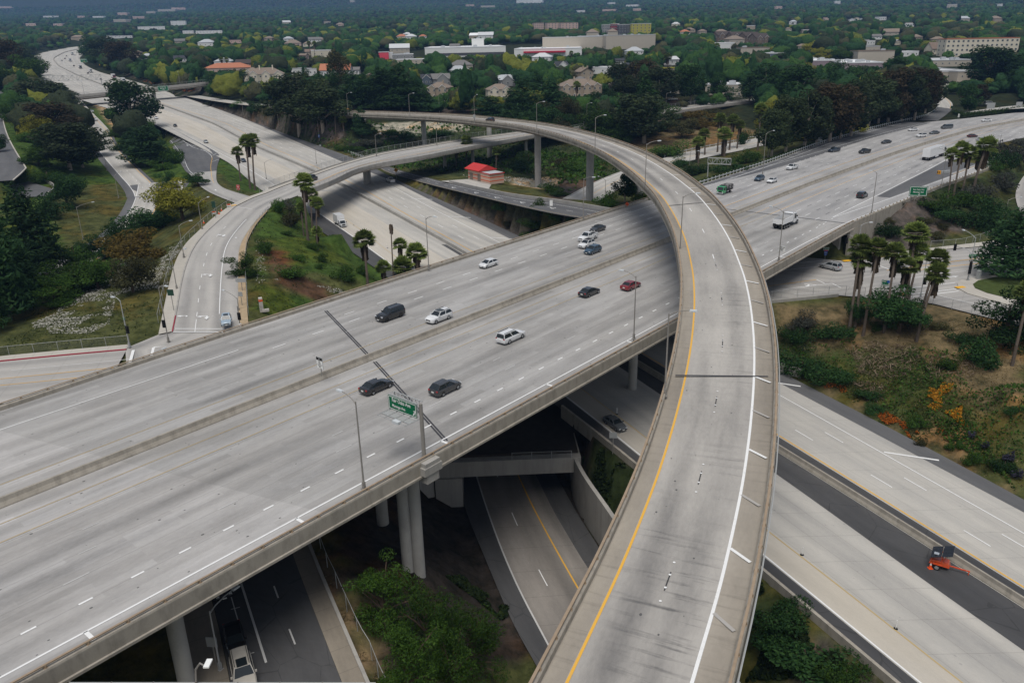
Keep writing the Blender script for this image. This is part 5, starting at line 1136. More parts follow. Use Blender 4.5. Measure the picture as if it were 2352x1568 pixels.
for q0,q1,lb in(((1,0,1700,955),(1,0,1950,955),'pale low garden wall below the tan and cream houses'),((2,0,550,960),(2,0,760,955),'pale low garden wall below the long townhouse row')):
 a,b=T(Q(*q0)),T(Q(*q1));mb=MB();mb.sweep(resample([a,b],step=3),[(-.15,-1),(-.15,2.2),(.15,2.2),(.15,-1)]);tag(mb.build('garden_wall',MT['graffiti']),lb,'wall')
 # TREES AND PLANTS
def leafmat(name,dark,light,rough=.75,objvar=.35):
 m,nt,b=nodemat(name,rough,.15)
 isl=N_(nt,'ShaderNodeNewGeometry').outputs['Random Per Island'];oi=N_(nt,'ShaderNodeObjectInfo').outputs['Random']
 c=mix_(nt,isl,dark,light)
 k=math_(nt,'MULTIPLY_ADD',oi,objvar*2,1-objvar)
 v=nt.nodes.new('ShaderNodeVectorMath');v.operation='SCALE';nt.links.new(c,v.inputs[0]);nt.links.new(k,v.inputs['Scale'])
 nt.links.new(v.outputs[0],b.inputs['Base Color']);tr=nt.nodes.new('ShaderNodeBsdfTranslucent');nt.links.new(v.outputs[0],tr.inputs['Color']);mx=nt.nodes.new('ShaderNodeMixShader');mx.inputs[0].default_value=.35
 nt.links.new(b.outputs[0],mx.inputs[1]);nt.links.new(tr.outputs[0],mx.inputs[2]);nt.links.new(mx.outputs[0],nt.nodes['Material Output'].inputs['Surface']);return m
LM=dict(green=leafmat('leaf_green',(.018,.050,.009),(.070,.135,.022)),dark=leafmat('leaf_dark_green',(.010,.034,.010),(.040,.090,.024)),bright=leafmat('leaf_fresh_green',(.014,.042,.005),(.055,.105,.016)),yellow=leafmat('leaf_yellow_green',(.12,.135,.012),(.33,.31,.045)),olive=leafmat('leaf_olive',(.030,.034,.014),(.085,.082,.034)),gold=leafmat('leaf_gold_olive',(.075,.060,.014),(.22,.155,.035)),rust=leafmat('leaf_rust',(.020,.020,.010),(.068,.048,.024)),euc=leafmat('leaf_eucalyptus',(.015,.030,.012),(.060,.082,.034)),pine=leafmat('needle_green',(.011,.038,.014),(.046,.098,.032)),palm=leafmat('palm_frond',(.085,.13,.028),(.26,.32,.085),.85),skirt=leafmat('dry_palm_frond',(.06,.042,.028),(.15,.11,.07),.95),grey=leafmat('leaf_grey_green',(.035,.040,.030),(.10,.105,.085)))
BK=dict(brown=simple('bark_brown',(.085,.062,.045),.95,.1,.3,2),pale=simple('bark_pale',(.33,.28,.23),.9,.1,.3,2),palm=simple('palm_bark',(.10,.08,.065),.95,.1,.35,5))
def leaves(centres,radii,n,size,seed,flat=.75,shell=.55,up=.35,squash=1.0):
 """n leaf clumps scattered through ellipsoids -> quads"""
 g=np.random.default_rng(seed);c=np.asarray(centres,float);r=np.asarray(radii,float)
 wgt=r[:,0]*r[:,1];k=g.choice(len(c),n,p=wgt/wgt.sum())
 d=g.normal(size=(n,3));d/=np.linalg.norm(d,axis=1)[:,None]
 rad=shell+(1.04-shell)*g.random(n)**.6
 P=c[k]+d*r[k]*rad[:,None]
 nn=d+g.normal(size=(n,3))*flat;nn[:,2]+=up;nn/=np.linalg.norm(nn,axis=1)[:,None]
 a=np.cross(nn,g.normal(size=(n,3)));a/=np.linalg.norm(a,axis=1)[:,None]+1e-9;b=np.cross(nn,a)
 s=size*(.55+.9*g.random(n))[:,None];t=s*(.45+.5*g.random(n))[:,None]*squash
 V_=np.stack([P-a*s,P-b*t+a*s*.15,P+a*s,P+b*t-a*s*.1],1).reshape(-1,3)
 return V_
def quads(nq):return np.arange(nq*4).reshape(-1,4)
def crown_obj(name,V_,mat,parent):
 me=fast_mesh(name,V_,quads(len(V_)//4));me.materials.append(mat);o=bpy.data.objects.new(name,me);link(o,parent);return o
PROTO={}
def blobs(kind,g):
 if kind=='lush':
  n=46;c=[(g.normal()*1.9,g.normal()*1.9,1.6+7.0*g.random()**.8)for _ in range(n)];r=[(.55+g.random()*.75,)*2+(.5+g.random()*.7,)for _ in range(n)]
 elif kind in('round','lush'):
  n=20 if kind=='round' else 34;c=[(g.normal()*1.9,g.normal()*1.9,4.9+g.normal()*1.9)for _ in range(n)];r=[(1.3+g.random()*1.2,)*2+(1.0+g.random()*.8,)for _ in range(n)]
 elif kind=='tall':
  n=30;c,r=[],[]
  for i in range(n):
   h=2.5+7.0*g.random();w_=1.1+1.9*math.sin(min(1,(h-2.5)/6.5)*math.pi);a=g.random()*6.28;q_=w_*math.sqrt(g.random());c.append((q_*math.cos(a),q_*math.sin(a),h));s=.7+g.random()*.75;r.append((s,s,s*1.15))
 elif kind=='pine':
  c,r=[],[]
  for i in range(18):
   h=1.6+8.0*i/17;w_=2.7*(1-(h/10.6)**1.5)+.25;a=g.random()*6.28;q_=w_*.5*g.random()**.5;c.append((q_*math.cos(a),q_*math.sin(a),h));r.append((w_*.62+.2,w_*.62+.2,.75))
 elif kind=='column':
  c=[(g.normal()*.25,g.normal()*.25,1.2+8.3*i/9)for i in range(10)];r=[(1.15-.07*i+.1*g.random(),1.15-.07*i,.9)for i in range(10)]
 else:
  n=9;c=[(g.normal()*2.2,g.normal()*2.2,2.8+g.normal()*1.2)for _ in range(n)];r=[(1.9+g.random()*1.2,)*2+(1.6+g.random()*1.0,)for _ in range(n)]
 return c,r
def proto(kind,col,var,bark='brown',n=1500,size=.34):
 key=(kind,col,var)
 if key in PROTO:return PROTO[key]
 seed=abs(hash(kind+str(var)))%9999 if False else sum(map(ord,kind))*7+var*131
 g=np.random.default_rng(seed);c,r=blobs(kind,g)
 gk=('geo',kind,var)
 if gk not in PROTO:
  V_=leaves(c,r,n,size,seed+1,squash=.8 if kind not in('pine','lush')else .45)
  xy=np.percentile(np.abs(V_[:,:2]),93);V_[:,:2]*=4.0/xy
  zt=np.percentile(V_[:,2],99.5);sc=10.0/zt;V_[:,2]*=sc
  mb=MB();top=7.0 if kind in('round','tall','lush')else 8.0
  lean=[(0,0,-1.0),(.1,.05,2.2),(.25,-.1,4.6),(.1,.1,top)];rr=[.42,.30,.22,.08]if kind!='bush' else[.3,.25,.2,.08]
  mb.pipe(lean,rr,7)
  for(x,y,z)in[c[i]for i in range(0,len(c),2)]:
   x,y,z=x*4.0/xy,y*4.0/xy,z*sc;z0=max(1.6,z*.5);mb.pipe([(.15,0,z0),(x*.5+.1,y*.5,z0+(z-z0)*.6),(x*.95,y*.95,z)],[.15,.10,.035],5)
  PROTO[gk]=(V_,mb)
 V_,mb=PROTO[gk]
 rt=bpy.data.objects.new('tree',None);tr_=mb.build('trunk',BK[bark]);me=fast_mesh('crown',V_,quads(len(V_)//4));me.materials.append(LM[col])
 PROTO[key]=(tr_.data,me);bpy.data.objects.remove(tr_);return PROTO[key]
NTREE=[0]
TREE_XY=[]
def tree(loc,h,w_,kind='round',col='green',var=None,label='',cat='tree',group=None,name=None,bark='brown',rz=None):
 var=int(rng.integers(0,3))if var is None else var
 td,cd=proto(kind,col,var,bark,n={'round':6500,'tall':6000,'pine':5500,'lush':9000,'column':900,'bush':3000}[kind],size={'round':.21,'tall':.20,'pine':.23,'lush':.15,'column':.3,'bush':.27}[kind])
 nm=name or{'round':'broadleaf_tree','lush':'broadleaf_tree','tall':'eucalyptus_tree','pine':'pine_tree','column':'poplar_tree','bush':'bush'}[kind]
 r=empty(nm,(float(loc[0]),float(loc[1]),float(loc[2])),float(rng.random()*6.28)if rz is None else rz,label,cat,group)
 r.scale=(w_/7.2,w_/7.2,h/10)
 a=bpy.data.objects.new('trunk',td);link(a,r);b=bpy.data.objects.new('crown',cd);link(b,r)
 NTREE[0]+=1;TREE_XY.append((loc[0],loc[1],w_/2));return r
def tree_px(c,r,base,top,wpx,kind,col,label,group=None,bark='brown',cat=None,dz=0):
 p=T(Q(c,r,*base));dep=PR(p)[2]
 rt_=ray(Q(c,r,*top));u=rt_[:2];k=(u@p[:2])/(u@u);h=CAMZ+rt_[2]*k-p[2]
 p[2]+=dz
 return tree(p,max(1.2,h),max(1.2,wpx*.2501*dep/F),kind,col,None,label,cat or('shrub' if kind=='bush' else 'tree'),group,bark=bark)
SPN=dict(green='mid green',dark='dark green',bright='fresh green',yellow='yellow green',olive='olive green',gold='golden olive',rust='rust brown',euc='grey brown',pine='deep green',grey='grey green')
def batch(c,r,rows,where,group):
 for i,(bx,by,tx,ty,w_,kind,col)in enumerate(rows):
  kn=dict(round='broadleaf tree',tall='eucalyptus',pine='pine',column='poplar',bush='bush')[kind]
  tree_px(c,r,(bx,by),(tx,ty),w_,kind,col,f'{SPN[col]} {kn} {where}',group,'pale' if kind=='tall' else 'brown')
batch(0,1,[(100,1380,100,180,400,'pine','pine'),(330,1010,330,150,380,'pine','pine'),(-60,1300,-20,300,420,'pine','pine'),(230,1250,240,560,300,'pine','pine'),(-90,1500,-60,800,260,'pine','dark')],'in the tall dark clump at the left edge','tall pines at the left edge')
for b_,t_,w_,k_,c_,lb in(((680,1110),(560,830),420,'round','bright','fresh green low tree at the foot of the dark pines'),((500,1250),(480,980),330,'round','bright','fresh green bushy tree nearest the white flower patch'),((905,1085),(860,800),270,'round','green','small round green tree in the middle of the white flowers'),((1225,1118),(1140,785),290,'round','olive','leaning olive green tree with bare forked trunk on the flower meadow'),((1250,868),(1235,570),430,'round','gold','wide golden olive tree beside the curved street'),((1140,795),(1060,470),280,'round','dark','dark green tree left behind the golden olive one'),((1000,795),(980,520),200,'round','dark','slender dark green tree in front of the pale gap at left'),((1310,610),(1300,330),360,'round','dark','dense dark green tree above the golden olive one'),((1520,490),(1500,270),210,'round','dark','dark tree left of the yellow green one by the ramp junction'),((1680,455),(1690,95),350,'round','yellow','tall yellow green tree by the ramp junction'),((1540,160),(1520,0),130,'round','dark','small dark tree above the yellow green one'),((1825,140),(1810,30),170,'round','dark','dark round tree at the edge of the off ramp'),((700,900),(690,640),260,'bush','green','wide dark bush left of the pale gap'),((830,800),(800,620),230,'round','dark','low dark tree behind the pale gap'),((620,330),(600,10),240,'round','dark','dark round tree right of the parking court'),((450,420),(480,200),240,'bush','dark','ivy covered bush below the parking court'),((700,220),(680,40),150,'round','dark','dark tree on the slope above the depressed ramp'),((440,100),(440,-20),260,'bush','bright','fresh green bush behind the parking court wall'),((630,345),(625,290),80,'bush','yellow','small yellow bush on the grass slope'),((2235,962),(2222,758),205,'round','green','small round street tree on the dirt verge of the curved street')):
 tree_px(0,1,b_,t_,w_,k_,c_,lb)
for b_,t_,w_,c_,lb in(((85,740),(85,620),150,'green','round bush beside the white flowers right of the curved street'),((325,980),(325,850),175,'green','round dark bush in the middle of the red grass'),((390,825),(390,750),95,'green','small bush above the red grass'),((830,1005),(830,870),150,'green','round bush left of the tall fan palm'),((325,500),(320,345),185,'olive','big olive bush below the street bridge end'),((205,370),(210,240),130,'green','bush at the end of the bridge parapet'),((300,350),(300,260),140,'grey','greyish bush at the bridge abutment'),((610,830),(610,760),100,'green','low bush among litter on the slope'),((590,900),(590,850),80,'green','low green bush lower on the slope'),((280,590),(280,540),90,'green','little bush on the grassy crest'),((520,720),(520,640),90,'green','dark bush at the foot of the palm group'),((980,945),(980,870),100,'green','bush near the foot of the tall fan palm'),((2240,360),(2240,300),130,'green','green mound on the mulch slope beside the ramp'),((2300,500),(2300,440),90,'olive','small olive mound on the mulch slope')):
 tree_px(1,1,b_,t_,w_,'bush',c_,lb)
for b_,t_,w_,c_,lb in(((265,395),(275,255),130,'green','round bush beside the carpool sign by the connector'),((230,520),(230,430),220,'bright','low fresh green thicket below the connector ramp'),((540,470),(540,410),110,'green','green bush where the connector meets the viaduct'),((390,450),(390,390),100,'green','small thicket left of where the connector meets the viaduct'),((180,620),(180,550),170,'green','dark thicket along the viaduct edge'),((890,330),(880,190),160,'green','bushy tree beside the orange diamond sign'),((1200,270),(1190,190),170,'bright','green thicket around the flyover column'),((350,190),(350,110),170,'bright','green patch of shrubs under the flyover'),((430,230),(430,180),130,'green','dark shrubs under the flyover')):
 tree_px(2,1,b_,t_,w_,'bush',c_,lb)
tree_px(2,1,(1035,290),(1010,30),140,'tall','dark','slender dark tree between the flyover columns',None,'pale')
batch(0,0,[(120,740,60,370,210,'tall','rust'),(200,660,180,420,180,'tall','euc'),(250,790,220,510,260,'round','green'),(130,830,150,590,200,'round','green'),(380,1050,330,730,380,'tall','euc'),(560,1020,560,850,240,'tall','euc'),(650,1090,640,915,180,'tall','euc'),(80,1115,80,930,150,'round','green'),(260,1180,250,900,200,'tall','dark'),(60,960,60,860,110,'round','dark'),(330,640,300,480,110,'round','dark'),(380,700,370,560,90,'tall','euc'),(30,700,40,520,90,'round','green'),(250,560,250,390,120,'tall','euc'),(20,560,20,400,90,'tall','euc')],'in the left belt above the frontage street','trees of the left belt')
batch(0,0,[(640,1560,600,1130,420,'tall','euc'),(870,1440,850,1180,210,'tall','euc'),(760,1540,740,1250,260,'tall','dark'),(300,1310,310,1190,200,'round','green'),(360,1520,360,1340,260,'round','bright'),(470,1590,450,1490,200,'round','bright'),(520,1440,520,1220,260,'tall','dark'),(0,1400,5,1240,110,'round','dark')],'in the left belt above the depressed ramp','trees of the left belt')
tree_px(0,0,(520,1300),(530,945),350,'tall','rust','large rust coloured tree in the left belt',None,'pale');tree_px(0,0,(420,1240),(400,1035),170,'tall','rust','smaller rust coloured tree beside the large rust one',None,'pale')
for b_,t_,w_,k_,c_,lb in(((1230,1200),(1230,735),330,'tall','dark','tall dark eucalyptus between the two freeway branches'),((1110,960),(1080,790),130,'tall','dark','small dark eucalyptus at the edge of the far overpass'),((1270,1260),(1290,1060),210,'round','green','round green tree below the tall dark eucalyptus'),((1395,1510),(1400,1165),330,'pine','pine','broad green pine on the wedge between ramp and freeway'),((1260,1400),(1260,1180),220,'pine','pine','smaller pine left of the broad green one'),((1600,1500),(1590,1370),180,'bush','green','bushy green mass at the tip of the wedge'),((1060,1260),(1060,1190),160,'bush','bright','fresh green bank of shrubs on the wedge'),((1150,1380),(1150,1280),210,'bush','bright','olive green bank of shrubs halfway along the wedge'),((1500,1560),(1500,1470),150,'bush','bright','low fresh green shrubs at the wedge tip')):
 tree_px(0,0,b_,t_,w_,k_,c_,lb,None,'pale' if k_=='tall' else 'brown')
batch(0,0,[(1000,590,960,340,230,'tall','euc'),(1150,640,1150,385,230,'tall','rust'),(830,550,820,330,150,'round','dark'),(1295,650,1300,570,140,'round','green'),(1420,670,1400,540,180,'round','dark'),(1560,710,1550,560,200,'round','dark'),(1800,730,1800,550,200,'round','dark'),(1690,720,1690,600,150,'round','green'),(880,600,880,490,90,'round','green'),(2050,790,2050,645,270,'round','dark'),(2250,840,2250,755,150,'round','dark'),(2320,1050,2320,930,110,'round','dark'),(1950,960,1950,915,110,'bush','olive'),(2190,985,2190,930,130,'bush','green')],'on the bank right of the far freeway','trees right of the far freeway')
batch(1,0,[(400,1210,330,680,430,'tall','euc'),(620,1200,560,740,370,'tall','euc'),(130,880,130,780,180,'round','dark'),(30,870,30,750,120,'round','dark'),(250,920,240,700,220,'round','dark'),(520,900,520,640,170,'round','dark')],'above the freeway bank left of the flyover end','trees left of the flyover end')
batch(1,0,[(780,940,780,470,170,'tall','olive'),(900,1010,890,670,250,'pine','pine'),(1000,985,970,690,200,'pine','dark'),(1180,1030,1180,640,300,'pine','dark'),(1340,1030,1340,600,270,'pine','dark'),(1480,1030,1480,740,230,'pine','pine'),(1580,1040,1580,870,140,'pine','pine'),(690,980,690,640,180,'round','dark'),(1080,1000,1080,720,180,'tall','dark'),(2150,1085,2150,890,240,'pine','pine'),(2290,1070,2290,980,150,'bush','green'),(2040,920,2040,810,130,'round','green'),(1840,910,1840,810,130,'round','bright'),(1960,960,1960,920,120,'bush','green')],'in the dark belt behind the flyover','trees behind the flyover')
tree_px(1,0,(970,1258),(920,990),130,'pine','pine','young pine beside the first flyover column')
batch(1,0,[(1250,1240,1250,1190,170,'bush','green'),(1480,1330,1480,1270,260,'bush','olive'),(1000,1340,1000,1280,260,'bush','grey'),(1180,1420,1180,1370,180,'bush','bright'),(1700,1240,1700,1180,260,'bush','dark'),(1380,1270,1380,1190,200,'bush','dark'),(2000,1310,2000,1240,220,'bush','olive'),(860,1380,860,1340,200,'bush','bright'),(200,1060,200,1000,220,'bush','olive'),(20,1020,20,960,120,'bush','dark')],'in the scrub between street bridge and flyover','scrub between the bridges')
batch(2,0,[(100,1130,100,730,310,'pine','pine'),(350,1140,350,740,280,'pine','pine'),(500,1140,480,890,190,'pine','pine'),(860,1020,850,820,200,'round','dark'),(230,1000,240,700,200,'pine','dark')],'just behind the top of the flyover','pines behind the flyover top')
batch(2,0,[(1000,900,970,580,230,'tall','euc'),(1200,910,1160,550,220,'tall','rust'),(1350,990,1350,630,290,'tall','euc'),(1060,1000,1080,700,230,'tall','euc'),(1640,950,1650,600,210,'tall','dark'),(1880,935,1880,670,120,'tall','dark'),(1990,935,1990,800,150,'round','dark'),(1760,895,1760,820,120,'round','bright'),(2180,945,2170,690,150,'tall','dark'),(2320,960,2330,590,260,'tall','dark'),(1450,880,1450,700,160,'round','dark'),(1740,800,1740,600,150,'round','dark')],'behind the street bridge right of centre','trees behind the street bridge')
tree_px(2,0,(1215,1315),(1170,870),390,'tall','euc','big spreading eucalyptus with pale trunk in front of the street bridge',None,'pale')
tree_px(2,0,(1080,1260),(1060,1060),230,'tall','euc','smaller eucalyptus left of the big spreading one',None,'pale')
batch(2,0,[(1430,1210,1430,1060,160,'round','olive'),(1560,1265,1550,1090,210,'round','olive'),(1720,1190,1720,1020,230,'round','gold'),(1870,1160,1870,1000,200,'round','olive'),(1640,1160,1640,1060,150,'round','olive'),(1430,1440,1430,1290,240,'bush','green'),(2120,1330,2130,1200,110,'bush','dark'),(1540,1520,1540,1450,170,'bush','dark'),(2000,1568,2000,1470,250,'bush','dark'),(2150,1500,2150,1370,200,'bush','green'),(1700,1600,1720,1480,200,'bush','dark')],'in the dry orchard behind the sign truss','dry orchard trees')
batch(2,0,[(450,1520,450,1460,180,'bush','olive'),(560,1560,560,1470,160,'bush','green'),(150,1500,150,1390,200,'bush','bright'),(80,1560,80,1480,200,'bush','dark'),(900,1240,900,1180,200,'bush','dark')],'in the scrub under the flyover','scrub between the bridges')
batch(3,0,[(330,1360,290,830,300,'tall','euc'),(160,1400,150,890,270,'tall','euc'),(560,1305,560,770,330,'tall','rust'),(760,1255,740,750,300,'tall','euc'),(920,1175,930,670,290,'tall','euc'),(1100,1130,1080,640,290,'tall','rust'),(1220,1115,1230,630,260,'tall','euc'),(1340,1105,1360,630,260,'tall','rust'),(1440,1040,1450,630,200,'tall','euc'),(30,1440,20,1000,220,'tall','euc'),(440,1330,430,900,220,'tall','euc'),(660,1280,650,850,220,'tall','euc'),(1010,1140,1000,750,220,'tall','euc')],'in the tall eucalyptus row along the freeway guardrail','eucalyptus row along the guardrail')
batch(3,0,[(250,1050,250,610,270,'tall','dark'),(650,850,620,560,200,'round','dark'),(480,950,470,620,220,'round','dark'),(90,980,90,700,200,'round','dark'),(1150,790,1130,530,270,'pine','dark'),(1340,720,1340,520,160,'pine','dark'),(820,860,820,620,220,'round','dark'),(1020,820,1000,640,190,'round','dark'),(330,740,330,580,220,'round','yellow'),(440,760,440,620,160,'round','yellow'),(210,580,210,430,130,'round','dark'),(480,560,480,440,130,'round','yellow'),(620,530,620,420,180,'round','dark'),(720,560,720,440,180,'round','green'),(400,480,400,380,150,'round','yellow')],'behind the tall eucalyptus row','trees behind the eucalyptus row')
batch(3,0,[(2000,790,2030,430,330,'tall','dark'),(2200,790,2180,510,260,'tall','dark'),(2330,830,2330,550,210,'tall','dark'),(1830,1045,1800,780,150,'tall','dark'),(1890,980,1880,780,140,'tall','rust'),(2090,780,2100,560,200,'round','dark'),(1570,760,1570,690,90,'round','green'),(1770,800,1780,735,100,'bush','dark')],'right of the winding ramp at upper right','trees right of the winding ramp')
batch(3,1,[(1500,345,1460,240,260,'bush','green'),(1600,430,1600,330,300,'bush','dark'),(1900,520,1900,370,360,'bush','dark'),(1780,330,1780,190,260,'bush','green'),(2050,420,2050,250,260,'bush','dark'),(2120,560,2120,440,220,'bush','dark'),(1920,280,1930,120,220,'bush','grey'),(1460,480,1470,430,120,'bush','olive'),(1600,520,1600,470,130,'bush','olive'),(1560,620,1560,560,160,'bush','olive'),(1120,480,1120,430,80,'bush','olive'),(1215,320,1215,285,60,'bush','olive'),(1400,460,1405,425,60,'bush','green'),(2150,160,2150,20,220,'bush','grey')],'on the slope below the exit sign','shrubs below the exit sign')
batch(3,0,[(2250,1480,2250,1290,260,'bush','grey'),(2150,1540,2150,1380,200,'bush','dark'),(2340,1340,2340,1250,150,'bush','grey'),(2080,1560,2080,1470,160,'bush','green')],'on the slope between freeway and exit ramp','shrubs below the exit sign')
tree_px(3,1,(1080,605),(1080,480),220,'bush','dark','dark oval bush on the grey mulch slope')
for b_,t_,w_,k_,c_,lb in(((2230,965),(2240,355),440,'pine','pine','big dark pine at the right edge beside the intersection'),((2150,1568),(2120,1085),420,'round','dark','large dark tree below the corner sidewalk at right'),((2330,1500),(2330,1180),260,'round','dark','dark tree at the right edge below the intersection'),((1200,1480),(1210,1110),400,'round','dark','dark thicket tree among the right palm group'),((840,1420),(840,1170),170,'round','dark','slim dark tree behind the leftmost palm of the right group'),((1310,1450),(1310,1200),220,'round','dark','dark tree right of the thicket among the palms'),((1000,1460),(1000,1385),100,'bush','green','small round bush between the palms at right'),((600,1530),(600,1400),300,'bush','dark','dark spreading bush left of the right palm group'),((320,1440),(310,1310),220,'bush','grey','bare grey bush below the street bridge at right'),((280,1560),(280,1440),260,'bush','dark','dark bush with yellow flowers beside the flyover'),((1800,1568),(1800,1490),220,'bush','dark','dark bush on the dry slope at right'),((1560,1450),(1550,1370),150,'bush','olive','olive bush on the dry bank at right'),((1100,1215),(1090,1110),140,'bush','green','bush at the street corner behind the palms')):
 tree_px(3,1,b_,t_,w_,k_,c_,lb)
for b_,t_,w_,c_,lb in(((300,320),(300,150),420,'dark','dark sprawling bush right beside the flyover'),((650,360),(660,230),240,'dark','dark bush above the orange poppies'),((1650,260),(1650,110),130,'green','single round bush on the bare bank'),((1960,200),(1950,-20),340,'dark','dark mass of shrubs at the right edge'),((920,520),(920,430),160,'dark','dark bush between dead fronds'),((990,640),(990,580),160,'dark','low dark bush left of the orange flowers'),((1380,770),(1380,680),160,'green','green bush between orange and yellow flowers'),((1860,1130),(1865,1010),130,'green','round green bush near the freeway at right'),((2160,1180),(2160,1070),170,'dark','dark bush with violet flowers at the right edge'),((2250,660),(2250,590),150,'dark','dark bush at the right edge above the violet flowers'),((1400,960),(1395,880),90,'olive','small olive bush at the gutter'),((490,400),(490,350),60,'green','tiny green bush by the retaining wall'),((1660,990),(1660,940),70,'green','tiny bush left on the sandy bank'),((1750,980),(1750,915),80,'green','tiny bush right on the sandy bank')):
 tree_px(3,2,b_,t_,w_,'bush',c_,lb)
for b_,t_,w_,lb in(((1200,1060),(1200,540),480,'fresh green tree right of the chain link fence under the viaduct'),((1620,1480),(1600,740),470,'large fresh green tree in the middle of the thicket below the viaduct'),((2000,1500),(2000,900),420,'right part of the fresh green thicket below the viaduct'),((1420,1780),(1440,1080),480,'fresh green tree at the bottom edge left in the thicket'),((1830,1800),(1830,1150),520,'fresh green tree at the bottom edge right in the thicket')):
 tree_px(1,3,b_,t_,w_,'lush','bright',lb)
for b_,t_,w_,c_,lb in(((150,1000),(150,850),420,'dark','dark shrubs at the concrete barrier, bottom right'),((330,1400),(330,1220),560,'dark','dark shrub mass at the bottom edge right of the flyover'),((700,1560),(700,1400),330,'green','green shrub at the bottom edge near the barrier'),((60,1240),(60,1080),330,'dark','dark shrubs right below the flyover')):
 tree_px(3,3,b_,t_,w_,'bush',c_,lb)
 # palms
def palm_mesh(var,skirt=.22):
 g=np.random.default_rng(50+var);V_,S_=[],[]
 for k in range(90):
  az=g.random()*6.283;el=math.radians(84-112*(k/90)**.95+g.normal()*8);L=.44+.14*g.random()
  d=np.array([math.cos(az)*math.cos(el),math.sin(az)*math.cos(el),math.sin(el)]);s=np.cross(d,[0,0,1.]);s/=np.linalg.norm(s)+1e-6;n=np.cross(s,d)
  o=d*L*.55
  for j in range(7):
   a=(j-3)*.36;t=d*math.cos(a)+s*math.sin(a);tip=o+t*L*.62-np.array([0,0,.05*L*(1+abs(j-3)*.3)]);m_=np.cross(n,t)*.055
   V_+=[o,o+t*L*.3-m_,tip,o+t*L*.3+m_]
 for k in range(110):
  az=g.random()*6.283;z=-skirt*g.random()**1.2*4;rr=.07+.10*g.random()*(1-(-z/(skirt*4))*.6);p=np.array([math.cos(az)*rr,math.sin(az)*rr,z]);L=.25+.2*g.random()
  q=p+np.array([math.cos(az)*.05,math.sin(az)*.05,-L]);s=np.array([-math.sin(az),math.cos(az),0])*.055
  S_+=[p-s*.5,p+s*.5,q+s,q-s]
 return np.array(V_),np.array(S_)
PALMM={}
def palm(base,crown_px,wpx_d,label,group=None,skirt=1,cat='palm',loc=None,dead=False):
 p=T(base)if loc is None else np.array(loc);dep=PR(p)[2];r0=ray(crown_px);k=dep/(r0@np.array([_rt[2],_fw[2],_up[2]]))if False else None
 fdir=np.array([_rt[2],_fw[2],_up[2]]);tt_=((p-np.array([0,0,CAMZ]))@np.array([fwd.x,fwd.y,fwd.z]))/(r0@np.array([fwd.x,fwd.y,fwd.z]));c=r0*tt_+np.array([0,0,CAMZ])
 h=c[2]-p[2];c[1]=p[1]+(c[1]-p[1])*.3 if h<0 else c[1]
 R_=max(1.6,wpx_d*dep/F/2*1.18)
 var=int(rng.integers(0,3));key=(var,skirt)
 if key not in PALMM:
  V_,S_=palm_mesh(var,skirt*.15);a=fast_mesh('frond_crown',V_,quads(len(V_)//4));a.materials.append(LM['palm']);b=fast_mesh('dead_frond_skirt',S_,quads(len(S_)//4));b.materials.append(LM['skirt']);PALMM[key]=(a,b)
 r=empty('palm_tree',tuple(map(float,p)),0,label,cat,group)
 d=c-p;mb=MB();mb.pipe([(0,0,-.8),tuple(d*np.array([.12,.12,.3])),tuple(d*np.array([.5,.5,.68])),tuple(d)],[R_*.15,R_*.105,R_*.095,R_*.09],8);mb.build('trunk',BK['palm'],r)
 for me_,nm in zip(PALMM[key],('frond_crown','dead_frond_skirt')):
  if dead and nm=='frond_crown':continue
  o=bpy.data.objects.new(nm,me_);link(o,r);o.location=tuple(d);s=R_/.58;o.scale=(s,s,s);o.rotation_euler=(0,0,rng.random()*6)
 TREE_XY.append((p[0],p[1],R_));return r
def palms(c,r,rows,group):
 for cx_,cy_,w_,bx,by,sk,lb in rows:palm(Q(c,r,bx,by),Q(c,r,cx_,cy_),w_*.25,lb,group,sk)
G1='fan palms'
for cx_,cy_,bx,by,w_,lb in((545,350,553,416,26,'left palm of the trio by the curved ramp tip'),(567,328,575,434,34,'tall middle palm of the trio by the curved ramp tip'),(580,324,586,437,32,'right palm of the trio by the curved ramp tip')):palm((bx,by),(cx_,cy_),w_,lb,G1)
palms(1,1,[(435,110,170,478,640,1.3,'tallest palm rising in front of the street bridge'),(505,220,120,520,560,1,'palm close behind the tallest one at the street bridge'),(558,300,115,566,725,1.3,'right palm of the group at the street bridge'),(412,340,90,440,600,1.2,'small palm left in the group at the street bridge'),(558,560,60,566,722,1,'short withered palm below the group at the street bridge'),(990,640,190,1030,1078,1,'single tall fan palm at the far edge of the viaduct'),(1322,680,125,1320,930,1.3,'palm right of the dead palm trunk'),(1472,760,185,1485,950,1,'rightmost palm leaning over the viaduct parapet'),(1350,885,190,1365,985,.6,'low palm peeping over the viaduct parapet'),(1168,890,135,1175,1040,1.6,'squat palm with thick skirt behind the viaduct parapet')],G1)
palm(Q(1,1,1265,995),Q(1,1,1238,490),20,'tall dead palm with a withered brown head',G1,1,dead=True)
palms(1,0,[(1932,1300,105,1935,1535,.8,'palm standing in front of the street bridge beside a flyover column'),(1836,1385,80,1840,1550,.8,'shorter palm left of the one by the flyover column'),(2210,1395,80,2205,1568,.8,'palm behind the red roofed pump house'),(725,985,75,735,1262,1,'tallest of the three palms at the flyover end'),(640,1055,65,650,1160,1,'left palm at the flyover end'),(797,1105,75,812,1255,1,'right palm at the flyover end')],G1)
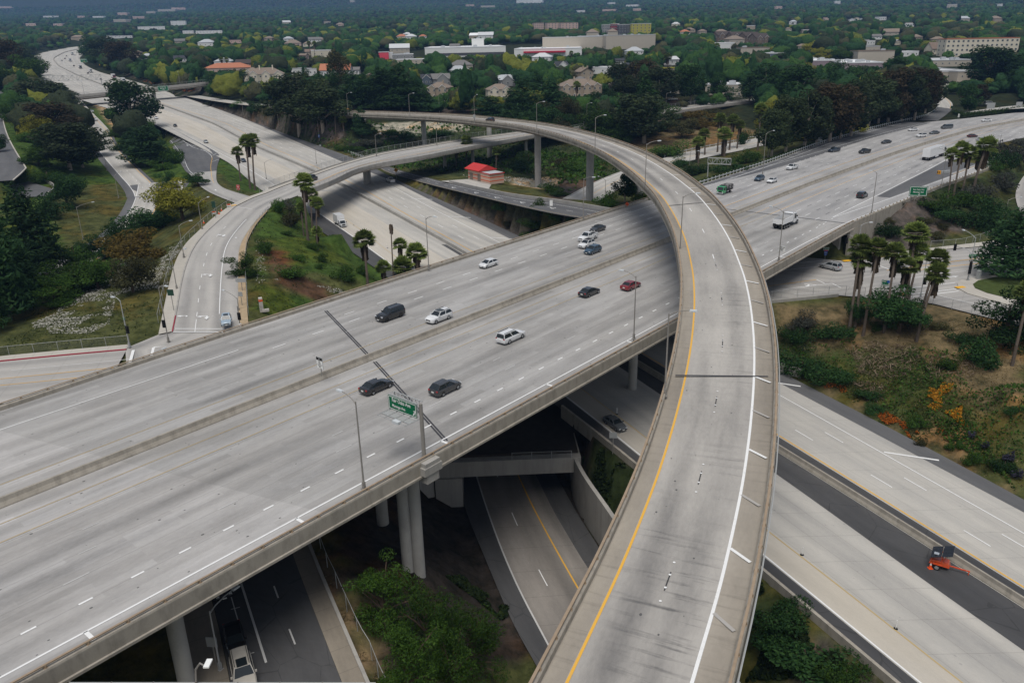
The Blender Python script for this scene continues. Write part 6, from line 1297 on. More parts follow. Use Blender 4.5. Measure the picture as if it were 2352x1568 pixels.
palms(3,1,[(850,690,200,742,1480,1.6,'leftmost palm of the big right group, with long skirt'),(862,810,200,800,1440,1.8,'second palm from the left in the big right group, skirt almost touching it'),(1012,715,195,872,1515,1.3,'third palm from the left in the big right group, leaning trunk'),(1172,760,190,1060,1490,1.5,'middle palm of the big right group'),(1358,590,225,1265,1190,.8,'tallest palm at the back of the big right group'),(1398,755,175,1290,1190,1,'palm in front of the tallest one in the big right group'),(1272,890,190,1165,1370,1,'lowest palm in the centre of the big right group'),(1562,810,185,1400,1350,1.2,'upper of the two right palms in the big right group'),(1552,945,195,1360,1568,1.2,'lower of the two right palms in the big right group'),(2400,1110,220,2240,1790,1.2,'palm at the right edge with leaning trunk on the dry bank')],'palms of the big right group')
palms(3,0,[(1690,1420,120,1650,1830,1,'left palm in the dense clump right of the truck'),(1780,1370,140,1700,1815,1,'second palm in the dense clump right of the truck'),(1850,1405,140,1780,1800,1,'middle palm in the dense clump right of the truck'),(2010,1345,175,1880,1760,1.3,'tallest palm in the dense clump right of the truck'),(1940,1440,120,1900,1720,1,'rear palm in the dense clump right of the truck'),(70,1035,105,60,1220,1,'palm standing in front of the eucalyptus row')],'palms right of the truck')
palms(2,0,[(1910,1095,105,1885,1405,1,'slim palm left in the clump behind the sign truss'),(2030,1110,110,1995,1385,1,'slim palm in the middle of the clump behind the sign truss'),(2095,1150,90,2065,1372,1,'slim palm right in the clump behind the sign truss'),(2290,1010,120,2255,1380,1,'tall palm in front of dark trees right of the street bridge'),(1765,1235,105,1770,1430,1,'palm left above the sign truss'),(1712,1315,115,1712,1500,1.5,'squat palm with thick skirt left of the sign truss'),(1952,1240,140,1950,1440,1.8,'palm with a very thick brown skirt above the sign truss'),(446,755,52,450,870,1.2,'left palm in front of the long townhouse row'),(511,765,66,506,885,1.2,'middle palm in front of the long townhouse row'),(596,785,72,592,975,1,'right palm in front of the long townhouse row'),(1880,430,60,1880,500,.6,'feathery palm in front of the white store'),(1430,530,75,1428,660,.6,'feathery palm among yellow green trees'),(1090,520,90,1090,590,.6,'broad palm by the car park'),(545,490,40,548,580,.8,'palm right of the red awning')],G1)
palms(1,0,[(485,400,40,505,540,.6,'thin palm rising left of the black gable'),(535,400,40,540,550,.6,'thin palm rising right of the thin palm pair'),(165,545,80,170,610,.6,'broad palm above the cream townhouses'),(75,510,45,85,600,.6,'slim palm above the cream townhouses'),(230,500,40,225,590,.6,'slim palm left of the brown house')],G1)
palms(0,0,[(1925,560,40,1935,670,.6,'palm in front of the terracotta roof, left'),(2035,550,45,2050,660,.6,'palm in front of the terracotta roof, middle'),(2080,550,45,2085,655,.6,'palm in front of the terracotta roof, right')],G1)
# the town's trees: nearest ones singly, the rest as one wood
FWAY=[PR(p)[:2]for p in CLN(T_bL,300,1750)[::4]]+[PR(p)[:2]for p in CLN(T_aR,330,1750)[::-4]]
def hzv(x,y):
 r=hill(x,y);k=(x>=GX0)&(x<=GX1)&(y>=GY0)&(y<GY1)
 a,b=(x[k]-GX0)/GD,(y[k]-GY0)/GD;j,i=np.minimum(a.astype(int),nx-2),np.minimum(b.astype(int),ny-2);a=a-j;b=b-i
 r[k]=HZ[i,j]*(1-a)*(1-b)+HZ[i,j+1]*a*(1-b)+HZ[i+1,j]*(1-a)*b+HZ[i+1,j+1]*a*b;return r
def PRV(x,y,z):
 q=x[:,None]*_rt+y[:,None]*_fw+(z-CAMZ)[:,None]*_up;return CX+F*q[:,0]/q[:,2],CY+F*q[:,1]/q[:,2],q[:,2]
cx_,cy_=[],[]
for y0,y1,cell in((330,700,8.0),(700,1300,11.0),(1300,2600,16.0),(2600,5600,27.0)):
 gyy,gxx=np.meshgrid(np.arange(y0,y1,cell),np.arange(-.70*y1-60,.70*y1+60,cell));k=np.abs(gxx)<.70*gyy+60
 cx_.append((gxx+(rng.random(gxx.shape)-.5)*cell*.9)[k]);cy_.append((gyy+(rng.random(gyy.shape)-.5)*cell*.9)[k])
tx,ty=np.concatenate(cx_),np.concatenate(cy_);tz=hzv(tx,ty);tu,tv,td=PRV(tx,ty,tz)
ok=(tu>-60)&(tu<2412)&(tv>-60)&(tv<330)
OPEN=[[Q(1,0,*p)for p in((1090,590),(1500,600),(1500,470),(1090,470))],[Q(2,0,*p)for p in((780,560),(1180,560),(1250,440),(800,440))],[Q(1,0,*p)for p in((0,760),(340,760),(330,800),(0,800))],[Q(2,0,*p)for p in((1400,1010),(2250,930),(2200,890),(1400,900))],[Q(3,0,*p)for p in((1480,780),(1860,800),(1860,640),(1500,640))],[Q(3,0,*p)for p in((1690,1030),(2351,960),(2351,900),(1700,990))],[Q(2,0,*p)for p in((1300,1080),(2250,960),(2350,1300),(1450,1450))],[Q(1,0,*p)for p in((550,960),(2351,1090),(2351,1400),(500,1300))],[Q(3,0,*p)for p in((1600,1000),(2351,850),(2351,1300),(1600,1200))],[Q(0,0,*p)for p in((1250,750),(2351,960),(2351,1200),(1400,900))]]
for o in OPEN:ok&=~inpoly(tu,tv,o)
grow=road.copy()
for _ in range(2):grow[1:-1,1:-1]=grow[1:-1,1:-1]|grow[:-2,1:-1]|grow[2:,1:-1]|grow[1:-1,:-2]|grow[1:-1,2:]
jj,ii=np.round((tx-GX0)/GD).astype(int),np.round((ty-GY0)/GD).astype(int);k=(jj>=0)&(jj<nx)&(ii>=0)&(ii<ny);ok[k]&=~grow[ii[k],jj[k]]
xmid=np.array([p[:2]for p in c_far]);ok&=~((ty>=600)&(ty<1800)&(np.abs(tx-np.interp(ty,xmid[:,1],xmid[:,0]))<42))
for a,b,c in TREE_XY:ok&=~((np.abs(tx-a)<c+3)&(np.hypot(tx-a,ty-b)<c*.8+2))
for b in BLDG:ok&=np.hypot(tx-b[0][0],ty-b[0][1])>b[1]+2
tx,ty,tz,tu,tv,td=[a[ok]for a in(tx,ty,tz,tu,tv,td)];n_=len(tx);o=np.argsort(td);tx,ty,tz,tu,tv,td=[a[o]for a in(tx,ty,tz,tu,tv,td)]
sp_=vnoise(tx,ty,55,21)*.55+vnoise(tx,ty,13,22)*.45;q_=rng.random(n_)
ci=np.where(q_<.46,1,np.where(q_<.80,0,np.where(q_<.92,3,4)));ci[(sp_>.63)&(td<1700)&(q_<.62)]=2
th=6.5+10*rng.random(n_)**1.5+4*(ci==4);tw=th*(.85+.4*rng.random(n_));con=rng.random(n_)<.09;th[con]*=1.4;tw[con]*=.6;ci[con]=1
hw=tw/2*F/td;vt=PRV(tx,ty,tz+th)[1];cov=np.zeros(n_,bool)
for c,r_,(x0,y0,x1,y1),dd in BLDG:cov|=(td<dd)&(tu+hw*.8>x0)&(tu-hw*.8<x1)&(vt<y1)&(tv>y0)
drop=cov&(rng.random(n_)<.8);th[cov]*=.35;tw[cov]*=.5
wp_=np.array(FWAY)
for s_ in(-.7,0,.7):drop|=(td<1500)&inpoly(tu+hw*s_,vt+.3*(tv-vt),wp_)
CK=('green','dark','yellow','olive','euc');LIM=300-NTREE[0];nsel=0;single=np.zeros(n_,bool)
for i in np.nonzero(~drop&(td>250)&(ty<900)&(tv>140))[0][:max(0,LIM)]:
 kind='pine' if con[i]else 'round';col=CK[ci[i]];single[i]=True;nsel+=1
 tree((tx[i],ty[i],tz[i]-.3),th[i],tw[i],kind,col,None,f'{SPN[col]} {"conifer" if con[i] else "broadleaf tree"} in the town belt beyond the freeways','tree','town trees beyond the freeways')
def ico(sub,seed):
 bm=bmesh.new();bmesh.ops.create_icosphere(bm,subdivisions=sub,radius=1.0);bm.verts.ensure_lookup_table();v=np.array([q.co for q in bm.verts]);f=np.array([[q.index for q in p.verts]for p in bm.faces]);bm.free()
 g=np.random.default_rng(seed);bumps=g.normal(size=(9,3));bumps/=np.linalg.norm(bumps,axis=1)[:,None];k=.72+.38*np.max(np.clip(v@bumps.T,0,1)**5,axis=1)+.10*g.normal(size=len(v));v=v*k[:,None];v[:,2]*=np.where(v[:,2]<0,.75,1.0);return v,f
FM=[]
for k in CK:
 c0,c1=dict(green=((.016,.048,.013),(.058,.120,.026)),dark=((.012,.040,.015),(.036,.086,.028)),yellow=((.075,.10,.016),(.19,.20,.035)),olive=((.04,.045,.022),(.085,.085,.042)),euc=((.016,.028,.014),(.05,.062,.032)))[k]
 m,nt,b=nodemat('far_foliage_'+k,.85,.1);ge=N_(nt,'ShaderNodeNewGeometry');nz=noise_(nt,ge.outputs['Position'],.55,5,.75);f_=math_(nt,'MULTIPLY_ADD',ge.outputs['Random Per Island'],.55,math_(nt,'MULTIPLY_ADD',nz,2.2,-.9),clamp=True)
 nt.links.new(mix_(nt,f_,c0,c1),b.inputs['Base Color']);bp=N_(nt,'ShaderNodeBump',ins={'Height':nz,'Strength':1.0,'Distance':1.5});nt.links.new(bp.outputs[0],b.inputs['Normal']);FM.append(m)
VV,FF,MI,base_=[],[],[],0
far=~drop&~single
for lo,hi,sub in((0,700,3),(700,1500,2),(1500,1e9,1)):
 for var in range(4):
  v,f=ico(sub,var+10*sub);k=np.nonzero(far&(td>=lo)&(td<hi)&(np.arange(n_)%4==var))[0]
  if not len(k):continue
  a=rng.random(len(k))*6.28;ca,sa=np.cos(a)[:,None],np.sin(a)[:,None];R_=(tw[k]*.56)[:,None]
  P3=np.stack([tx[k][:,None]+(v[:,0]*ca-v[:,1]*sa)*R_*np.where(con[k],.8,1)[:,None],ty[k][:,None]+(v[:,0]*sa+v[:,1]*ca)*R_,tz[k][:,None]+th[k][:,None]*(.52+.52*v[:,2])],-1)
  VV.append(P3.reshape(-1,3));FF.append((f[None]+(np.arange(len(k))*len(v))[:,None,None]+base_).reshape(-1,3));MI.append(np.repeat(ci[k],len(f)));base_+=len(k)*len(v)
VV,FF,MI=np.concatenate(VV),np.concatenate(FF),np.concatenate(MI);me=fast_mesh('distant_trees',VV,FF)
for m in FM:me.materials.append(m)
me.polygons.foreach_set('material_index',MI.astype(np.int32));o=bpy.data.objects.new('distant_trees',me);link(o);tag(o,'mass of trees covering the town from the middle distance to the hills','woodland',None,'stuff')
LV={k:[]for k in range(5)}
for i in np.nonzero(far&(td<900))[0]:
 LV[int(ci[i])].append(leaves([(tx[i],ty[i],tz[i]+th[i]*.55)],[(tw[i]*.56,tw[i]*.56,th[i]*.48)],190 if td[i]<600 else 80,.5 if td[i]<600 else .62,i,flat=.6,shell=.85,up=.4))
VL=[np.concatenate(v)for v in LV.values()if v];me=fast_mesh('distant_leaves',np.concatenate(VL),quads(sum(map(len,VL))//4))
for k,v in LV.items():
 if v:me.materials.append(FM[k])
me.polygons.foreach_set('material_index',np.concatenate([np.full(len(v)//4,i,np.int32)for i,v in enumerate(VL)]));o=bpy.data.objects.new('distant_leaves',me);link(o);tag(o,'loose outer foliage of the trees in the middle distance','foliage',None,'stuff')
# VEHICLES
def carpaint(name,c,rough=.25,metal=0.0):
 m,nt,b=nodemat(name,rough,.6);b.inputs['Metallic'].default_value=metal;b.inputs['Coat Weight'].default_value=.6;b.inputs['Coat Roughness'].default_value=.08
 pos=N_(nt,'ShaderNodeTexCoord').outputs['Object'];f=noise_(nt,pos,1.2,3)
 nt.links.new(mix_(nt,ramp_(nt,f,.4,.75),c,tuple(x*.82+.01 for x in c)),b.inputs['Base Color']);return m
CP={k:carpaint('paint_'+k,v)for k,v in dict(white=(.74,.75,.76),black=(.012,.013,.015),charcoal=(.035,.037,.04),grey=(.11,.12,.13),silver=(.42,.44,.46),blue=(.035,.075,.12),navy=(.02,.035,.06),red=(.22,.012,.02),maroon=(.08,.015,.02),green=(.01,.33,.09),orange=(.75,.09,.015),beige=(.5,.47,.42),paleblue=(.33,.42,.5)).items()}
GL=simple('car_glass',(.016,.022,.026),.06,.7,.05);TY=simple('tyre_rubber',(.018,.018,.019),.85);RIM=simple('alloy_rim',(.4,.41,.42),.35,.6,.1);DRIM=simple('dark_rim',(.03,.03,.03),.4)
LH=simple('headlight_lens',(.72,.74,.76),.1,.7,.03);LT=simple('tail_light_lens',(.35,.012,.015),.2,.6,.05);PLT=simple('licence_plate',(.7,.7,.68),.5);TRIM=simple('black_trim',(.02,.02,.021),.6)
WM={}
def wheel(parent,x,y,r=.34,wd=.23,rim=None):
 key=(r,wd,rim)
 if key not in WM:
  a=MB();n=18
  prof=[(r*.62,-wd/2),(r*.93,-wd/2),(r,-wd*.32),(r,wd*.32),(r*.93,wd/2),(r*.62,wd/2)]
  for k in range(n):
   t0,t1=2*math.pi*k/n,2*math.pi*(k+1)/n
   for(ra,ya),(rb,yb)in zip(prof,prof[1:]):a.poly([(ra*math.cos(t0),ya,ra*math.sin(t0)),(ra*math.cos(t1),ya,ra*math.sin(t1)),(rb*math.cos(t1),yb,rb*math.sin(t1)),(rb*math.cos(t0),yb,rb*math.sin(t0))])
  t=a.build('tyre',TY);b=MB()
  for s in(-1,1):
   b.poly([(r*.63*math.cos(2*math.pi*k/n),s*wd*.40,r*.63*math.sin(2*math.pi*k/n))for k in range(n)][::-s])
   for k in range(5):
    q=2*math.pi*k/5;b.box((math.cos(q)*r*.34,s*wd*.44,math.sin(q)*r*.34),(r*.14,.03,r*.14),1)
  rm=b.build('rim',[RIM if rim is None else rim,TRIM]);WM[key]=(t.data,rm.data);bpy.data.objects.remove(t);bpy.data.objects.remove(rm)
 w_=bpy.data.objects.new('wheel',WM[key][0]);link(w_,parent);w_.location=(x,y,r);o=bpy.data.objects.new('rim',WM[key][1]);link(o,w_);return w_
def pane(name,q,parent,inset=.07,off=.012,mat=None):
 q=[Vector(p)for p in q];c=sum(q,Vector())/len(q);n=(q[1]-q[0]).cross(q[2]-q[0]).normalized()
 if n.dot(c-Vector((c.x*.2,0,.5)))<0:n=-n
 P=[c+(p-c)*(1-inset/max(.2,(p-c).length)*1.3)+n*off for p in q];mb=MB();mb.poly(P);k=[p-n*off*3 for p in P]
 for i in range(len(P)):mb.poly([P[i],k[i],k[(i+1)%len(P)],P[(i+1)%len(P)]])
 return mb.build(name,mat or GL,parent)
KIND=dict(sedan=(4.8,1.83,1.45,.98,-.40,.21,-.24,.05,.74,1.02,.335),hatch=(4.4,1.78,1.5,.98,-.485,.30,-.30,.06,.72,1.0,.33),suv=(4.85,1.95,1.72,1.12,-.485,.20,-.41,.05,.93,1.12,.37),bigsuv=(5.2,2.04,1.9,1.2,-.49,.19,-.45,.07,1.05,1.2,.41),crossover=(4.6,1.86,1.64,1.06,-.475,.22,-.34,.05,.86,1.06,.36),wagon=(5.1,1.93,1.73,1.08,-.49,.22,-.46,.06,.95,1.08,.37),pickup=(5.7,1.98,1.85,1.15,-.10,.22,-.06,.10,1.02,1.15,.40),van=(5.6,2.0,2.05,1.15,-.495,.36,-.47,.22,1.0,1.15,.36))
def car(loc,head,kind='sedan',col='white',label='',group=None,cat=None,rails=False,sunroof=False,small=False,rim=None,roofcol=None,tilt=0.0,name=None,blackroof=False):
 L,W,H,bz,c0,c1,r0,r1,hz_,dz_,wr=KIND[kind];P_=CP[col]
 nm=name or{'sedan':'sedan_car','hatch':'hatchback_car','suv':'suv_car','bigsuv':'suv_car','crossover':'crossover_car','wagon':'station_wagon','pickup':'pickup_truck','van':'van'}[kind]
 r=empty(nm,tuple(map(float,loc)),head,label,cat or{'pickup':'pickup truck','van':'van','suv':'suv','bigsuv':'suv','crossover':'suv'}.get(kind,'car'),group)
 w_=W/2;g0=.22
 st_=[(-.5,.42,dz_*.72,.80),(-.488,.30,dz_*.95,.92),(-.44,.24,dz_,.975),(-.30,g0,bz+.0,1.0),(0,g0,bz,1.0),(c1,g0,bz-.02,1.0),(c1+.1,g0,(bz+hz_)/2+.06,.985),(.43,.24,hz_+.03,.945),(.485,.30,hz_-.1,.86),(.5,.40,hz_-.2,.78)]
 mb=MB();rings=[]
 for x,zb,zt,k in st_:
  y=w_*k;x*=L
  rings.append([(x,-.9*y,zb),(x,-y,zb+.14),(x,-y*1.0,(zb+zt)/2),(x,-y*.985,zt-.13),(x,-y*.87,zt-.015),(x,0,zt+.035),(x,y*.87,zt-.015),(x,y*.985,zt-.13),(x,y,(zb+zt)/2),(x,y,zb+.14),(x,.9*y,zb)])
 for A,B in zip(rings,rings[1:]):
  for k in range(10):mb.poly([A[k],B[k],B[k+1],A[k+1]])
  mb.poly([A[10],B[10],B[0],A[0]])
 mb.poly(rings[0]);mb.poly(rings[-1][::-1])
 bw,tw=w_*.93,w_*.74
 b=[(c0*L,-bw*.96,bz-.05),(c1*L,-bw,bz-.05),(c1*L,bw,bz-.05),(c0*L,bw*.96,bz-.05)];t=[(r0*L,-tw,H-.06),(r1*L,-tw,H-.05),(r1*L,tw,H-.05),(r0*L,tw,H-.06)]
 hull=[]
 for i in range(4):j=(i+1)%4;hull.append([b[i],b[j],t[j],t[i]])
 for f in hull:mb.poly(f)
 mc=((r0+r1)/2*L,0,H);tc=[(r0*L,0,H-.01),(r1*L,0,H-.02)]
 mb.poly([t[0],t[1],tc[1],tc[0]]);mb.poly([tc[0],tc[1],t[2],t[3]])
 body=mb.build('body',P_,r,smooth=True)
 try:body.data.set_sharp_from_angle(angle=math.radians(38))
 except Exception:pass
 if blackroof:m2=MB();m2.box((mc[0],0,H+.005),(abs(r1-r0)*L*.9,tw*1.7,.02));m2.build('roof_panel',TRIM,r)
 pane('windshield',hull[1],r);pane('rear_window',hull[3],r)
 for q in(hull[0],hull[2]):
  if small:pane('side_window',q,r);continue
  A,B,T1,T0=[Vector(p)for p in q];f=.52 if kind!='pickup' else .5
  m0,m1=A.lerp(B,f),T0.lerp(T1,f)
  pane('side_window',[A,m0,m1,T0],r,.06);pane('side_window',[m0,B,T1,m1],r,.06)
 if kind=='pickup':
  m2=MB();x0,x1=-.485*L,-.115*L;m2.box(((x0+x1)/2,0,bz+.02),(x1-x0,W*.78,.06));m2.build('truck_bed',TRIM,r)
  for s in(-1,1):m2=MB();m2.box(((x0+x1)/2,s*W*.44,bz+.06),(x1-x0,W*.09,.16));m2.build('bed_rail',P_,r)
  m2=MB();m2.box((x0,0,bz-.1),(.09,W*.86,.5));m2.build('tailgate',P_,r)
 wb=.295
 for sx in(wb,-wb):
  for s in(-1,1):wheel(r,sx*L+.02*L,s*(w_-.10),wr,.24,rim)
 for s in(-1,1):
  m2=MB();m2.box((.475*L,s*w_*.68,hz_-.14),(.12,w_*.34,.16));m2.build('headlight',LH,r)
  m2=MB();m2.box((-.485*L,s*w_*.74,dz_-.16),(.10,w_*.3,.2));m2.build('tail_light',LT,r)
  if not small:m2=MB();m2.box((c1*L-.18,s*(w_+.06),bz+.08),(.2,.16,.15));m2.build('wing_mirror',P_,r)
 m2=MB();m2.box((.497*L,0,hz_-.24),(.05,W*.5,.17));m2.build('grille',TRIM,r)
 m2=MB();m2.box((-.502*L,0,dz_*.68),(.03,.42,.17));m2.box((.508*L,0,.44),(.03,.42,.14));m2.build('licence_plate',PLT,r)if not small else None
 if rails:
  for s in(-1,1):m2=MB();m2.box((mc[0],s*tw*.86,H+.02),(abs(r1-r0)*L*.9,.05,.06));m2.build('roof_rail',TRIM,r)
 if sunroof:m2=MB();m2.box((r1*L-.55,0,H-.01),(1.1,tw*1.25,.03));m2.build('sunroof',GL,r)
 return r
AV=math.atan2(VD[1],VD[0])
def on_via(q,head,**kw):
 p=PL(Q(*q),0.0);
 k=max(.1,(VD@p[:2]-240)/260*.9)if VD@p[:2]>250 else 0
 return car((p[0],p[1],.03),head-(k if True else 0),**kw)
IN,OUT=AV+math.pi,AV
on_via((1,1,1235,1355),IN,kind='bigsuv',col='black',label='big black suv alone in the outer lane nearest the far parapet',rails=True,rim=DRIM)
on_via((1,1,1680,1375),IN,kind='suv',col='white',label='white suv with dark sunroof beside the median',sunroof=True,rails=True)
on_via((1,1,2135,880),IN,kind='hatch',col='white',label='white wedge shaped hatchback alone at the far parapet')
on_via((2,1,740,755),IN,kind='crossover',col='blue',label='blue crossover closest to the median in the cluster of four')
on_via((2,1,685,700),IN,kind='crossover',col='white',label='white crossover with black roof in the cluster of four',blackroof=True)
on_via((2,1,695,635),IN,kind='pickup',col='white',label='white pickup in the cluster of four')
on_via((2,1,785,555),IN,kind='sedan',col='charcoal',label='dark grey sedan at the far side of the cluster of four')
on_via((1,2,1110,445),OUT,kind='sedan',col='black',label='black sedan crossing the expansion joint behind the green sign')
on_via((1,2,1740,460),OUT,kind='crossover',col='charcoal',label='charcoal crossover to the right of the green sign')
wg=on_via((2,1,-10,1555),OUT,kind='wagon',col='white',label='white boxy station wagon in the middle of the viaduct',rails=True)
on_via((2,1,710,1140),OUT,kind='sedan',col='black',label='near black fastback sedan left of the red sedan')
on_via((2,1,1090,1080),OUT,kind='sedan',col='red',label='red sedan behind a lamp post near the flyover')
on_via((3,1,35,108),IN,kind='sedan',col='white',label='white sedan beside a blue suv at upper right',small=True)
on_via((2,1,2270,90),IN,kind='crossover',col='blue',label='blue suv right of the green stake truck',small=True)
on_via((3,0,220,1555),IN,kind='pickup',col='white',label='white pickup on the asphalt edge line at upper right',small=True)
on_via((3,0,605,1395),IN,kind='pickup',col='navy',label='dark navy pickup near the guardrail at upper right',small=True)
on_via((3,0,885,1408),IN,kind='pickup',col='black',label='black pickup left of the semi trailer, beside the median',small=True)
on_via((3,0,1083,1318),IN,kind='sedan',col='charcoal',label='dark sedan between the black pickup and the white suv',small=True)
on_via((3,0,1405,1260),IN,kind='suv',col='white',label='white suv nearest the median at upper right',small=True)
on_via((3,0,1525,1232),IN,kind='sedan',col='grey',label='slate grey sedan right of the white suv',small=True)
on_via((3,0,1330,1203),IN,kind='sedan',col='white',label='white sedan next to the asphalt lane at upper right',small=True)
on_via((3,0,1640,1183),IN,kind='van',col='grey',label='grey van behind the slate grey sedan',small=True)
on_via((3,0,2003,1117),IN,kind='sedan',col='white',label='farthest white sedan on the inbound carriageway',small=True)
on_via((3,0,1875,1262),OUT,kind='sedan',col='maroon',label='maroon sedan far ahead of the semi truck',small=True)
on_via((3,0,1957,1296),OUT,kind='sedan',col='silver',label='silver sedan just right of the maroon one',small=True)
on_via((3,1,862,245),OUT,kind='suv',col='black',label='black suv alone in the lane left of the exit gore',small=True)
LC=lambda q:PC(Q(*q));hC=math.atan2(-.88,.47)
def on_c(q,head=hC,**kw):p=LC(q);return car((p[0],p[1],p[2]+.03),head,**kw)
on_c((2,2,945,780),hC-.02,kind='sedan',col='grey',label='grey sedan in the shade under the viaduct')
on_c((1,1,1235,105),hC+math.pi,kind='pickup',col='white',label='white pickup parked on the gore under the street bridge')
on_c((0,0,1610,1163),kind='sedan',col='black',label='black car on the freeway above the off ramp chevrons',small=True)
on_c((0,0,1892,1312),kind='sedan',col='silver',label='silver car on the freeway above the trio of palms',small=True)
on_c((0,0,1437,1093),kind='sedan',col='white',label='white car passing the tall dark eucalyptus',small=True)
on_c((0,0,2235,1485),kind='sedan',col='navy',label='dark car half hidden behind the trio of palms',small=True)
p=PC(Q(1,1,1400,915));car((p[0],p[1],p[2]),hC,kind='van',col='white',label='white van half hidden behind the palms at the viaduct parapet')
on_c((0,0,1595,858),hC+math.pi,kind='sedan',col='black',label='black car in the shadow right under the far overpass',small=True)
for q,col,lb in(((0,0,722,933),'white','white car at the top of the depressed ramp'),((0,0,760,965),'maroon','dark red car on the depressed ramp below the far overpass'),((0,0,848,1032),'silver','silver car on the depressed ramp'),((0,0,876,1105),'white','white car lowest on the depressed ramp')):on_c(q,hC+.12,kind='crossover' if col=='silver' else 'sedan',col=col,label=lb,small=True)
for q,col,lb in(((0,0,570,563),'silver','silver car left on the far freeway bend'),((0,0,598,543),'maroon','dark red car on the far freeway bend'),((0,0,612,520),'grey','grey car behind the dark red one on the far bend'),((0,0,680,610),'black','black car left of the semi on the far freeway'),((0,0,810,678),'black','black car next to the white trailer on the far freeway'),((0,0,928,735),'navy','dark blue car under the right end of the far sign truss'),((0,0,420,742),'silver','silver car under the left end of the far sign truss'),((0,0,690,512),'white','white car between two trucks on the far bend'),((0,0,760,440),'white','white car where the far bend disappears'),((0,0,752,455),'silver','pale car second from the end of the far bend'),((0,0,355,556),'white','white car on the outer side of the far bend'),((0,0,763,500),'white','white car at the inner edge of the far bend')):on_c(q,hC+math.pi-.1,kind='sedan',col=col,label=lb,small=True)
i=int(np.argmin([abs(PR(c)[0]-1125)+abs(PR(c)[1]-280)for c in offset(FW,5.4)]));c=offset(FW,5.4)[i];c2=offset(FW,5.4)[i-1]
car((c[0],c[1],c[2]+.03),math.atan2(c2[1]-c[1],c2[0]-c[0])+math.pi,kind='suv',col='black',label='black suv alone at the far end of the flyover',small=True)
p=PL(Q(0,1,2083,1405),-6.0);a,b=frac(DL,DR,.84)[3],frac(DL,DR,.84)[0];car((p[0],p[1],p[2]+.1),math.atan2(b[1]-a[1],b[0]-a[0]),kind='crossover',col='paleblue',label='pale blue crossover waiting at the stop line beside the dirt verge',sunroof=True)
p=PL(Q(1,1,505,95),.05);car((p[0],p[1],p[2]+.08),math.atan2(*(BL[30]-BL[22])[[1,0]]),kind='van',col='black',label='black van on the street bridge behind the palms',small=True)
p=PL(Q(3,1,575,900),-6.95);a_,b_=PL(Q(3,1,497,895),-6.95),PL(Q(3,1,598,920),-6.95);car((p[0],p[1],-6.95),math.atan2(a_[1]-b_[1],a_[0]-b_[0]),kind='suv',col='silver',label='silver suv driving under the viaduct at the right intersection',rails=True)
def on_e(q,col,kind,label,**kw):
 p=PL(Q(*q),-12.0);i=int(np.argmin(np.linalg.norm(xa[:,:2]-p[:2],axis=1)));i=min(max(i,1),len(xa)-2);d=xa[i+1]-xa[i-1];z=float(xa[i][2])
 p=PL(Q(*q),z+.05);return car((p[0],p[1],p[2]),math.atan2(d[1],d[0]),kind=kind,col=col,label=label,**kw)
on_e((0,3,2165,1210),'black','sedan','black car parked at the kerb under the viaduct');on_e((0,3,2245,1530),'beige','bigsuv','beige suv with roof rack parked in front of the black car',rails=True,sunroof=True);on_e((0,3,2030,705),'black','crossover','black car parked deepest in the shade under the viaduct')
for q,col,kd,hd,lb in(((2,0,1475,922),'white','pickup',.1,'white pickup parked on the street behind the bridge'),((2,0,1710,935),'silver','suv',.1,'silver suv parked behind the street bridge'),((2,0,1790,945),'black','sedan',0,'black car parked right of the silver suv'),((2,0,860,478),'white','van',.3,'white van in the car park by the retail block'),((3,0,105,772),'white','suv',0,'white suv between the trees at right centre'),((1,0,100,790),'red','sedan',.4,'red car parked below the cream townhouses'),((0,0,15,925),'white','sedan',1.5,'white car at the left frame edge on the frontage street'),((3,0,2025,965),'white','van',.2,'white van on the upper road behind the hedge at right')):p=T(Q(*q));car((p[0],p[1],p[2]+.05),hd,kind=kd,col=col,label=lb,small=True)
for q,col in(((2,0,1150,470),'white'),((2,0,1180,470),'silver'),((2,0,1210,468),'black'),((2,0,930,525),'navy'),((1,0,1870,605),'silver'),((1,0,2030,600),'white'),((1,0,2060,602),'silver'),((1,0,2150,605),'red'),((1,0,1255,565),'white'),((3,0,1640,760),'blue'),((3,0,1700,762),'charcoal'),((3,0,1560,775),'charcoal')):
 p=T(Q(*q));car((p[0],p[1],p[2]+.05),float(rng.random()*3),kind='sedan',col=col,label=f'{"dark" if col in ("black", "navy", "charcoal") else col} car parked by the shops in the distance',group='cars parked by the distant shops',small=True)
WHT=CP['white'];TRL=simple('trailer_white',(.8,.8,.8),.5,.4,.06);TRG=simple('trailer_roof',(.5,.51,.52),.5)
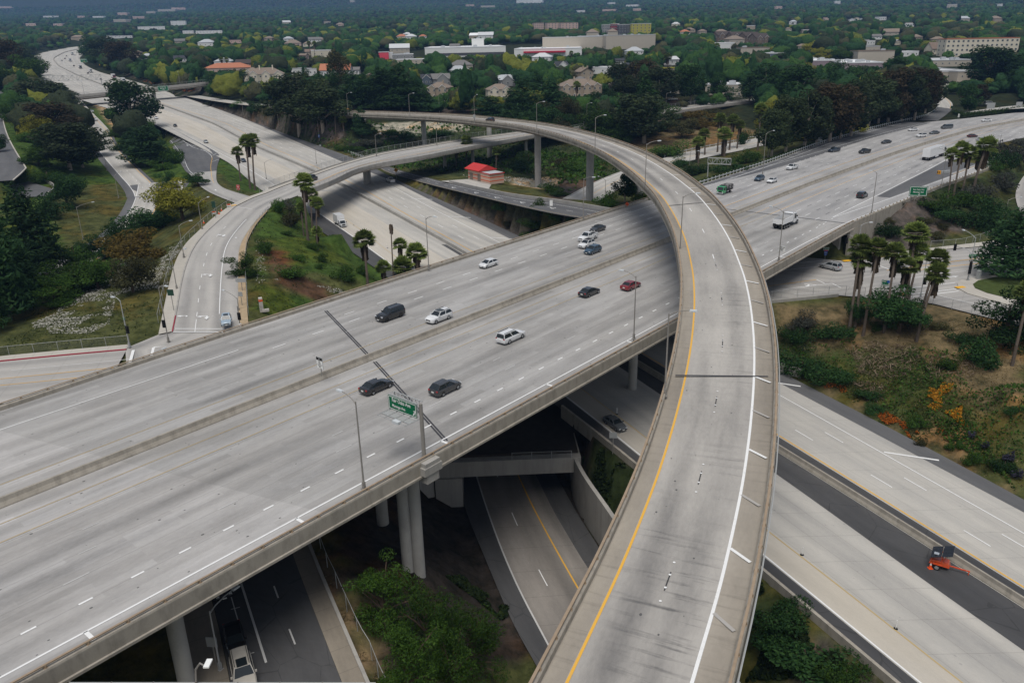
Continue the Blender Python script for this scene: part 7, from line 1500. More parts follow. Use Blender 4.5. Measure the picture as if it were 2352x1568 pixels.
def cab(r,x,L,W,H,mat,low=.5,slope=.25,hood=0.0):
 mb=MB();x0,x1=x,x+L;P=[(x0,low),(x1,low),(x1,H*.52),(x1-slope,H),(x0,H)]
 for s in(-1,1):mb.poly([(a,s*W/2,z)for a,z in P][::s])
 for(a,za),(b,zb)in zip(P,P[1:]+P[:1]):mb.poly([(a,-W/2,za),(b,-W/2,zb),(b,W/2,zb),(a,W/2,za)][::-1])
 if hood:mb.box((x1+hood/2,0,low+(H*.5-low)/2+.05),(hood,W*.8,H*.5-low+.1),0,taper=.92)
 mb.build('cab',mat,r,weld=True)
 pane('windshield',[(x1,-W/2*.95,H*.52+.03),(x1,W/2*.95,H*.52+.03),(x1-slope,W/2*.9,H-.05),(x1-slope,-W/2*.9,H-.05)],r,.08,.02)
 for s in(-1,1):pane('side_window',[(x0+.35,s*W/2,H*.54),(x1-.1,s*W/2,H*.54),(x1-slope-.05,s*W/2,H-.12),(x0+.35,s*W/2,H-.12)],r,.04,.02)
 f=x1+hood
 for s in(-1,1):m2=MB();m2.box((f-.02,s*W*.36,low+.28),(.12,.3,.2));m2.build('headlight',LH,r);m2=MB();m2.box((x1-.1,s*(W/2+.14),H*.72),(.1,.2,.4));m2.build('wing_mirror',TRIM,r)
 m2=MB();m2.box((f+.03,0,low-.05),(.16,W*.98,.28));m2.build('bumper',RIM,r);m2=MB();m2.box((f+.01,0,low+.35),(.05,W*.5,.4));m2.build('grille',TRIM,r)
def truck(name,loc,head,label,cat='truck',group=None):return empty(name,tuple(map(float,loc)),head,label,cat,group)
def axle(r,xs,W,rad=.48,dual=False):
 for x in xs:
  for s in(-1,1):wheel(r,x,s*(W/2-.16),rad,.3 if not dual else .5)
def frame(r,x0,x1,z=.72):m2=MB();m2.box(((x0+x1)/2,0,z),(x1-x0,.9,.22));m2.build('chassis',TRIM,r)
def boxtruck(loc,head,label,s=1.0,cmat=None,bl=4.6,bh=2.4):
 r=truck('box_truck',loc,head,label);frame(r,-bl-.2,2.4);cab(r,.2,1.5,1.95,2.05,cmat or WHT,.5,.45,.75)
 m2=MB();m2.box((-bl/2,0,.95+bh/2),(bl,2.3,bh));m2.build('cargo_box',TRL,r);m2=MB();m2.box((-bl/2,0,.95+bh+.02),(bl*.97,2.22,.04));m2.build('box_roof',TRG,r)
 axle(r,(1.55,),1.95,.38);axle(r,(-bl*.62,),2.1,.38,True);
 for s_ in(-1,1):m2=MB();m2.box((-bl-.03,s_*.95,.8),(.05,.2,.14));m2.build('tail_light',LT,r)
 r.scale=(s,s,s);return r
def semi(loc,head,label,cmat=None,group=None,tl=15.5,name='semi_truck'):
 r=truck(name,loc,head,label,'truck',group)
 m2=MB();m2.box((-tl/2,0,1.2+1.4),(tl,2.55,2.8));t=m2.build('trailer',TRL,r);m2=MB();m2.box((-tl/2,0,4.02),(tl*.985,2.45,.05));m2.build('trailer_roof',TRG,t)
 m2=MB();m2.box((-tl-.03,-.62,2.6),(.05,1.15,2.6));m2.build('rear_door',TRL,t);m2=MB();m2.box((-tl-.03,.62,2.6),(.05,1.15,2.6));m2.build('rear_door',TRL,t)
 m2=MB();m2.box((-tl-.02,0,.95),(.1,2.3,.12));m2.box((-tl-.02,-.7,.7),(.08,.08,.5));m2.box((-tl-.02,.7,.7),(.08,.08,.5));m2.build('underride_bar',TRIM,t)
 frame(r,-4,4.2,.85);cab(r,.7,2.2,2.4,3.3,cmat or WHT,.7,.5,1.4);axle(r,(3.6,),2.4,.5);axle(r,(-.9,.4,-tl+1.2,-tl+2.5),2.5,.5,True)
 for s_ in(-1,1):m2=MB();m2.tube((.5,s_*1.1,.9),(.5,s_*1.1,3.7),.09);m2.build('exhaust_stack',RIM,r);m2=MB();m2.box((-tl*.45,s_*1.2,.9),(3.5,.06,.5));m2.build('side_skirt',TRL,r)
 return r
p0,p1=PL(Q(3,0,1440,1478),0),PL(Q(3,0,1575,1432),0);hd=math.atan2(p1[1]-p0[1],p1[0]-p0[0])
sm=semi(p1-np.array([math.cos(hd),math.sin(hd),0])*.5,hd,'white semi truck with long trailer on the outbound lanes',tl=14.5)
def text_mesh(s,size,mat,parent,mtx,name='lettering',align='CENTER',squeeze=1.0):
 cu=bpy.data.curves.new(name,'FONT');cu.body=s;cu.size=size;cu.align_x=align;cu.align_y='CENTER';cu.extrude=.004;cu.resolution_u=2;cu.offset=size*.012
 o=bpy.data.objects.new(name,cu);C.objects.link(o);me=bpy.data.meshes.new_from_object(o);bpy.data.objects.remove(o)
 me.materials.clear();me.materials.append(mat);t=bpy.data.objects.new(name,me);link(t,parent);t.matrix_basis=mtx@Matrix.Diagonal((squeeze,1,1,1));return t
r=truck('dump_truck',PL(Q(3,1,180,500),0),OUT-.03,'white dump truck with open grey bed on the outbound lanes')
frame(r,-5.6,3.4,.95);cab(r,.3,1.7,2.4,2.9,WHT,.8,.35,1.5)
m2=MB()
for pts in([(-5.7,-1.25,1.25),(-.1,-1.25,1.25),(-.1,-1.25,2.6),(-5.7,-1.25,2.35)],[(-5.7,1.25,1.25),(-.1,1.25,1.25),(-.1,1.25,2.6),(-5.7,1.25,2.35)][::-1]):
 m2.poly(pts);q=[(x,y*.93,z)for x,y,z in pts][::-1];m2.poly(q);m2.poly([pts[2],pts[3],q[0],q[1]])
m2.box((-5.72,0,1.8),(.1,2.5,1.15));m2.box((-.1,0,2.1),(.12,2.5,1.6));m2.box((.15,0,2.95),(.9,2.4,.08));m2.build('dump_bed',TRL,r)
m2=MB();m2.box((-2.9,0,1.3),(5.6,2.34,.1));m2.build('bed_floor',simple('bed_steel',(.09,.085,.08),.7),r)
for s_ in(-1,1):m2=MB();m2.box((-5.8,s_*.8,1.0),(.08,.7,.7));m2.build('mud_flap',TRIM,r);m2=MB();m2.tube((.1,s_*1.05,1),(.1,s_*1.05,3.2),.09);m2.build('exhaust_stack',RIM,r)
axle(r,(2.7,),2.4,.52);axle(r,(-2.2,-3.4,-4.6),2.4,.52,True)
r=truck('stake_truck',PL(Q(2,1,1935,212),0),IN,'green cab stake bed truck with black slatted bed at upper right')
frame(r,-4.4,1.8);cab(r,.1,1.7,2.0,2.25,CP['green'],.5,.2,0)
m2=MB();m2.box((-2.1,0,1.0),(4.2,2.3,.15));m2.build('flat_bed',TRIM,r)
for s_ in(-1,1):
 m2=MB()
 for z in(1.25,1.6,1.95,2.25):m2.box((-2.1,s_*1.12,z),(4.2,.06,.16))
 for x in np.linspace(-4.1,-.1,5):m2.box((x,s_*1.12,1.7),(.08,.09,1.35))
 m2.build('stake_side',TRIM,r)
for x in(-4.15,-.08):
 m2=MB();[m2.box((x,0,z),(.06,2.2,.16))for z in(1.25,1.6,1.95,2.3)];m2.build('stake_end',TRIM,r)
axle(r,(1.1,),2.0,.38);axle(r,(-2.8,),2.1,.38,True)
p=PC(Q(1,1,800,518));boxtruck(p+np.array([0,0,.03])-np.array([math.cos(hC),math.sin(hC),0])*1.6,hC,'white box truck with grey roof on the left lane of the sunken freeway',1.0)
i=int(np.argmin([abs(PR(c)[0]-798)+abs(PR(c)[1]-255)for c in tr]));dT=tr[min(i+1,len(tr)-1)]-tr[i-1]
boxtruck(tr[i]+np.array([0,0,.1]),math.atan2(dT[1],dT[0])+math.pi,'white box truck coming to the end of the flyover behind the trees',1.1,None,6)
FT='trucks on the far freeway'
for q,cm,lb in(((0,0,668,505),None,'white truck highest up on the far bend'),((0,0,648,566),None,'pale trailer truck left on the far freeway'),((0,0,742,632),CP['black'],'black tractor with white trailer on the far freeway'),((0,0,838,668),CP['white'],'white semi truck beside the black car on the far freeway'),((0,0,1050,722),CP['red'],'red tractor with white trailer on the far freeway'),((0,0,1140,760),CP['white'],'white box trailer nearest to the far overpass')):p=PC(Q(*q));semi(p+np.array([0,0,.1]),hC+.05,lb,cm,FT,13)
p=PC(Q(0,0,730,478));boxtruck(p,hC,'small red flatbed tow truck on the far bend',1.3,CP['red'],4,1.0)
p=PC(Q(3,3,1570,495));h2=math.atan2(*(PC(Q(3,3,1690,545))-PC(Q(3,3,1530,495)))[[1,0]])
r=truck('arrow_board_trailer',p,h2,'orange trailer with tilted black solar arrow board beside the median barrier','trailer')
m2=MB();m2.box((0,0,.75),(2.2,1.2,.55),0,taper=.85);m2.build('body',CP['orange'],r);m2=MB();m2.box((1.9,0,.5),(2.6,.12,.12));m2.box((3.1,0,.3),(.1,.1,.55));m2.build('drawbar',CP['orange'],r)
for s in(-1,1):wheel(r,-.2,s*.85,.36,.22,RIM);m2=MB();m2.box((-.2,s*.86,.78),(.95,.3,.08));m2.build('fender',CP['orange'],r)
m2=MB();m2.box((.2,0,1.5),(.12,.9,1.3));m2.tube((.6,-.5,.9),(-.1,-.5,2.1),.04);m2.tube((.6,.5,.9),(-.1,.5,2.1),.04);m2.build('mast',CP['orange'],r)
pb=MB();Rm=Matrix.Rotation(math.radians(-22),4,'Y')
for y in(-.85,0,.85):
 for x in(-.62,.62):
  c=Rm@Vector((x,y,0));q=[(Rm@Vector((x+a,y+b,c_)))+Vector((.1,0,2.15))for a,b,c_ in((-.58,-.4,-.03),(.58,-.4,-.03),(.58,.4,-.03),(-.58,.4,-.03),(-.58,-.4,.03),(.58,-.4,.03),(.58,.4,.03),(-.58,.4,.03))]
  for f in((0,3,2,1),(4,5,6,7),(0,1,5,4),(1,2,6,5),(2,3,7,6),(3,0,4,7)):pb.poly([q[k]for k in f])
pb.build('arrow_board',simple('black_panel',(.012,.014,.018),.25,.6),r)
m2=MB();c=Rm@Vector((-.5,-.55,.06));m2.box((c.x+.1,c.y,c.z+2.17),(.7,.5,.03),0);m2.build('solar_panel',simple('solar_glass',(.35,.38,.42),.2,.6),r)
def cone(p,label,s=1.0):
 r=empty('traffic_cone',tuple(map(float,p)),0,label,'traffic cone');r.scale=(s,s,s)
 a=MB();a.box((0,0,.03),(.42,.42,.06));a.tube((0,0,.06),(0,0,.78),.16,.03,12);a.build('body',MT['orange'],r);a=MB();a.tube((0,0,.42),(0,0,.6),.10,.073,12);a.build('reflective_band',MT['white_obj'],r)
cone(PC(Q(3,3,1488,512)),'traffic cone standing beside the orange arrow board trailer',1.2)
for q,lb in(((0,1,1872,482),'traffic cone by the lamp post on the sidewalk'),((0,1,2035,368),'traffic cone on the sidewalk near the barricade'),((0,1,2012,397),'traffic cone between the barricade and the dark sign')):cone(PL(Q(*q),-1.0),lb,1.1)
# STREET FURNITURE
def rise(base,px):
 """height above base of a vertical line's point seen at px"""
 r0=ray(px);u=r0[:2];k=(u@base[:2])/(u@u);return CAMZ+r0[2]*k-base[2]
def lamp(base,top,head,label,group='lamp posts',mat='polegrey',headm='lampgrey',h=None,r0=.105):
 base=np.array(base,float);h=h or max(3,rise(base,top));tp=base+np.array([0,0,h]);hd=PL(head,tp[2]+.5);v=hd[:2]-tp[:2];L=np.linalg.norm(v);v=v/max(L,1e-3);L=min(max(L,1.2),5.0)
 r=empty('lamp_post',tuple(map(float,base)),math.atan2(v[1],v[0]),label,'lamp post',group)
 mb=MB();mb.tube((0,0,-.4),(0,0,h),r0,r0*.62,8);mb.box((0,0,.05),(.5,.5,.1));mb.box((0,0,.5),(.3,.3,.7),0,taper=.9);mb.build('pole',MT[mat],r)
 mb=MB();mb.pipe([(0,0,h-.25),(L*.25,0,h+.15),(L*.65,0,h+.42),(L,0,h+.5)],[.065,.055,.05,.045],6);mb.build('arm',MT[mat],r)
 mb=MB();mb.box((L+.3,0,h+.5),(.85,.36,.16),0,taper=.8);mb.box((L+.35,0,h+.40),(.5,.26,.08));mb.build('lamp_head',MT[headm],r);return r
def Z0(z):return lambda q:PL(Q(*q),z)
for bq,z,tq,hq,lb in(((1,2,993,1352),.55,(1,2,915,550),(1,2,785,455),'lamp post left of the green sign on the near parapet'),((2,1,1118,1545),.55,(2,1,1140,968),(2,1,1020,915),'lamp post in front of the red sedan on the near parapet'),((2,2,1402,500),6.8,(2,1,1447,1310),(2,1,1640,1282),'tall lamp post at the left flyover parapet with glass headed arm'),((2,1,1543,745),9.4,(2,1,1575,235),(2,1,1690,205),'lamp post on the flyover above the viaduct crossing'),((2,1,1222,145),12.4,(2,0,1243,1320),(2,0,1340,1293),'lamp post on the flyover right of the big eucalyptus'),((2,0,762,1392),13.2,(2,0,772,1080),(2,0,845,1057),'lamp post on the outer bend of the flyover'),((2,0,228,1215),13.0,(2,0,226,950),(2,0,285,933),'lamp post on the flyover in front of the pines'),((1,0,2008,1122),12.4,(1,0,2000,890),(1,0,2028,870),'lamp post with a grey sign board on the flyover left of the black suv'),((1,0,1413,1078),11.6,(1,0,1405,870),(1,0,1440,856),'lamp post on the flyover before the dark conifers'),((1,0,848,1052),10.2,(1,0,833,862),(1,0,868,850),'lamp post at the end of the flyover beside the box truck'),((1,1,1587,898),.55,(1,1,1560,435),(1,1,1630,420),'tall lamp post on the far parapet above the median barrier'),((2,1,655,440),.55,(2,1,660,72),(2,1,740,58),'lamp post on the far parapet where the connector joins'),((3,1,97,830),.55,(3,1,145,370),(3,1,40,330),'lamp post carrying the white lane sign on the near parapet'),((3,1,950,390),.55,(3,1,1000,20),(3,1,955,0),'lamp post on the near parapet above the wing wall'),((3,1,1590,150),.5,(3,0,1645,1400),(3,0,1535,1345),'lamp post behind the semi truck on the exit ramp edge')):
 lamp(PL(Q(*bq),z),Q(*tq),Q(*hq),lb)
for bq,tq,hq,lb in(((1,0,1685,1036),(1,0,1680,872),(1,0,1710,866),'lamp post behind the flyover below the tan house'),((1,0,582,1292),(1,0,565,1105),(1,0,490,1085),'lamp post with small blue shield on the freeway bank'),((1,0,557,1510),(1,0,541,1345),(1,0,585,1335),'lamp post at the freeway right edge before the street bridge'),((1,1,97,85),(1,0,85,1490),(1,0,140,1465),'lamp post left of the freeway near the ramp wedge'),((2,1,858,205),(2,1,862,85),(2,1,750,38),'lamp post on the lower road between flyover columns'),((0,1,765,632),(0,1,708,330),(0,1,865,285),'grey lamp post on the green slope at left'),((0,1,1090,250),(0,1,1048,42),(0,1,1130,0),'lamp post beside the depressed ramp'),((0,0,985,1570),(0,0,965,1420),(0,0,1080,1373),'lamp post at the left edge of the depressed ramp'),((0,0,1435,1192),(0,0,1430,1090),(0,0,1510,1063),'lamp post by the tall dark eucalyptus'),((0,0,100,872),(0,0,103,810),(0,0,75,793),'street lamp on the frontage street at left'),((0,0,2000,866),(0,0,1990,782),(0,0,1950,763),'lamp post right under the end of the far overpass'),((0,0,2328,920),(0,0,2318,812),(0,0,2235,798),'lamp post on the bank below the cream townhouses'),((0,0,2237,1070),(0,0,2225,932),(0,0,2165,905),'lamp post on the bank between freeway and feeder road'),((0,0,1425,757),(0,0,1415,682),(0,0,1340,665),'lamp post on the bank left of the far overpass end'),((1,0,210,1155),(1,0,195,990),(1,0,185,985),'plain lamp post on the bank below the yellow diamond sign'),((3,0,470,1268),(3,0,490,1092),(3,0,620,1065),'lamp post left in the eucalyptus row'),((3,0,903,1192),(3,0,930,992),(3,0,1040,967),'lamp post right in the eucalyptus row'),((3,0,0,1445),(3,0,0,1212),(3,0,108,1192),'lamp post at the left end of the eucalyptus row'),((3,0,1940,962),(3,0,1965,822),(3,0,2045,808),'lamp post on the bank right of the winding ramp'),((2,0,1628,1568),(2,0,1640,1392),(2,0,1708,1385),'lamp post left of the sign truss'),((2,1,2300,40),(2,0,2318,1225),(2,0,2400,1200),'lamp post at the guardrail right of the sign truss'),((3,1,2180,408),(3,1,2205,265),(3,1,2312,243),'lamp post beside the loop ramp at the right edge'),((3,0,2108,1425),(3,0,2145,1242),(3,0,2135,1238),'plain pole between freeway and exit ramp at right')):
 lamp(T(Q(*bq)),Q(*tq),Q(*hq),lb)
def zs(q,z):return PL(Q(*q),z)
for bq,z,tq,hq,lb in(((0,1,1858,540),-1.9,(0,1,1822,292),(0,1,1905,243),'lamp post on the sidewalk near the yellow green tree'),((0,1,1690,792),-3.2,(0,1,1648,500),(0,1,1740,460),'lamp post halfway along the curved sidewalk'),((0,1,1625,1088),-5.0,(0,1,1583,790),(0,1,1690,718),'lamp post with a small box on the curved sidewalk'),((1,0,1107,1430),1.4,(1,0,1098,1242),(1,0,1135,1225),'left lamp post at the street bridge fence'),((1,0,1662,1332),2.2,(1,0,1655,1152),(1,0,1690,1138),'lamp post at the street bridge fence beside a flyover column'),((2,0,297,1135),3.2,(2,0,297,982),(2,0,337,967),'lamp post of the street bridge peeping over the flyover'),((2,0,686,1115),3.8,(2,0,686,957),(2,0,725,945),'lamp post at the street bridge fence left of the big eucalyptus'),((2,0,1412,1005),4.7,(2,0,1415,862),(2,0,1455,848),'lamp post at the street bridge fence right of the big eucalyptus'),((2,0,2110,938),5.2,(2,0,2115,807),(2,0,2155,793),'lamp post at the right end of the street bridge'),((0,1,1548,1568),-6.8,(0,1,1450,1070),(0,1,1515,1055),'signal lamp post at the crosswalk corner'),((0,2,1190,50),-6.8,(0,1,1095,1190),(0,1,1065,1160),'pale lamp post with green street plate at the corner by the red kerb'),((0,1,2197,1300),-6.3,(0,1,2178,1165),(0,1,2035,1090),'curved arm lamp post on the dirt verge'),((3,1,815,800),-7,(3,1,838,495),(3,1,935,473),'street lamp below the wing wall'),((3,1,1180,890),-7,(3,1,1125,700),(3,1,1030,632),'street lamp behind the right palm group'),((3,1,1835,1003),-6.8,(3,1,1900,610),(3,1,1805,547),'signal lamp post on the corner sidewalk at right'),((3,1,1400,1160),-7,(3,1,1470,800),(3,1,1490,790),'signal post behind the right palm group'),((0,3,2025,1440),-12.3,(0,3,1935,900),(0,3,2140,705),'grey street lamp in the shade under the viaduct'),((0,2,1372,420),-7,(0,2,1342,150),(0,2,1490,68),'gooseneck street lamp rising behind the far parapet at left')):
 lamp(PL(Q(*bq),z),Q(*tq),Q(*hq),lb,mat='steel' if bq[0]==3 or bq[1]>1 else 'polegrey')
for q in((0,0,990,842),(0,0,1725,775),(0,0,1840,716)):pass
FO_=pa+n*11.7
for f,lb in((.30,'left'),(.78,'middle'),(.92,'right')):
 b0=FO_[int(f*19)];lamp(b0+[0,0,.8],(0,0),(PR(b0)[0]-10,PR(b0)[1]-30),f'{lb} lamp post on the far overpass',h=9)
 # signs
def sign(name,c,rv,w_,h,face,label,texts=(),cat='sign',group=None,posts=(),border=None,up=(0,0,1),back='signback',th=.08,diamond=False,base_z=None,bars=()):
 """flat sign: c centre, rv unit vector to the reader's right"""
 rv=Vector(rv).normalized();up=Vector(up).normalized();nv=rv.cross(up);c=Vector(tuple(map(float,c)))
 r=empty(name,tuple(c),0,label,cat,group)
 M4=Matrix(((rv.x,up.x,nv.x,0),(rv.y,up.y,nv.y,0),(rv.z,up.z,nv.z,0),(0,0,0,1)))
 if diamond:s=w_/2;pts=[(0,-s),(s,0),(0,s),(-s,0)]
 else:pts=[(-w_/2,-h/2),(w_/2,-h/2),(w_/2,h/2),(-w_/2,h/2)]
 mb=MB();A=[M4@Vector((x,y,0))for x,y in pts];B=[M4@Vector((x,y,-th))for x,y in pts];mb.poly(A,0);mb.poly(B[::-1],1)
 for i in range(4):mb.poly([A[i],B[i],B[(i+1)%4],A[(i+1)%4]],1)
 p=mb.build('panel',[MT[face],MT[back]],r)
 if border:
  e=min(w_,h)*.045;mb=MB()
  for x,y,a,b in((0,h/2-e*1.6,w_-e*2,e),(0,-h/2+e*1.6,w_-e*2,e),(-w_/2+e*1.6,0,e,h-e*2),(w_/2-e*1.6,0,e,h-e*2)):mb.poly([M4@Vector((x+sx*a/2,y+sy*b/2,.012))for sx,sy in((-1,-1),(1,-1),(1,1),(-1,1))])
  mb.build('border',MT[border],p)
 for x,y,a,b,m_ in bars:mb=MB();mb.poly([M4@Vector((x+sx*a/2,y+sy*b/2,.014))for sx,sy in((-1,-1),(1,-1),(1,1),(-1,1))]);mb.build('plate',MT[m_],p)
 for t in texts:
  s,x,y,size,m_=t[:5]
  if s[:1]=='^':
   a=math.radians(float(s[1:]));mb=MB();R2=lambda q:M4@Vector((x+(q[0]*math.cos(a)-q[1]*math.sin(a))*size,y+(q[0]*math.sin(a)+q[1]*math.cos(a))*size,.02))
   mb.poly([R2(q)for q in((-.5,-.12),(.1,-.12),(.1,.12),(-.5,.12))]);mb.poly([R2(q)for q in((.05,-.42),(.55,0),(.05,.42),(.2,0))]);mb.build('arrow',MT[m_],p)
  elif s=='<>':
   mb=MB();P4=[(0,-1),(.62,0),(0,1),(-.62,0)];K=[(a*.55,b*.62)for a,b in P4]
   for i in range(4):mb.poly([M4@Vector((x+q[0]*size,y+q[1]*size,.02))for q in(P4[i],P4[(i+1)%4],K[(i+1)%4],K[i])])
   mb.build('diamond_symbol',MT[m_],p)
  else:text_mesh(s,size,MT[m_],p,M4@Matrix.Translation((x,y,.02)),squeeze=t[5]if len(t)>5 else 1.0)
 for x,zb in posts:mb=MB();w0=M4@Vector((x,0,-th-.06));mb.tube((w0.x,w0.y,zb-c.z),(w0.x,w0.y,h*.4),.07,n=6);mb.build('post',MT['polegrey'],r)
 return r
RV=(-VN[0]*1.0,-VN[1]*1.0,0)
b0=sp.copy();zt_=.3+rise(b0,Q(1,2,1530,562));zb_=.3+rise(b0,Q(1,2,1530,692))
def lat_of(px,s,z):
 p=PL(px,z);return VN@p[:2]
sA=VD@b0[:2];lr_=lat_of(Q(1,2,1530,628),sA,(zt_+zb_)/2);ll_=None
best=min(np.arange(1,12,.05),key=lambda k:abs(PR([*(b0[:2]+VN*(k+.1)),zt_])[0]-Q(1,2,1246,455)[0]));Wd=float(best)
cen=np.array([*(b0[:2]+VN*(Wd/2+.1)-VD*.55),(zt_+zb_)/2])
hh=zt_-zb_
gs_=sign('guide_sign',cen,RV,Wd,hh,'signgreen','green overhead sign for Fair Oaks and Marengo avenues at the near parapet',[('Fair Oaks Ave',-.03*Wd,hh*.22,hh*.38,'signwhite',.80),('Marengo Ave',-.13*Wd,-hh*.18,hh*.29,'signwhite',.78),('^58',Wd*.425,-hh*.17,hh*.42,'signwhite')],border='signwhite')
mb=MB();bl_=b0-cen;mb.tube((bl_[0],bl_[1],-cen[2]),(bl_[0],bl_[1],hh*.45),.24,.2,12);mb.box((bl_[0],bl_[1],-cen[2]+.35),(.7,.7,.15));mb.build('post',MT['polegrey'],gs_)
mb=MB();e0=np.array([*(VD*.18+VN*(-Wd/2)),0]);e1=np.array([*(VD*.18+VN*(Wd/2)),0]);dpt=np.array([*(VD*.75),0])
for zz in(-hh*.45,hh*.5):
 for k in(0,1):mb.tube(tuple(e0+dpt*k+[0,0,zz]),tuple(e1+dpt*k+[0,0,zz]),.06,n=6)
for i in range(9):
 q0,q1=e0+(e1-e0)*i/8,e0+(e1-e0)*min(i+1,8)/8
 mb.tube(tuple(q0+[0,0,hh*.5]),tuple(q1+dpt+[0,0,hh*.5]),.035,n=5);mb.tube(tuple(q0+dpt+[0,0,-hh*.45]),tuple(q1+dpt+[0,0,hh*.5]),.035,n=5);mb.tube(tuple(q0+[0,0,-hh*.45]),tuple(q0+[0,0,hh*.5]),.03,n=5)
mb.build('truss',MT['steel'],gs_)
mb=MB();z1=-hh*.62;o2=np.array([*(-VD*1.9),0]);mb.poly([tuple(q+[0,0,z1])for q in(e0-[*(VD*.4),0],e1-[*(VD*.4),0],e1+o2*.72,e0+o2*.72)])
for i in range(5):q0=e0+(e1-e0)*i/4;mb.tube(tuple(q0+dpt*.6+[0,0,z1+.03]),tuple(q0+o2+[0,0,z1+.03]),.05,n=5)
for k in(.2,.72,1.0):mb.tube(tuple(e0+o2*k+[0,0,z1+.08]),tuple(e1+o2*k+[0,0,z1+.08]),.035,n=5)
mb.build('catwalk',MT['signback'],gs_)
mb=MB();q0=e0+(e1-e0)*.3+o2;mb.box((q0[0],q0[1],z1+.1),(.9,.5,.3),0,math.atan2(VN[1],VN[0]));mb.build('sign_light',MT['lampgrey'],gs_)
b1=PL(Q(1,2,597,318),.95);s1=rise(b1,Q(1,2,578,145));s0=rise(b1,Q(1,2,585,245));ph=s1-s0;pw=ph*.80
sign('lane_sign',b1+np.array([0,0,(s0+s1)/2]),RV,pw,ph,'signwhite','black and white carpool lane sign standing on the median barrier',[('<>',0,ph*.36,ph*.10,'signwhite'),('LEFT',0,ph*.11,ph*.14,'signblack',.9),('LANE',0,-ph*.05,ph*.14,'signblack',.9),('CARPOOLS',0,-ph*.27,ph*.10,'signblack',.9),('ONLY',0,-ph*.40,ph*.10,'signblack',.9)],posts=((0,.9),),bars=((0,ph*.36,pw*.99,ph*.27,'signblack'),(0,-ph*.165,pw,ph*.02,'signblack')))
b2=T(Q(3,1,1330,285));zb2,zt2=rise(b2,Q(3,1,1375,235)),rise(b2,Q(3,1,1385,145));h2_=zt2-zb2;w2=h2_*1.72;cB=b2+np.array([0,0,(zb2+zt2)/2]);cB[:2]+=np.array([.766,-.643])*0;rvB=Vector((.97,-.24,0))
cB=cB+np.array([rvB.x,rvB.y,0])*w2*.22
sign('exit_sign',cB,rvB,w2,h2_,'signgreen','green exit sign with number tab beside the exit gore at right',[('EXIT 25C',w2*.20,h2_*.41,h2_*.12,'signwhite'),('Fair Oaks Ave',0,h2_*.16,h2_*.20,'signwhite',.92),('Marengo Ave',0,-h2_*.09,h2_*.20,'signwhite',.92),('^45',w2*.05,-h2_*.33,h2_*.2,'signwhite')],border='signwhite',posts=((-w2*.34,b2[2]-.5),(-w2*.15,b2[2]-.5)))
b3=PL(Q(3,1,97,820),.55);z0_,z1_=rise(b3,Q(3,1,97,735)),rise(b3,Q(3,1,97,685));h3=z1_-z0_
sign('lane_sign',b3+np.array([RV[0]*.55-VD[0]*.2,RV[1]*.55-VD[1]*.2,(z0_+z1_)/2]),RV,h3*1.25,h3,'signwhite','white sign reading right lane must exit on the near parapet',[('RIGHT LANE',0,h3*.27,h3*.21,'signblack',.9),('MUST',0,0,h3*.24,'signblack'),('EXIT',0,-h3*.28,h3*.24,'signblack')])
FX=(1,-.1,0)
def gsign(q,wz,hz_,face,label,texts=(),posth=None,rv=FX,diamond=False,z=None,base=None,name='road_sign',**kw):
 """sign seen at q (crop pixels) whose post foot is at base (or on the ground below)"""
 fb=T(Q(*base))if z is None else PL(Q(*base),z);dep=PR(fb)[2];k=.2501*dep/F;w_,h_=wz*k,hz_*k*1.06
 zc_=rise(fb,Q(*q));tx=[(s,x*w_,y*h_,sz*h_,m_)for s,x,y,sz,m_ in texts]
 return sign(name,fb+np.array([0,0,zc_]),rv,w_,h_,face,label,tx,posts=((0,fb[2]-.4),)if zc_>h_ else(),diamond=diamond,**kw)
gsign((2,1,1055,308),42,42,'orange','orange diamond road work sign at the far parapet under the flyover',(('ROAD',0,.12,.16,'signblack'),('WORK',0,-.08,.16,'signblack')),diamond=True,base=(2,1,1055,335),z=0.0)
gsign((2,1,361,297),27,50,'signwhite','white sign with black top and rusty post beside the connector ramp',(('<>',0,.36,.09,'signwhite'),),base=(2,1,360,395),bars=())
gsign((1,0,123,930),26,26,'amber','yellow diamond warning sign on the bank above the feeder road',(('^90',0,0,.5,'signblack'),),diamond=True,base=(1,0,125,975));gsign((1,0,845,1003),26,26,'amber','amber diamond curve sign at the start of the flyover',(('^90',0,0,.5,'signblack'),),diamond=True,base=(1,0,848,1050),z=9.9);gsign((1,0,1290,1562),42,42,'amber','yellow diamond curve sign under the street bridge on the gore',(('^100',0,0,.5,'signblack'),),diamond=True,base=(1,1,1291,75))
gsign((0,0,925,597),26,26,'amber','small yellow diamond sign beside the far freeway',(),diamond=True,base=(0,0,927,625));gsign((0,0,1692,1492),30,30,'signback','back of a diamond sign at the tip of the ramp wedge',(),diamond=True,base=(0,0,1698,1560))
gsign((0,1,2187,145),32,28,'signred','red and white do not enter sign at the off ramp mouth',(('DO NOT',0,.36,.2,'signwhite'),('ENTER',0,-.36,.2,'signwhite')),base=(0,1,2192,195),bars=((0,0,.7,.16,'signwhite'),));gsign((0,1,2188,170),28,12,'signred','small red wrong way plate under the do not enter sign',(('WRONG WAY',0,0,.5,'signwhite'),),base=(0,1,2192,196))
gsign((1,0,580,1250),15,24,'signblue','small blue shield sign on a lamp post at the freeway bank',(('210',0,0,.4,'signwhite'),),base=(1,0,582,1292))
gsign((0,0,777,558),66,30,'signgreen','green guide sign with yellow strip on the far freeway bend',(('Lincoln Ave',0,.2,.3,'signwhite'),),base=(0,0,780,612),bars=((.25,-.9,1.2,.5,'amber'),),border='signwhite');gsign((0,0,1080,637),36,15,'signgreen','small green sign on the bank of the far freeway',base=(0,0,1080,665))
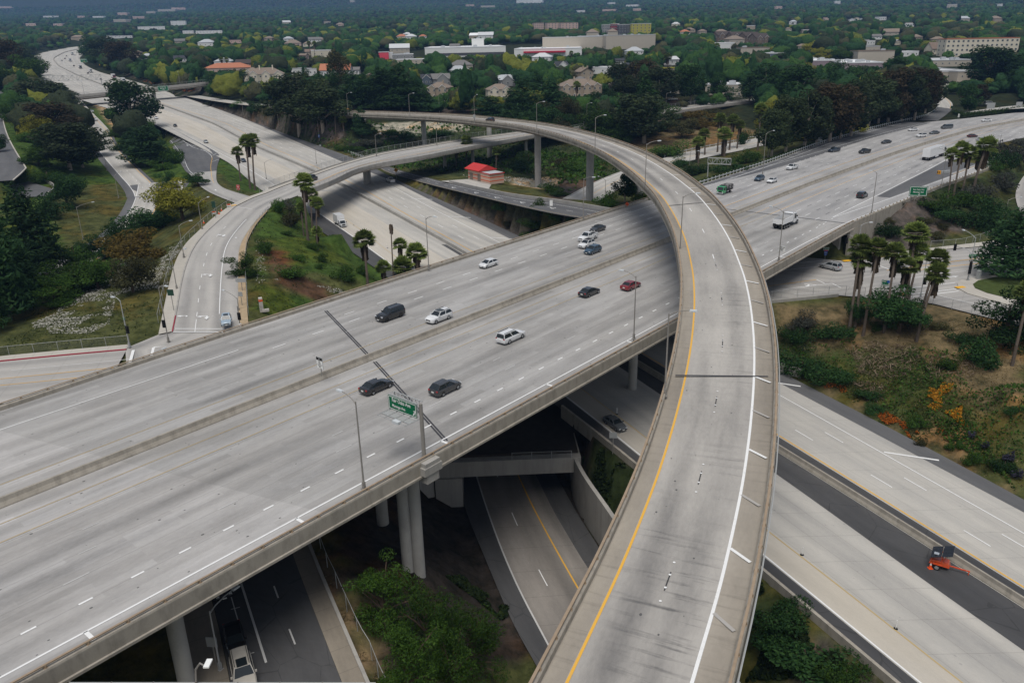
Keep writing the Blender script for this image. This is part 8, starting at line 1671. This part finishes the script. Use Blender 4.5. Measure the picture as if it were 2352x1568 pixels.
c0_=pa[12]-n*.35+np.array([0,0,.2]);sign('guide_sign',c0_,(t[0],t[1],0),7.5,3.6,'signgreen','green guide sign hung on the side of the far overpass',[('Lincoln Ave',0,.9,.85,'signwhite'),('Mountain St',0,-.1,.85,'signwhite'),('1/4 MI',0,-1.1,.7,'signwhite')],border='signwhite')
gsign((3,1,533,718),52,30,'signgreen','green freeway entrance sign below the viaduct',(('FREEWAY',0,.2,.34,'signwhite'),('ENTRANCE',0,-.2,.3,'signwhite')),base=(3,1,525,800),z=-7.0,border='signwhite');gsign((3,1,528,748),30,26,'signblue','red topped blue interstate shield under the green entrance sign',(('210',0,-.1,.5,'signwhite'),),base=(3,1,525,801),z=-7.0,bars=((0,.42,.9,.2,'signred'),));gsign((3,1,524,769),24,16,'signblue','blue arrow plate under the interstate shield',(('^180',0,0,.7,'signwhite'),),base=(3,1,525,802),z=-7.0)
gsign((3,1,1877,775),64,20,'signgreen','green street name plate on the signal post at right',(('Pasadena Av',0,0,.5,'signwhite'),),base=(3,1,1838,1004),z=-6.8,name='street_name_sign');gsign((3,1,1862,826),38,14,'signblack','black one way plate on the signal post at right',(('ONE WAY',0,0,.5,'signwhite'),),base=(3,1,1836,1005),z=-6.8)
gsign((3,1,1070,1030),64,52,'signgreen','green freeway guide sign behind the palms',(('West',-.15,.22,.26,'signwhite'),('San Fernando',0,-.25,.2,'signwhite')),rv=(.8,-.6,0),base=(3,1,1060,1145),bars=((.55,.35,.5,.5,'signblue'),),border='signwhite');gsign((0,1,1148,1355),20,24,'signgreen','green street plate on the pale lamp post',base=(0,2,1190,50),z=-6.8)
for q,wz,h4,base,z,f,lb in(((0,1,1565,1118),60,55,(0,1,1590,1262),-5.3,'signdark','dark green sign back on the curved sidewalk'),((0,1,1965,310),36,55,(0,1,1980,437),-1.3,'signdark','dark green sign back near the barricade'),((0,1,2240,1003),100,34,(0,1,2225,1105),-5.0,'signback','wide grey sign back on the dirt verge'),((0,1,2213,1132),40,40,(0,1,2222,1240),-5.7,'signback','square grey sign back on the dirt verge'),((3,0,2045,972),70,50,(3,0,2040,1018),None,'signback','left grey sign back on the upper road at right'),((3,0,2300,962),55,45,(3,0,2300,1000),None,'signback','right grey sign back on the upper road at right'),((2,2,931,860),72,55,(2,2,925,1030),None,'signback','grey sign back in the shade beside the lower shoulder'),((3,0,475,1277),42,34,(3,0,470,1325),None,'signback','grey sign back at the guardrail'),((1,0,2002,1070),22,30,(1,0,2006,1124),12.4,'signback','grey diamond back on the flyover lamp post'),((0,3,1975,1180),100,100,(0,3,1985,1420),-12.3,'signback','grey sign back beside the shaded street lamp'),((3,0,1682,985),18,22,(3,0,1680,1020),1.2,'signdark','dark sign back at the winding ramp'),((3,0,1750,1062),16,30,(3,0,1750,1080),None,'signwhite','small white board on the hedge at right')):
 gsign(q,wz,h4,f,lb,base=base,z=z)
def truss(A,B,hgt,dep,label,feet):
 r=empty('sign_truss',tuple(map(float,A)),0,label,'sign gantry');A0=np.zeros(3);B0=np.asarray(B)-np.asarray(A);t=B0/np.linalg.norm(B0);nn=np.array([-t[1],t[0],0]);mb=MB();n_=max(5,int(np.linalg.norm(B0)/hgt*1.1));rr=max(.07,hgt*.03)
 for k in(0,1):
  for z in(0,hgt):mb.tube(tuple(A0+nn*dep*k+[0,0,z]),tuple(B0+nn*dep*k+[0,0,z]),rr,n=6)
  for i in range(n_):
   a,b=A0+B0*i/n_+nn*dep*k,A0+B0*(i+1)/n_+nn*dep*k;mb.tube(tuple(a),tuple(a+[0,0,hgt]),rr*.7,n=5);mb.tube(tuple(a+[0,0,0 if i%2 else hgt]),tuple(b+[0,0,hgt if i%2 else 0]),rr*.7,n=5)
  mb.tube(tuple(B0+nn*dep*k),tuple(B0+nn*dep*k+[0,0,hgt]),rr*.7,n=5)
 mb.build('truss',MT['steel'],r)
 for f,z in feet:p=A0+B0*f+nn*dep/2;mb=MB();mb.tube((p[0],p[1],z-A[2]-.5),(p[0],p[1],.3),rr*2.6,n=10);mb.build('post',MT['steel'],r)
 return r
bt=T(Q(2,1,1790,60));k=.2501*PR(bt)[2]/F;zt_=bt[2]+rise(bt,Q(2,0,1790,1505));truss((bt[0],bt[1],zt_),(bt[0]+208*k*.98,bt[1]-208*k*.15,zt_-.3),52*k,1.2,'grey truss of an overhead sign seen from behind at the guardrail',((.03,bt[2]),))
a0,b0_=PC(Q(0,0,420,800)),PC(Q(0,0,935,790));za=a0[2]+rise(a0,Q(0,0,400,748));zb=b0_[2]+rise(b0_,Q(0,0,925,732));truss((a0[0],a0[1],za),(b0_[0],b0_[1],zb),46*.2501*PR(a0)[2]/F,1.6,'long grey sign truss spanning the far freeway',((0.0,a0[2]),(1.0,b0_[2])))
# traffic lights, small things
def tlight(p,label,h=1.0,rz=0.0):
 r=empty('traffic_light',tuple(map(float,p)),rz,label,'traffic light');mb=MB();mb.box((0,0,0),(.36,.3,h));mb.box((0,.05,0),(.62,.05,h+.3));mb.build('housing',MT['signblack'],r)
 for k in(-1,0,1):mb=MB();mb.tube((0,-.15,k*h*.31),(0,-.33,k*h*.31),h*.12,n=10);mb.build('visor',MT['signblack'],r)
def at_height(base,z,q):b=PL(Q(*base),z);b[2]+=rise(b,Q(*q));return b
for base,z,q,lb in(((3,1,800,800),-7,(3,1,688,627),'traffic light on an arm in front of the wing wall'),((3,1,1835,1003),-6.8,(3,1,1852,862),'upper traffic light on the right signal post'),((3,1,1835,1003),-6.8,(3,1,1843,912),'lower traffic light on the right signal post'),((3,1,1400,1160),-7,(3,1,1440,1010),'traffic light on the post behind the palms'),((0,2,1190,50),-6.8,(0,1,1183,1450),'traffic light on the pale lamp post at the red kerb'),((0,1,2205,1440),-6.6,(0,1,2203,1330),'traffic light on the dirt verge'),((0,1,1540,1568),-6.8,(0,1,1510,1400),'traffic light at the crosswalk corner')):
 p=at_height(base,z,q);dx=PL(Q(*q),p[2])[0]-p[0];p[0]+=dx*.9;p[1]-=.35;tlight(p,lb,1.15)
p=at_height((3,1,1835,1003),-6.8,(3,1,1845,765));v_=PL(Q(3,1,1722,690),p[2]+1.0)-p;arm=empty('signal_mast',tuple(p),0,'curved signal mast reaching left from the right signal post','signal mast');mb=MB();mb.pipe([(0,0,0),tuple(v_*.4+[0,0,.5]),tuple(v_*.95)],.07,6);mb.build('arm',MT['steel'],arm);tlight(p+v_-[0,0,.3],'traffic light at the tip of the mast arm',1.15)
b5=PL(Q(0,1,2208,1440),-6.6);mb=MB();mb.tube((0,0,-.3),(0,0,4.2),.07,n=8);o=mb.build('signal_post',MT['darksteel'],loc=tuple(b5));tag(o,'dark signal post on the dirt verge','signal post');gsign((0,1,2217,1413),22,28,'signwhite','small white no turn sign under the signal on the dirt verge',(('<>',0,0,.3,'signred'),),base=(0,1,2215,1470),z=-6.6)
b5=PL(Q(3,1,803,800),-7);q5=at_height((3,1,800,800),-7,(3,1,795,625))-b5;w5=PL(Q(3,1,690,605),b5[2]+q5[2])-b5;mb=MB();mb.tube((0,0,-.3),(0,0,q5[2]),.09,n=8);mb.pipe([(0,0,q5[2]),(w5[0]*.5,w5[1]*.5,q5[2]+.6),(w5[0],w5[1],q5[2]+.5)],.06,6);tag(mb.build('signal_post',MT['steel'],loc=tuple(b5)),'signal post with short arm below the wing wall','signal post')
mb=MB();b6=PL(Q(3,1,1928,990),-6.8);mb.box((0,0,.85),(.8,.6,1.7),0,.3);mb.box((0,0,1.74),(.86,.66,.08),0,.3);tag(mb.build('utility_cabinet',MT['steel'],loc=tuple(b6)),'grey utility cabinet on the corner sidewalk at right','cabinet')
b7=T(Q(1,1,55,1295));h7=rise(b7,Q(1,1,37,1165));r=empty('marker_pillar',tuple(b7),.4,'weathered white pillar with red band at the end of the dirt verge','pillar');mb=MB();mb.box((0,0,h7/2),(.7,.7,h7));mb.box((.7,-.3,.3),(1.3,.5,.5));mb.build('pillar',MT['graffiti'],r);mb=MB();mb.box((0,0,h7*.82),(.74,.74,h7*.13));mb.build('band',MT['orange'],r)
for q,lb in(((0,1,2105,340),'striped barricade on the sidewalk corner'),((0,1,1968,410),'white folding barricade at the dark sign')):
 b8=PL(Q(*q),-1.0);r=empty('barricade',tuple(b8),.5,lb,'barricade');
 for z in(.55,.95):mb=MB();mb.box((0,0,z),(1.2,.05,.25));mb.build('board',MT['white_obj']if z<.9 else MT['orange'],r)
 for s_ in(-1,1):mb=MB();mb.tube((s_*.5,-.3,0),(s_*.5,0,1.1),.04,n=6);mb.tube((s_*.5,.3,0),(s_*.5,0,1.1),.04,n=6);mb.build('leg',MT['white_obj'],r)
for q,lb in(((1,1,630,328),'delineator post under the street bridge'),((1,1,897,500),'delineator post ahead of the box truck'),((1,1,1207,710),'delineator post before the viaduct'),((3,3,312,388),'white delineator post near the flyover at bottom right'),((3,3,1172,1065),'white delineator post at the bottom right'),((2,2,963,665),'delineator post beside the shaded grey sedan')):
 b9=PC(Q(*q));r=empty('delineator_post',tuple(b9),0,lb,'delineator post');mb=MB();mb.tube((0,0,0),(0,0,1.15),.055,n=8);mb.build('post',MT['white_obj'],r);mb=MB();mb.tube((0,0,0),(0,0,.08),.25,.18,12);mb.build('base',MT['signblack'],r)
q9=PL(Q(3,1,1585,30),0);r=empty('crash_cushion',tuple(q9),AV-.5,'black and yellow nosed crash cushion at the exit gore','crash cushion');mb=MB();mb.box((-.8,0,.55),(.5,1.0,1.1));mb.build('nose',MT['amber'],r);mb=MB()
for k in range(5):mb.box((.1+k*.85,0,.5),(.78,.8,.85))
mb.build('barrel_bays',MT['steel'],r)
for k in(-1,1):
 mb=MB();mb.poly([(-1.06,k*.3-.2,.2),(-1.06,k*.3+.05,.2),(-1.06,k*.3+.2,.95),(-1.06,k*.3-.05,.95)]);mb.build('chevron_stripe',MT['signblack'],r)
 # guardrails and chain link fences
def guardrail(path,label,step=3.8,mx=100):
 r=empty('guardrail',(0,0,0),0,label,'guardrail');mb=MB();mb.sweep(path,[(-.04,.45),(-.09,.55),(-.03,.62),(-.09,.7),(-.04,.8),(.02,.8),(.02,.45)]);mb.build('beam',MT['steel'],r)
 p=resample(path,step=step);N=normals(p);dat=None
 for q,n_ in list(zip(p,N))[:mx]:
  if dat is None:mb=MB();mb.box((0,0,.35),(.16,.2,1.3));o=mb.build('post',MT['signwhite'],r);dat=o
  else:o=dat.copy();link(o,r)
  o.location=(q[0]+n_[0]*.1,q[1]+n_[1]*.1,q[2]);o.rotation_euler=(0,0,math.atan2(n_[1],n_[0]))
gp_=vline(FAR,222,425,k=.3);guardrail(np.concatenate([gp_,sla[6:26]]),'long white posted guardrail along the asphalt lane at upper right',2.6)
guardrail(offset(ra,.6)[24:56],'guardrail above the lower road behind the sign truss');guardrail(E3([(Q(1,0,830,1395),-5.5),(Q(1,0,985,1450),-5.0)],it=0),'short guardrail at the street bridge end');
cm_,nt,b=nodemat('chain_link',.5,.4);b.inputs['Base Color'].default_value=(.17,.18,.17,1);b.inputs['Alpha'].default_value=.16
def fence(path,h,label,step=3.2,mx=100,group='chain link fences',alpha=True):
 path=np.asarray(path,float);r=empty('chain_link_fence',(0,0,0),0,label,'fence',group);up=path.copy();up[:,2]+=h;mb=MB();mb.strip(path,up);mb.build('mesh_panel',cm_,r);mb=MB();mb.pipe([tuple(q)for q in up],.03,5);mb.build('top_rail',MT['steel'],r)
 p=resample(path,step=step);dat=None
 for q in p[:mx]:
  if dat is None:mb=MB();mb.tube((0,0,-.3),(0,0,h+.05),.04,n=6);o=mb.build('post',MT['steel'],r);dat=o
  else:o=dat.copy();link(o,r)
  o.location=tuple(q)
fence(offset(BL,2.5,.4)[6:],2.0,'chain link fence along the far side of the street bridge');fence(offset(BR,-.3,.7)[8:],.9,'low chain link fence along the near side of the street bridge')
fence(gn[:26]+[0,0,.35],1.7,'chain link fence on the street bridge below the viaduct at right',3.6);fence(np.concatenate([gn[26:]+[0,0,.0]]),1.7,'chain link fence behind the right palm group',3.6)
fence(resample(np.array([T(Q(3,1,*p_))for p_ in((1490,712),(1780,690),(1960,640),(2070,600))]),step=2),1.8,'chain link fence at the foot of the mulch slope')
fence(resample(np.array([T(Q(1,3,*p_))for p_ in((595,330),(660,515),(735,665),(800,815),(885,1000),(965,1180),(1050,1310),(1150,1568),(1230,1720))]),step=1.5),2.0,'chain link fence between dirt strip and trees under the viaduct',3.4)
fence(FO_+np.array([0,0,.9]),1.8,'chain link fence along the far overpass',4);fence(kE+nE*3.2+[0,0,.1],1.5,'chain link fence behind the red kerb at left',4);fence(offset(SW,.5)[4:],1.5,'chain link fence behind the curved sidewalk',4);fence(offset(DS,-.2)[6:],1.4,'chain link fence along the dirt verge',4)
fence(np.array([a+[0,0,0]for a in resample([PL(Q(2,2,0,1085),zt),PL(Q(2,2,545,1065),zt)],n=8)]),1.2,'thin fence on top of the tunnel portal',3)
hw_=np.array([PL(p_,1.2)for p_ in QL(3,0,[(1700,1035),(1790,1062),(2000,1040),(2351,1000),(2500,975)])])
ra_,rb_=PL(Q(0,3,640,1561),1.5),PL(Q(1,3,1100,1563),1.5);r=empty('near_bridge',(0,0,0),0,'edge of another bridge with a thin pale railing along the bottom left edge','bridge');t_=(rb_-ra_)/np.linalg.norm(rb_-ra_)
q_=resample([ra_,rb_],n=30);nb_=smooth(np.array([ra_-[*(VD*95),0],ra_-[*(VD*22),0],ra_-t_*3,ra_,rb_,rb_+t_*5+[0,-1.5,0],rb_+t_*9+[0,-9,0],rb_+t_*10+[0,-50,0]]),60,2)
mb=MB();mb.sweep(nb_-[0,0,.9],[(0,-.5),(0,.0),(-10.5,0),(-10.5,-.5),(-8,-2.2),(-2.5,-2.2)][::-1]);mb.build('deck',MT['cgird'],r)  # deck lies out of view; height and path shaped to darken the street below
mb=MB();mb.sweep(nb_-[0,0,.9],[(-.05,0),(-.05,.45),(-.4,.45),(-.4,0)][::-1]);mb.build('parapet',MT['cwarm'],r);mb=MB();mb.tube(tuple(ra_),tuple(rb_),.045,n=8);mb.build('rail',MT['steel'],r)
for i in range(0,30,4):mb=MB();mb.box((q_[i][0],q_[i][1],q_[i][2]-.2),(.1,.1,.5));mb.build('post',MT['polegrey'],r)
hd_=PL(Q(0,3,1895,1415),4.5);bs_=q_[12]-np.array([0,0,.4]);r=empty('lamp_post',tuple(bs_),0,'white flat lamp head on a short curved arm at the bottom edge','lamp post');v_=hd_-bs_;mb=MB();mb.pipe([(0,0,0),tuple(v_*[.2,.2,.55]),tuple(v_*[.6,.6,.9]),tuple(v_)],[.08,.07,.06,.05],6);mb.build('arm',MT['polegrey'],r);mb=MB();mb.box(tuple(v_*1.0+[0,.3,0]),(.38,.75,.12));mb.build('lamp_head',MT['signwhite'],r)
# GROUND COVER (uncountable)
def scatter(name,polys,n_,size,mat,label,cat,zlift=.05,flat=.4,up=.9,squash=.7,tall=0.0,dens=None,seed=5):
 g=np.random.default_rng(seed);pts=[]
 areas=[np.ptp([q[0]for q in P_])*np.ptp([q[1]for q in P_])for P_ in polys];tot=sum(areas)
 for P_,ar in zip(polys,areas):
  W3=np.array([T(q)for q in P_]);x0,x1,y0,y1=W3[:,0].min(),W3[:,0].max(),W3[:,1].min(),W3[:,1].max();k=int(n_*ar/tot)
  m_=int(k*2.2);X,Y=x0+(x1-x0)*g.random(m_),y0+(y1-y0)*g.random(m_);ok=inpoly(X,Y,W3)
  if dens:ok&=vnoise(X,Y,dens,seed+3)*.65+vnoise(X,Y,dens*.3,seed+4)*.35>.44
  X,Y=X[ok][:k],Y[ok][:k]
  for x,y in zip(X,Y):
   if not on_road(x,y,0):pts.append((x,y,hz(x,y)+zlift))
 if not pts:return None
 c=np.array(pts);nn=g.normal(size=c.shape)*flat;nn[:,2]+=up;nn/=np.linalg.norm(nn,axis=1)[:,None];a=np.cross(nn,g.normal(size=c.shape));a/=np.linalg.norm(a,axis=1)[:,None]+1e-9;b_=np.cross(nn,a);s=size*(.5+g.random(len(c)))[:,None];c[:,2]+=tall*g.random(len(c))
 V_=np.stack([c-a*s,c-b_*s*squash,c+a*s,c+b_*s*squash],1).reshape(-1,3);me=fast_mesh(name,V_,quads(len(c)));me.materials.append(mat);o=bpy.data.objects.new(name,me);link(o);tag(o,label,cat,None,'stuff');return o
WF=leafmat('white_flower',(.33,.32,.27),(.62,.60,.55),.8,0);PO=leafmat('orange_poppy',(.26,.06,.012),(.52,.16,.02),.7,0);PY=leafmat('yellow_poppy',(.36,.15,.012),(.62,.31,.03),.7,0);DF=leafmat('dead_frond',(.13,.09,.06),(.36,.28,.20),.9,0);GRS=leafmat('grass_tuft',(.030,.045,.012),(.085,.105,.03),.9,0);IVY=leafmat('ivy_leaf',(.008,.018,.007),(.035,.055,.016),.8,0);HED=leafmat('hedge_leaf',(.02,.045,.01),(.06,.10,.025),.8,0);DRYG=leafmat('dry_grass',(.12,.09,.045),(.26,.20,.11),.9,0);VIO=leafmat('violet_flower',(.025,.03,.035),(.055,.05,.085),.8,0)
scatter('white_flowers',[QL(0,1,P_)for P_ in([(330,1490),(290,1400),(520,1300),(700,1050),(950,940),(1150,790),(1450,720),(1690,640),(1640,800),(1530,1080),(1300,1090),(1060,1150),(1000,1420),(800,1500)],)]+[QL(1,1,P_)for P_ in([(0,800),(0,630),(40,660),(80,800),(110,980),(40,1040),(0,1030)],[(150,1000),(300,960),(760,1080),(850,1130),(700,1120),(400,1040)])],13000,.16,WF,'white flowering ground cover spread over the meadow beside the curved street','flowers',dens=5)
scatter('rock_scree',[QL(1,0,[(1030,1190),(1100,1140),(1500,1140),(1350,1190),(1100,1210)]),QL(2,1,[(0,60),(300,70),(430,100),(250,130),(60,140)]),QL(1,1,[(1900,40),(2351,60),(2351,120),(2100,90)])],2500,.3,WF,'pale rocks and dry stalks on the slopes by the flyover columns','rocks',dens=6)
scatter('orange_poppies',[QL(3,2,P_)for P_ in([(980,670),(1100,640),(1200,720),(1330,790),(1400,860),(1290,900),(1200,840),(1080,760)],[(500,440),(560,380),(720,420),(730,480),(600,490)],[(1560,790),(1610,790),(1610,840),(1560,840)])],1500,.12,PO,'orange poppies at the foot of the bank','flowers',.12,tall=.2,dens=3);scatter('orange_flowers',[QL(0,0,[(1310,750),(1360,725),(1480,750),(1470,770),(1390,770)]),QL(0,0,[(1670,830),(1800,810),(1780,838),(1690,845)])],700,.5,PO,'orange flowers on the bank by the far overpass','flowers',.1,seed=7)
scatter('yellow_poppies',[QL(3,2,P_)for P_ in([(1440,600),(1480,430),(1560,460),(1600,390),(1700,400),(1680,460),(1590,510),(1600,600),(1560,660)],[(1600,650),(1700,640),(1740,590),(1790,600),(1770,700),(1830,790),(1760,780),(1690,700)])],2600,.12,PY,'bright yellow orange poppies in the green patch of the bank','flowers',.15,tall=.25,dens=3.5)
scatter('violet_flowers',[QL(3,2,P_)for P_ in([(1830,880),(1890,870),(1890,920),(1830,920)],[(1940,980),(2020,970),(2020,1010),(1950,1010)],[(2140,1090),(2260,1050),(2250,1130),(2150,1140)],[(2220,1230),(2330,1220),(2340,1280),(2230,1280)])],500,.16,VIO,'violet flowering plants on the bank at right','flowers',.5,tall=.5)
scatter('dead_fronds',[QL(3,2,[(700,60),(960,0),(1350,60),(1400,180),(1260,330),(960,330),(820,300),(800,160)]),QL(3,2,[(780,380),(1060,380),(1060,560),(900,560)]),QL(3,2,[(1400,150),(1900,160),(1900,330),(1500,330)])],1500,.55,DF,'fallen dead palm fronds littering the bank under the palms','palm litter',.12,.5,.8,.09,.25)
scatter('grass',[[(0,250),(340,270),(330,470),(180,560),(0,700)],[(588,430),(760,470),(1000,650),(900,700),(590,730)],[(1820,800),(2100,800),(2260,960),(2080,1010),(1930,900)],[(250,290),(430,330),(440,430),(300,360)],[(470,370),(560,350),(640,420),(560,445)],[(60,640),(400,560),(390,800),(0,830)]],30000,.22,GRS,'tufts of grass covering the verges','grass',.05,.9,.5,.55,dens=4)
scatter('ground_cover',[[(1330,1000),(1480,1080),(1420,1240),(1360,1120)],[(1690,1310),(1760,1340),(1990,1568),(1690,1568)],QL(1,3,[(1740,600),(1900,600),(2330,880),(2300,1000),(2000,780)]),[(600,290),(1300,290),(1450,400),(1300,415),(1000,400),(700,330)],QL(3,1,[(1350,280),(1900,120),(2200,380),(1850,500),(1500,400)]),QL(0,0,[(1010,1250),(1080,1170),(1200,1200),(1700,1530),(1400,1560),(1100,1380)]),QL(3,2,[(130,160),(480,180),(500,300),(300,320),(60,230)])],32000,.26,IVY,'dark ivy like ground cover on the slopes between the roads','ground cover',.1,.7,.7,.8,.35,dens=5)
scatter('scrub',[[(600,290),(1230,300),(1300,410),(1000,400),(700,330)],[(1240,340),(1480,360),(1560,420),(1430,420),(1300,440)]],6000,.75,LM['green'],'knee high scrub under the flyover and around the street bridge','scrub',.3,.8,.4,.7,.8,dens=9);scatter('bank_shrubs',[QL(3,2,P_)for P_ in([(800,60),(1700,100),(1900,500),(1850,760),(1300,700),(900,560)],[(1850,500),(2351,420),(2351,1200),(2100,1150),(1950,900)],[(100,60),(800,0),(800,330),(500,330)],[(1500,700),(1900,760),(2300,1400),(2000,1150),(1600,900)])],4600,.2,LM['green'],'low green shrubs and weeds spreading over the bank under the palms','weeds',.15,.8,.5,.6,.5,dens=4.5,seed=31);scatter('dry_grass',[[(1780,720),(2352,740),(2352,1150),(1776,840)],[(1430,310),(1730,300),(1690,340),(1450,385)],[(680,1300),(720,1260),(880,1560),(830,1560)],QL(1,1,[(700,590),(1000,780),(1240,960),(1100,850),(820,690)])],14000,.16,DRYG,'dry straw coloured grass on the bare banks','grass',.04,.8,.6,.4,dens=3)
hp=offset(hw_,-.0);hm=[]
for q in resample(hp,step=.35):
 for _ in range(9):hm.append(q+rng.normal(size=3)*[.3,.55,.5]+[0,0,.4])
hm=np.array(hm);rr_=np.full((len(hm),3),.35);me=fast_mesh('hedge',leaves(hm,rr_,6000,.25,9),quads(6000));me.materials.append(HED);o=bpy.data.objects.new('hedge',me);link(o);tag(o,'clipped green hedge along the freeway edge at upper right','hedge',None)
gh=[]
for q in resample(offset(gp_,1.6),step=.6):gh.append([q[0],q[1],hz(q[0],q[1])+.3])
me=fast_mesh('roadside_grass',leaves(np.array(gh),np.full((len(gh),3),.9),5000,.3,12),quads(5000));me.materials.append(HED);o=bpy.data.objects.new('roadside_grass',me);link(o);tag(o,'green strip of weeds behind the long guardrail','weeds',None,'stuff')
# AIR
HB=(-8000.0,8000.0,-420.0,9600.0,-60.0,1500.0)
mb=MB();mb.box(((HB[0]+HB[1])/2,(HB[2]+HB[3])/2,(HB[4]+HB[5])/2),(HB[1]-HB[0],HB[3]-HB[2],HB[5]-HB[4]));m=bpy.data.materials.new('haze');m.use_nodes=True;nt=m.node_tree;nt.nodes.remove(nt.nodes['Principled BSDF']);pv=nt.nodes.new('ShaderNodeVolumePrincipled')
pv.inputs['Color'].default_value=(.30,.55,1.0,1);pv.inputs['Density'].default_value=.000085;pv.inputs['Anisotropy'].default_value=0.0
nt.links.new(pv.outputs[0],nt.nodes['Material Output'].inputs['Volume']);hz_o=mb.build('haze',m);tag(hz_o,'thin bluish haze filling the valley air','haze',None,'stuff')
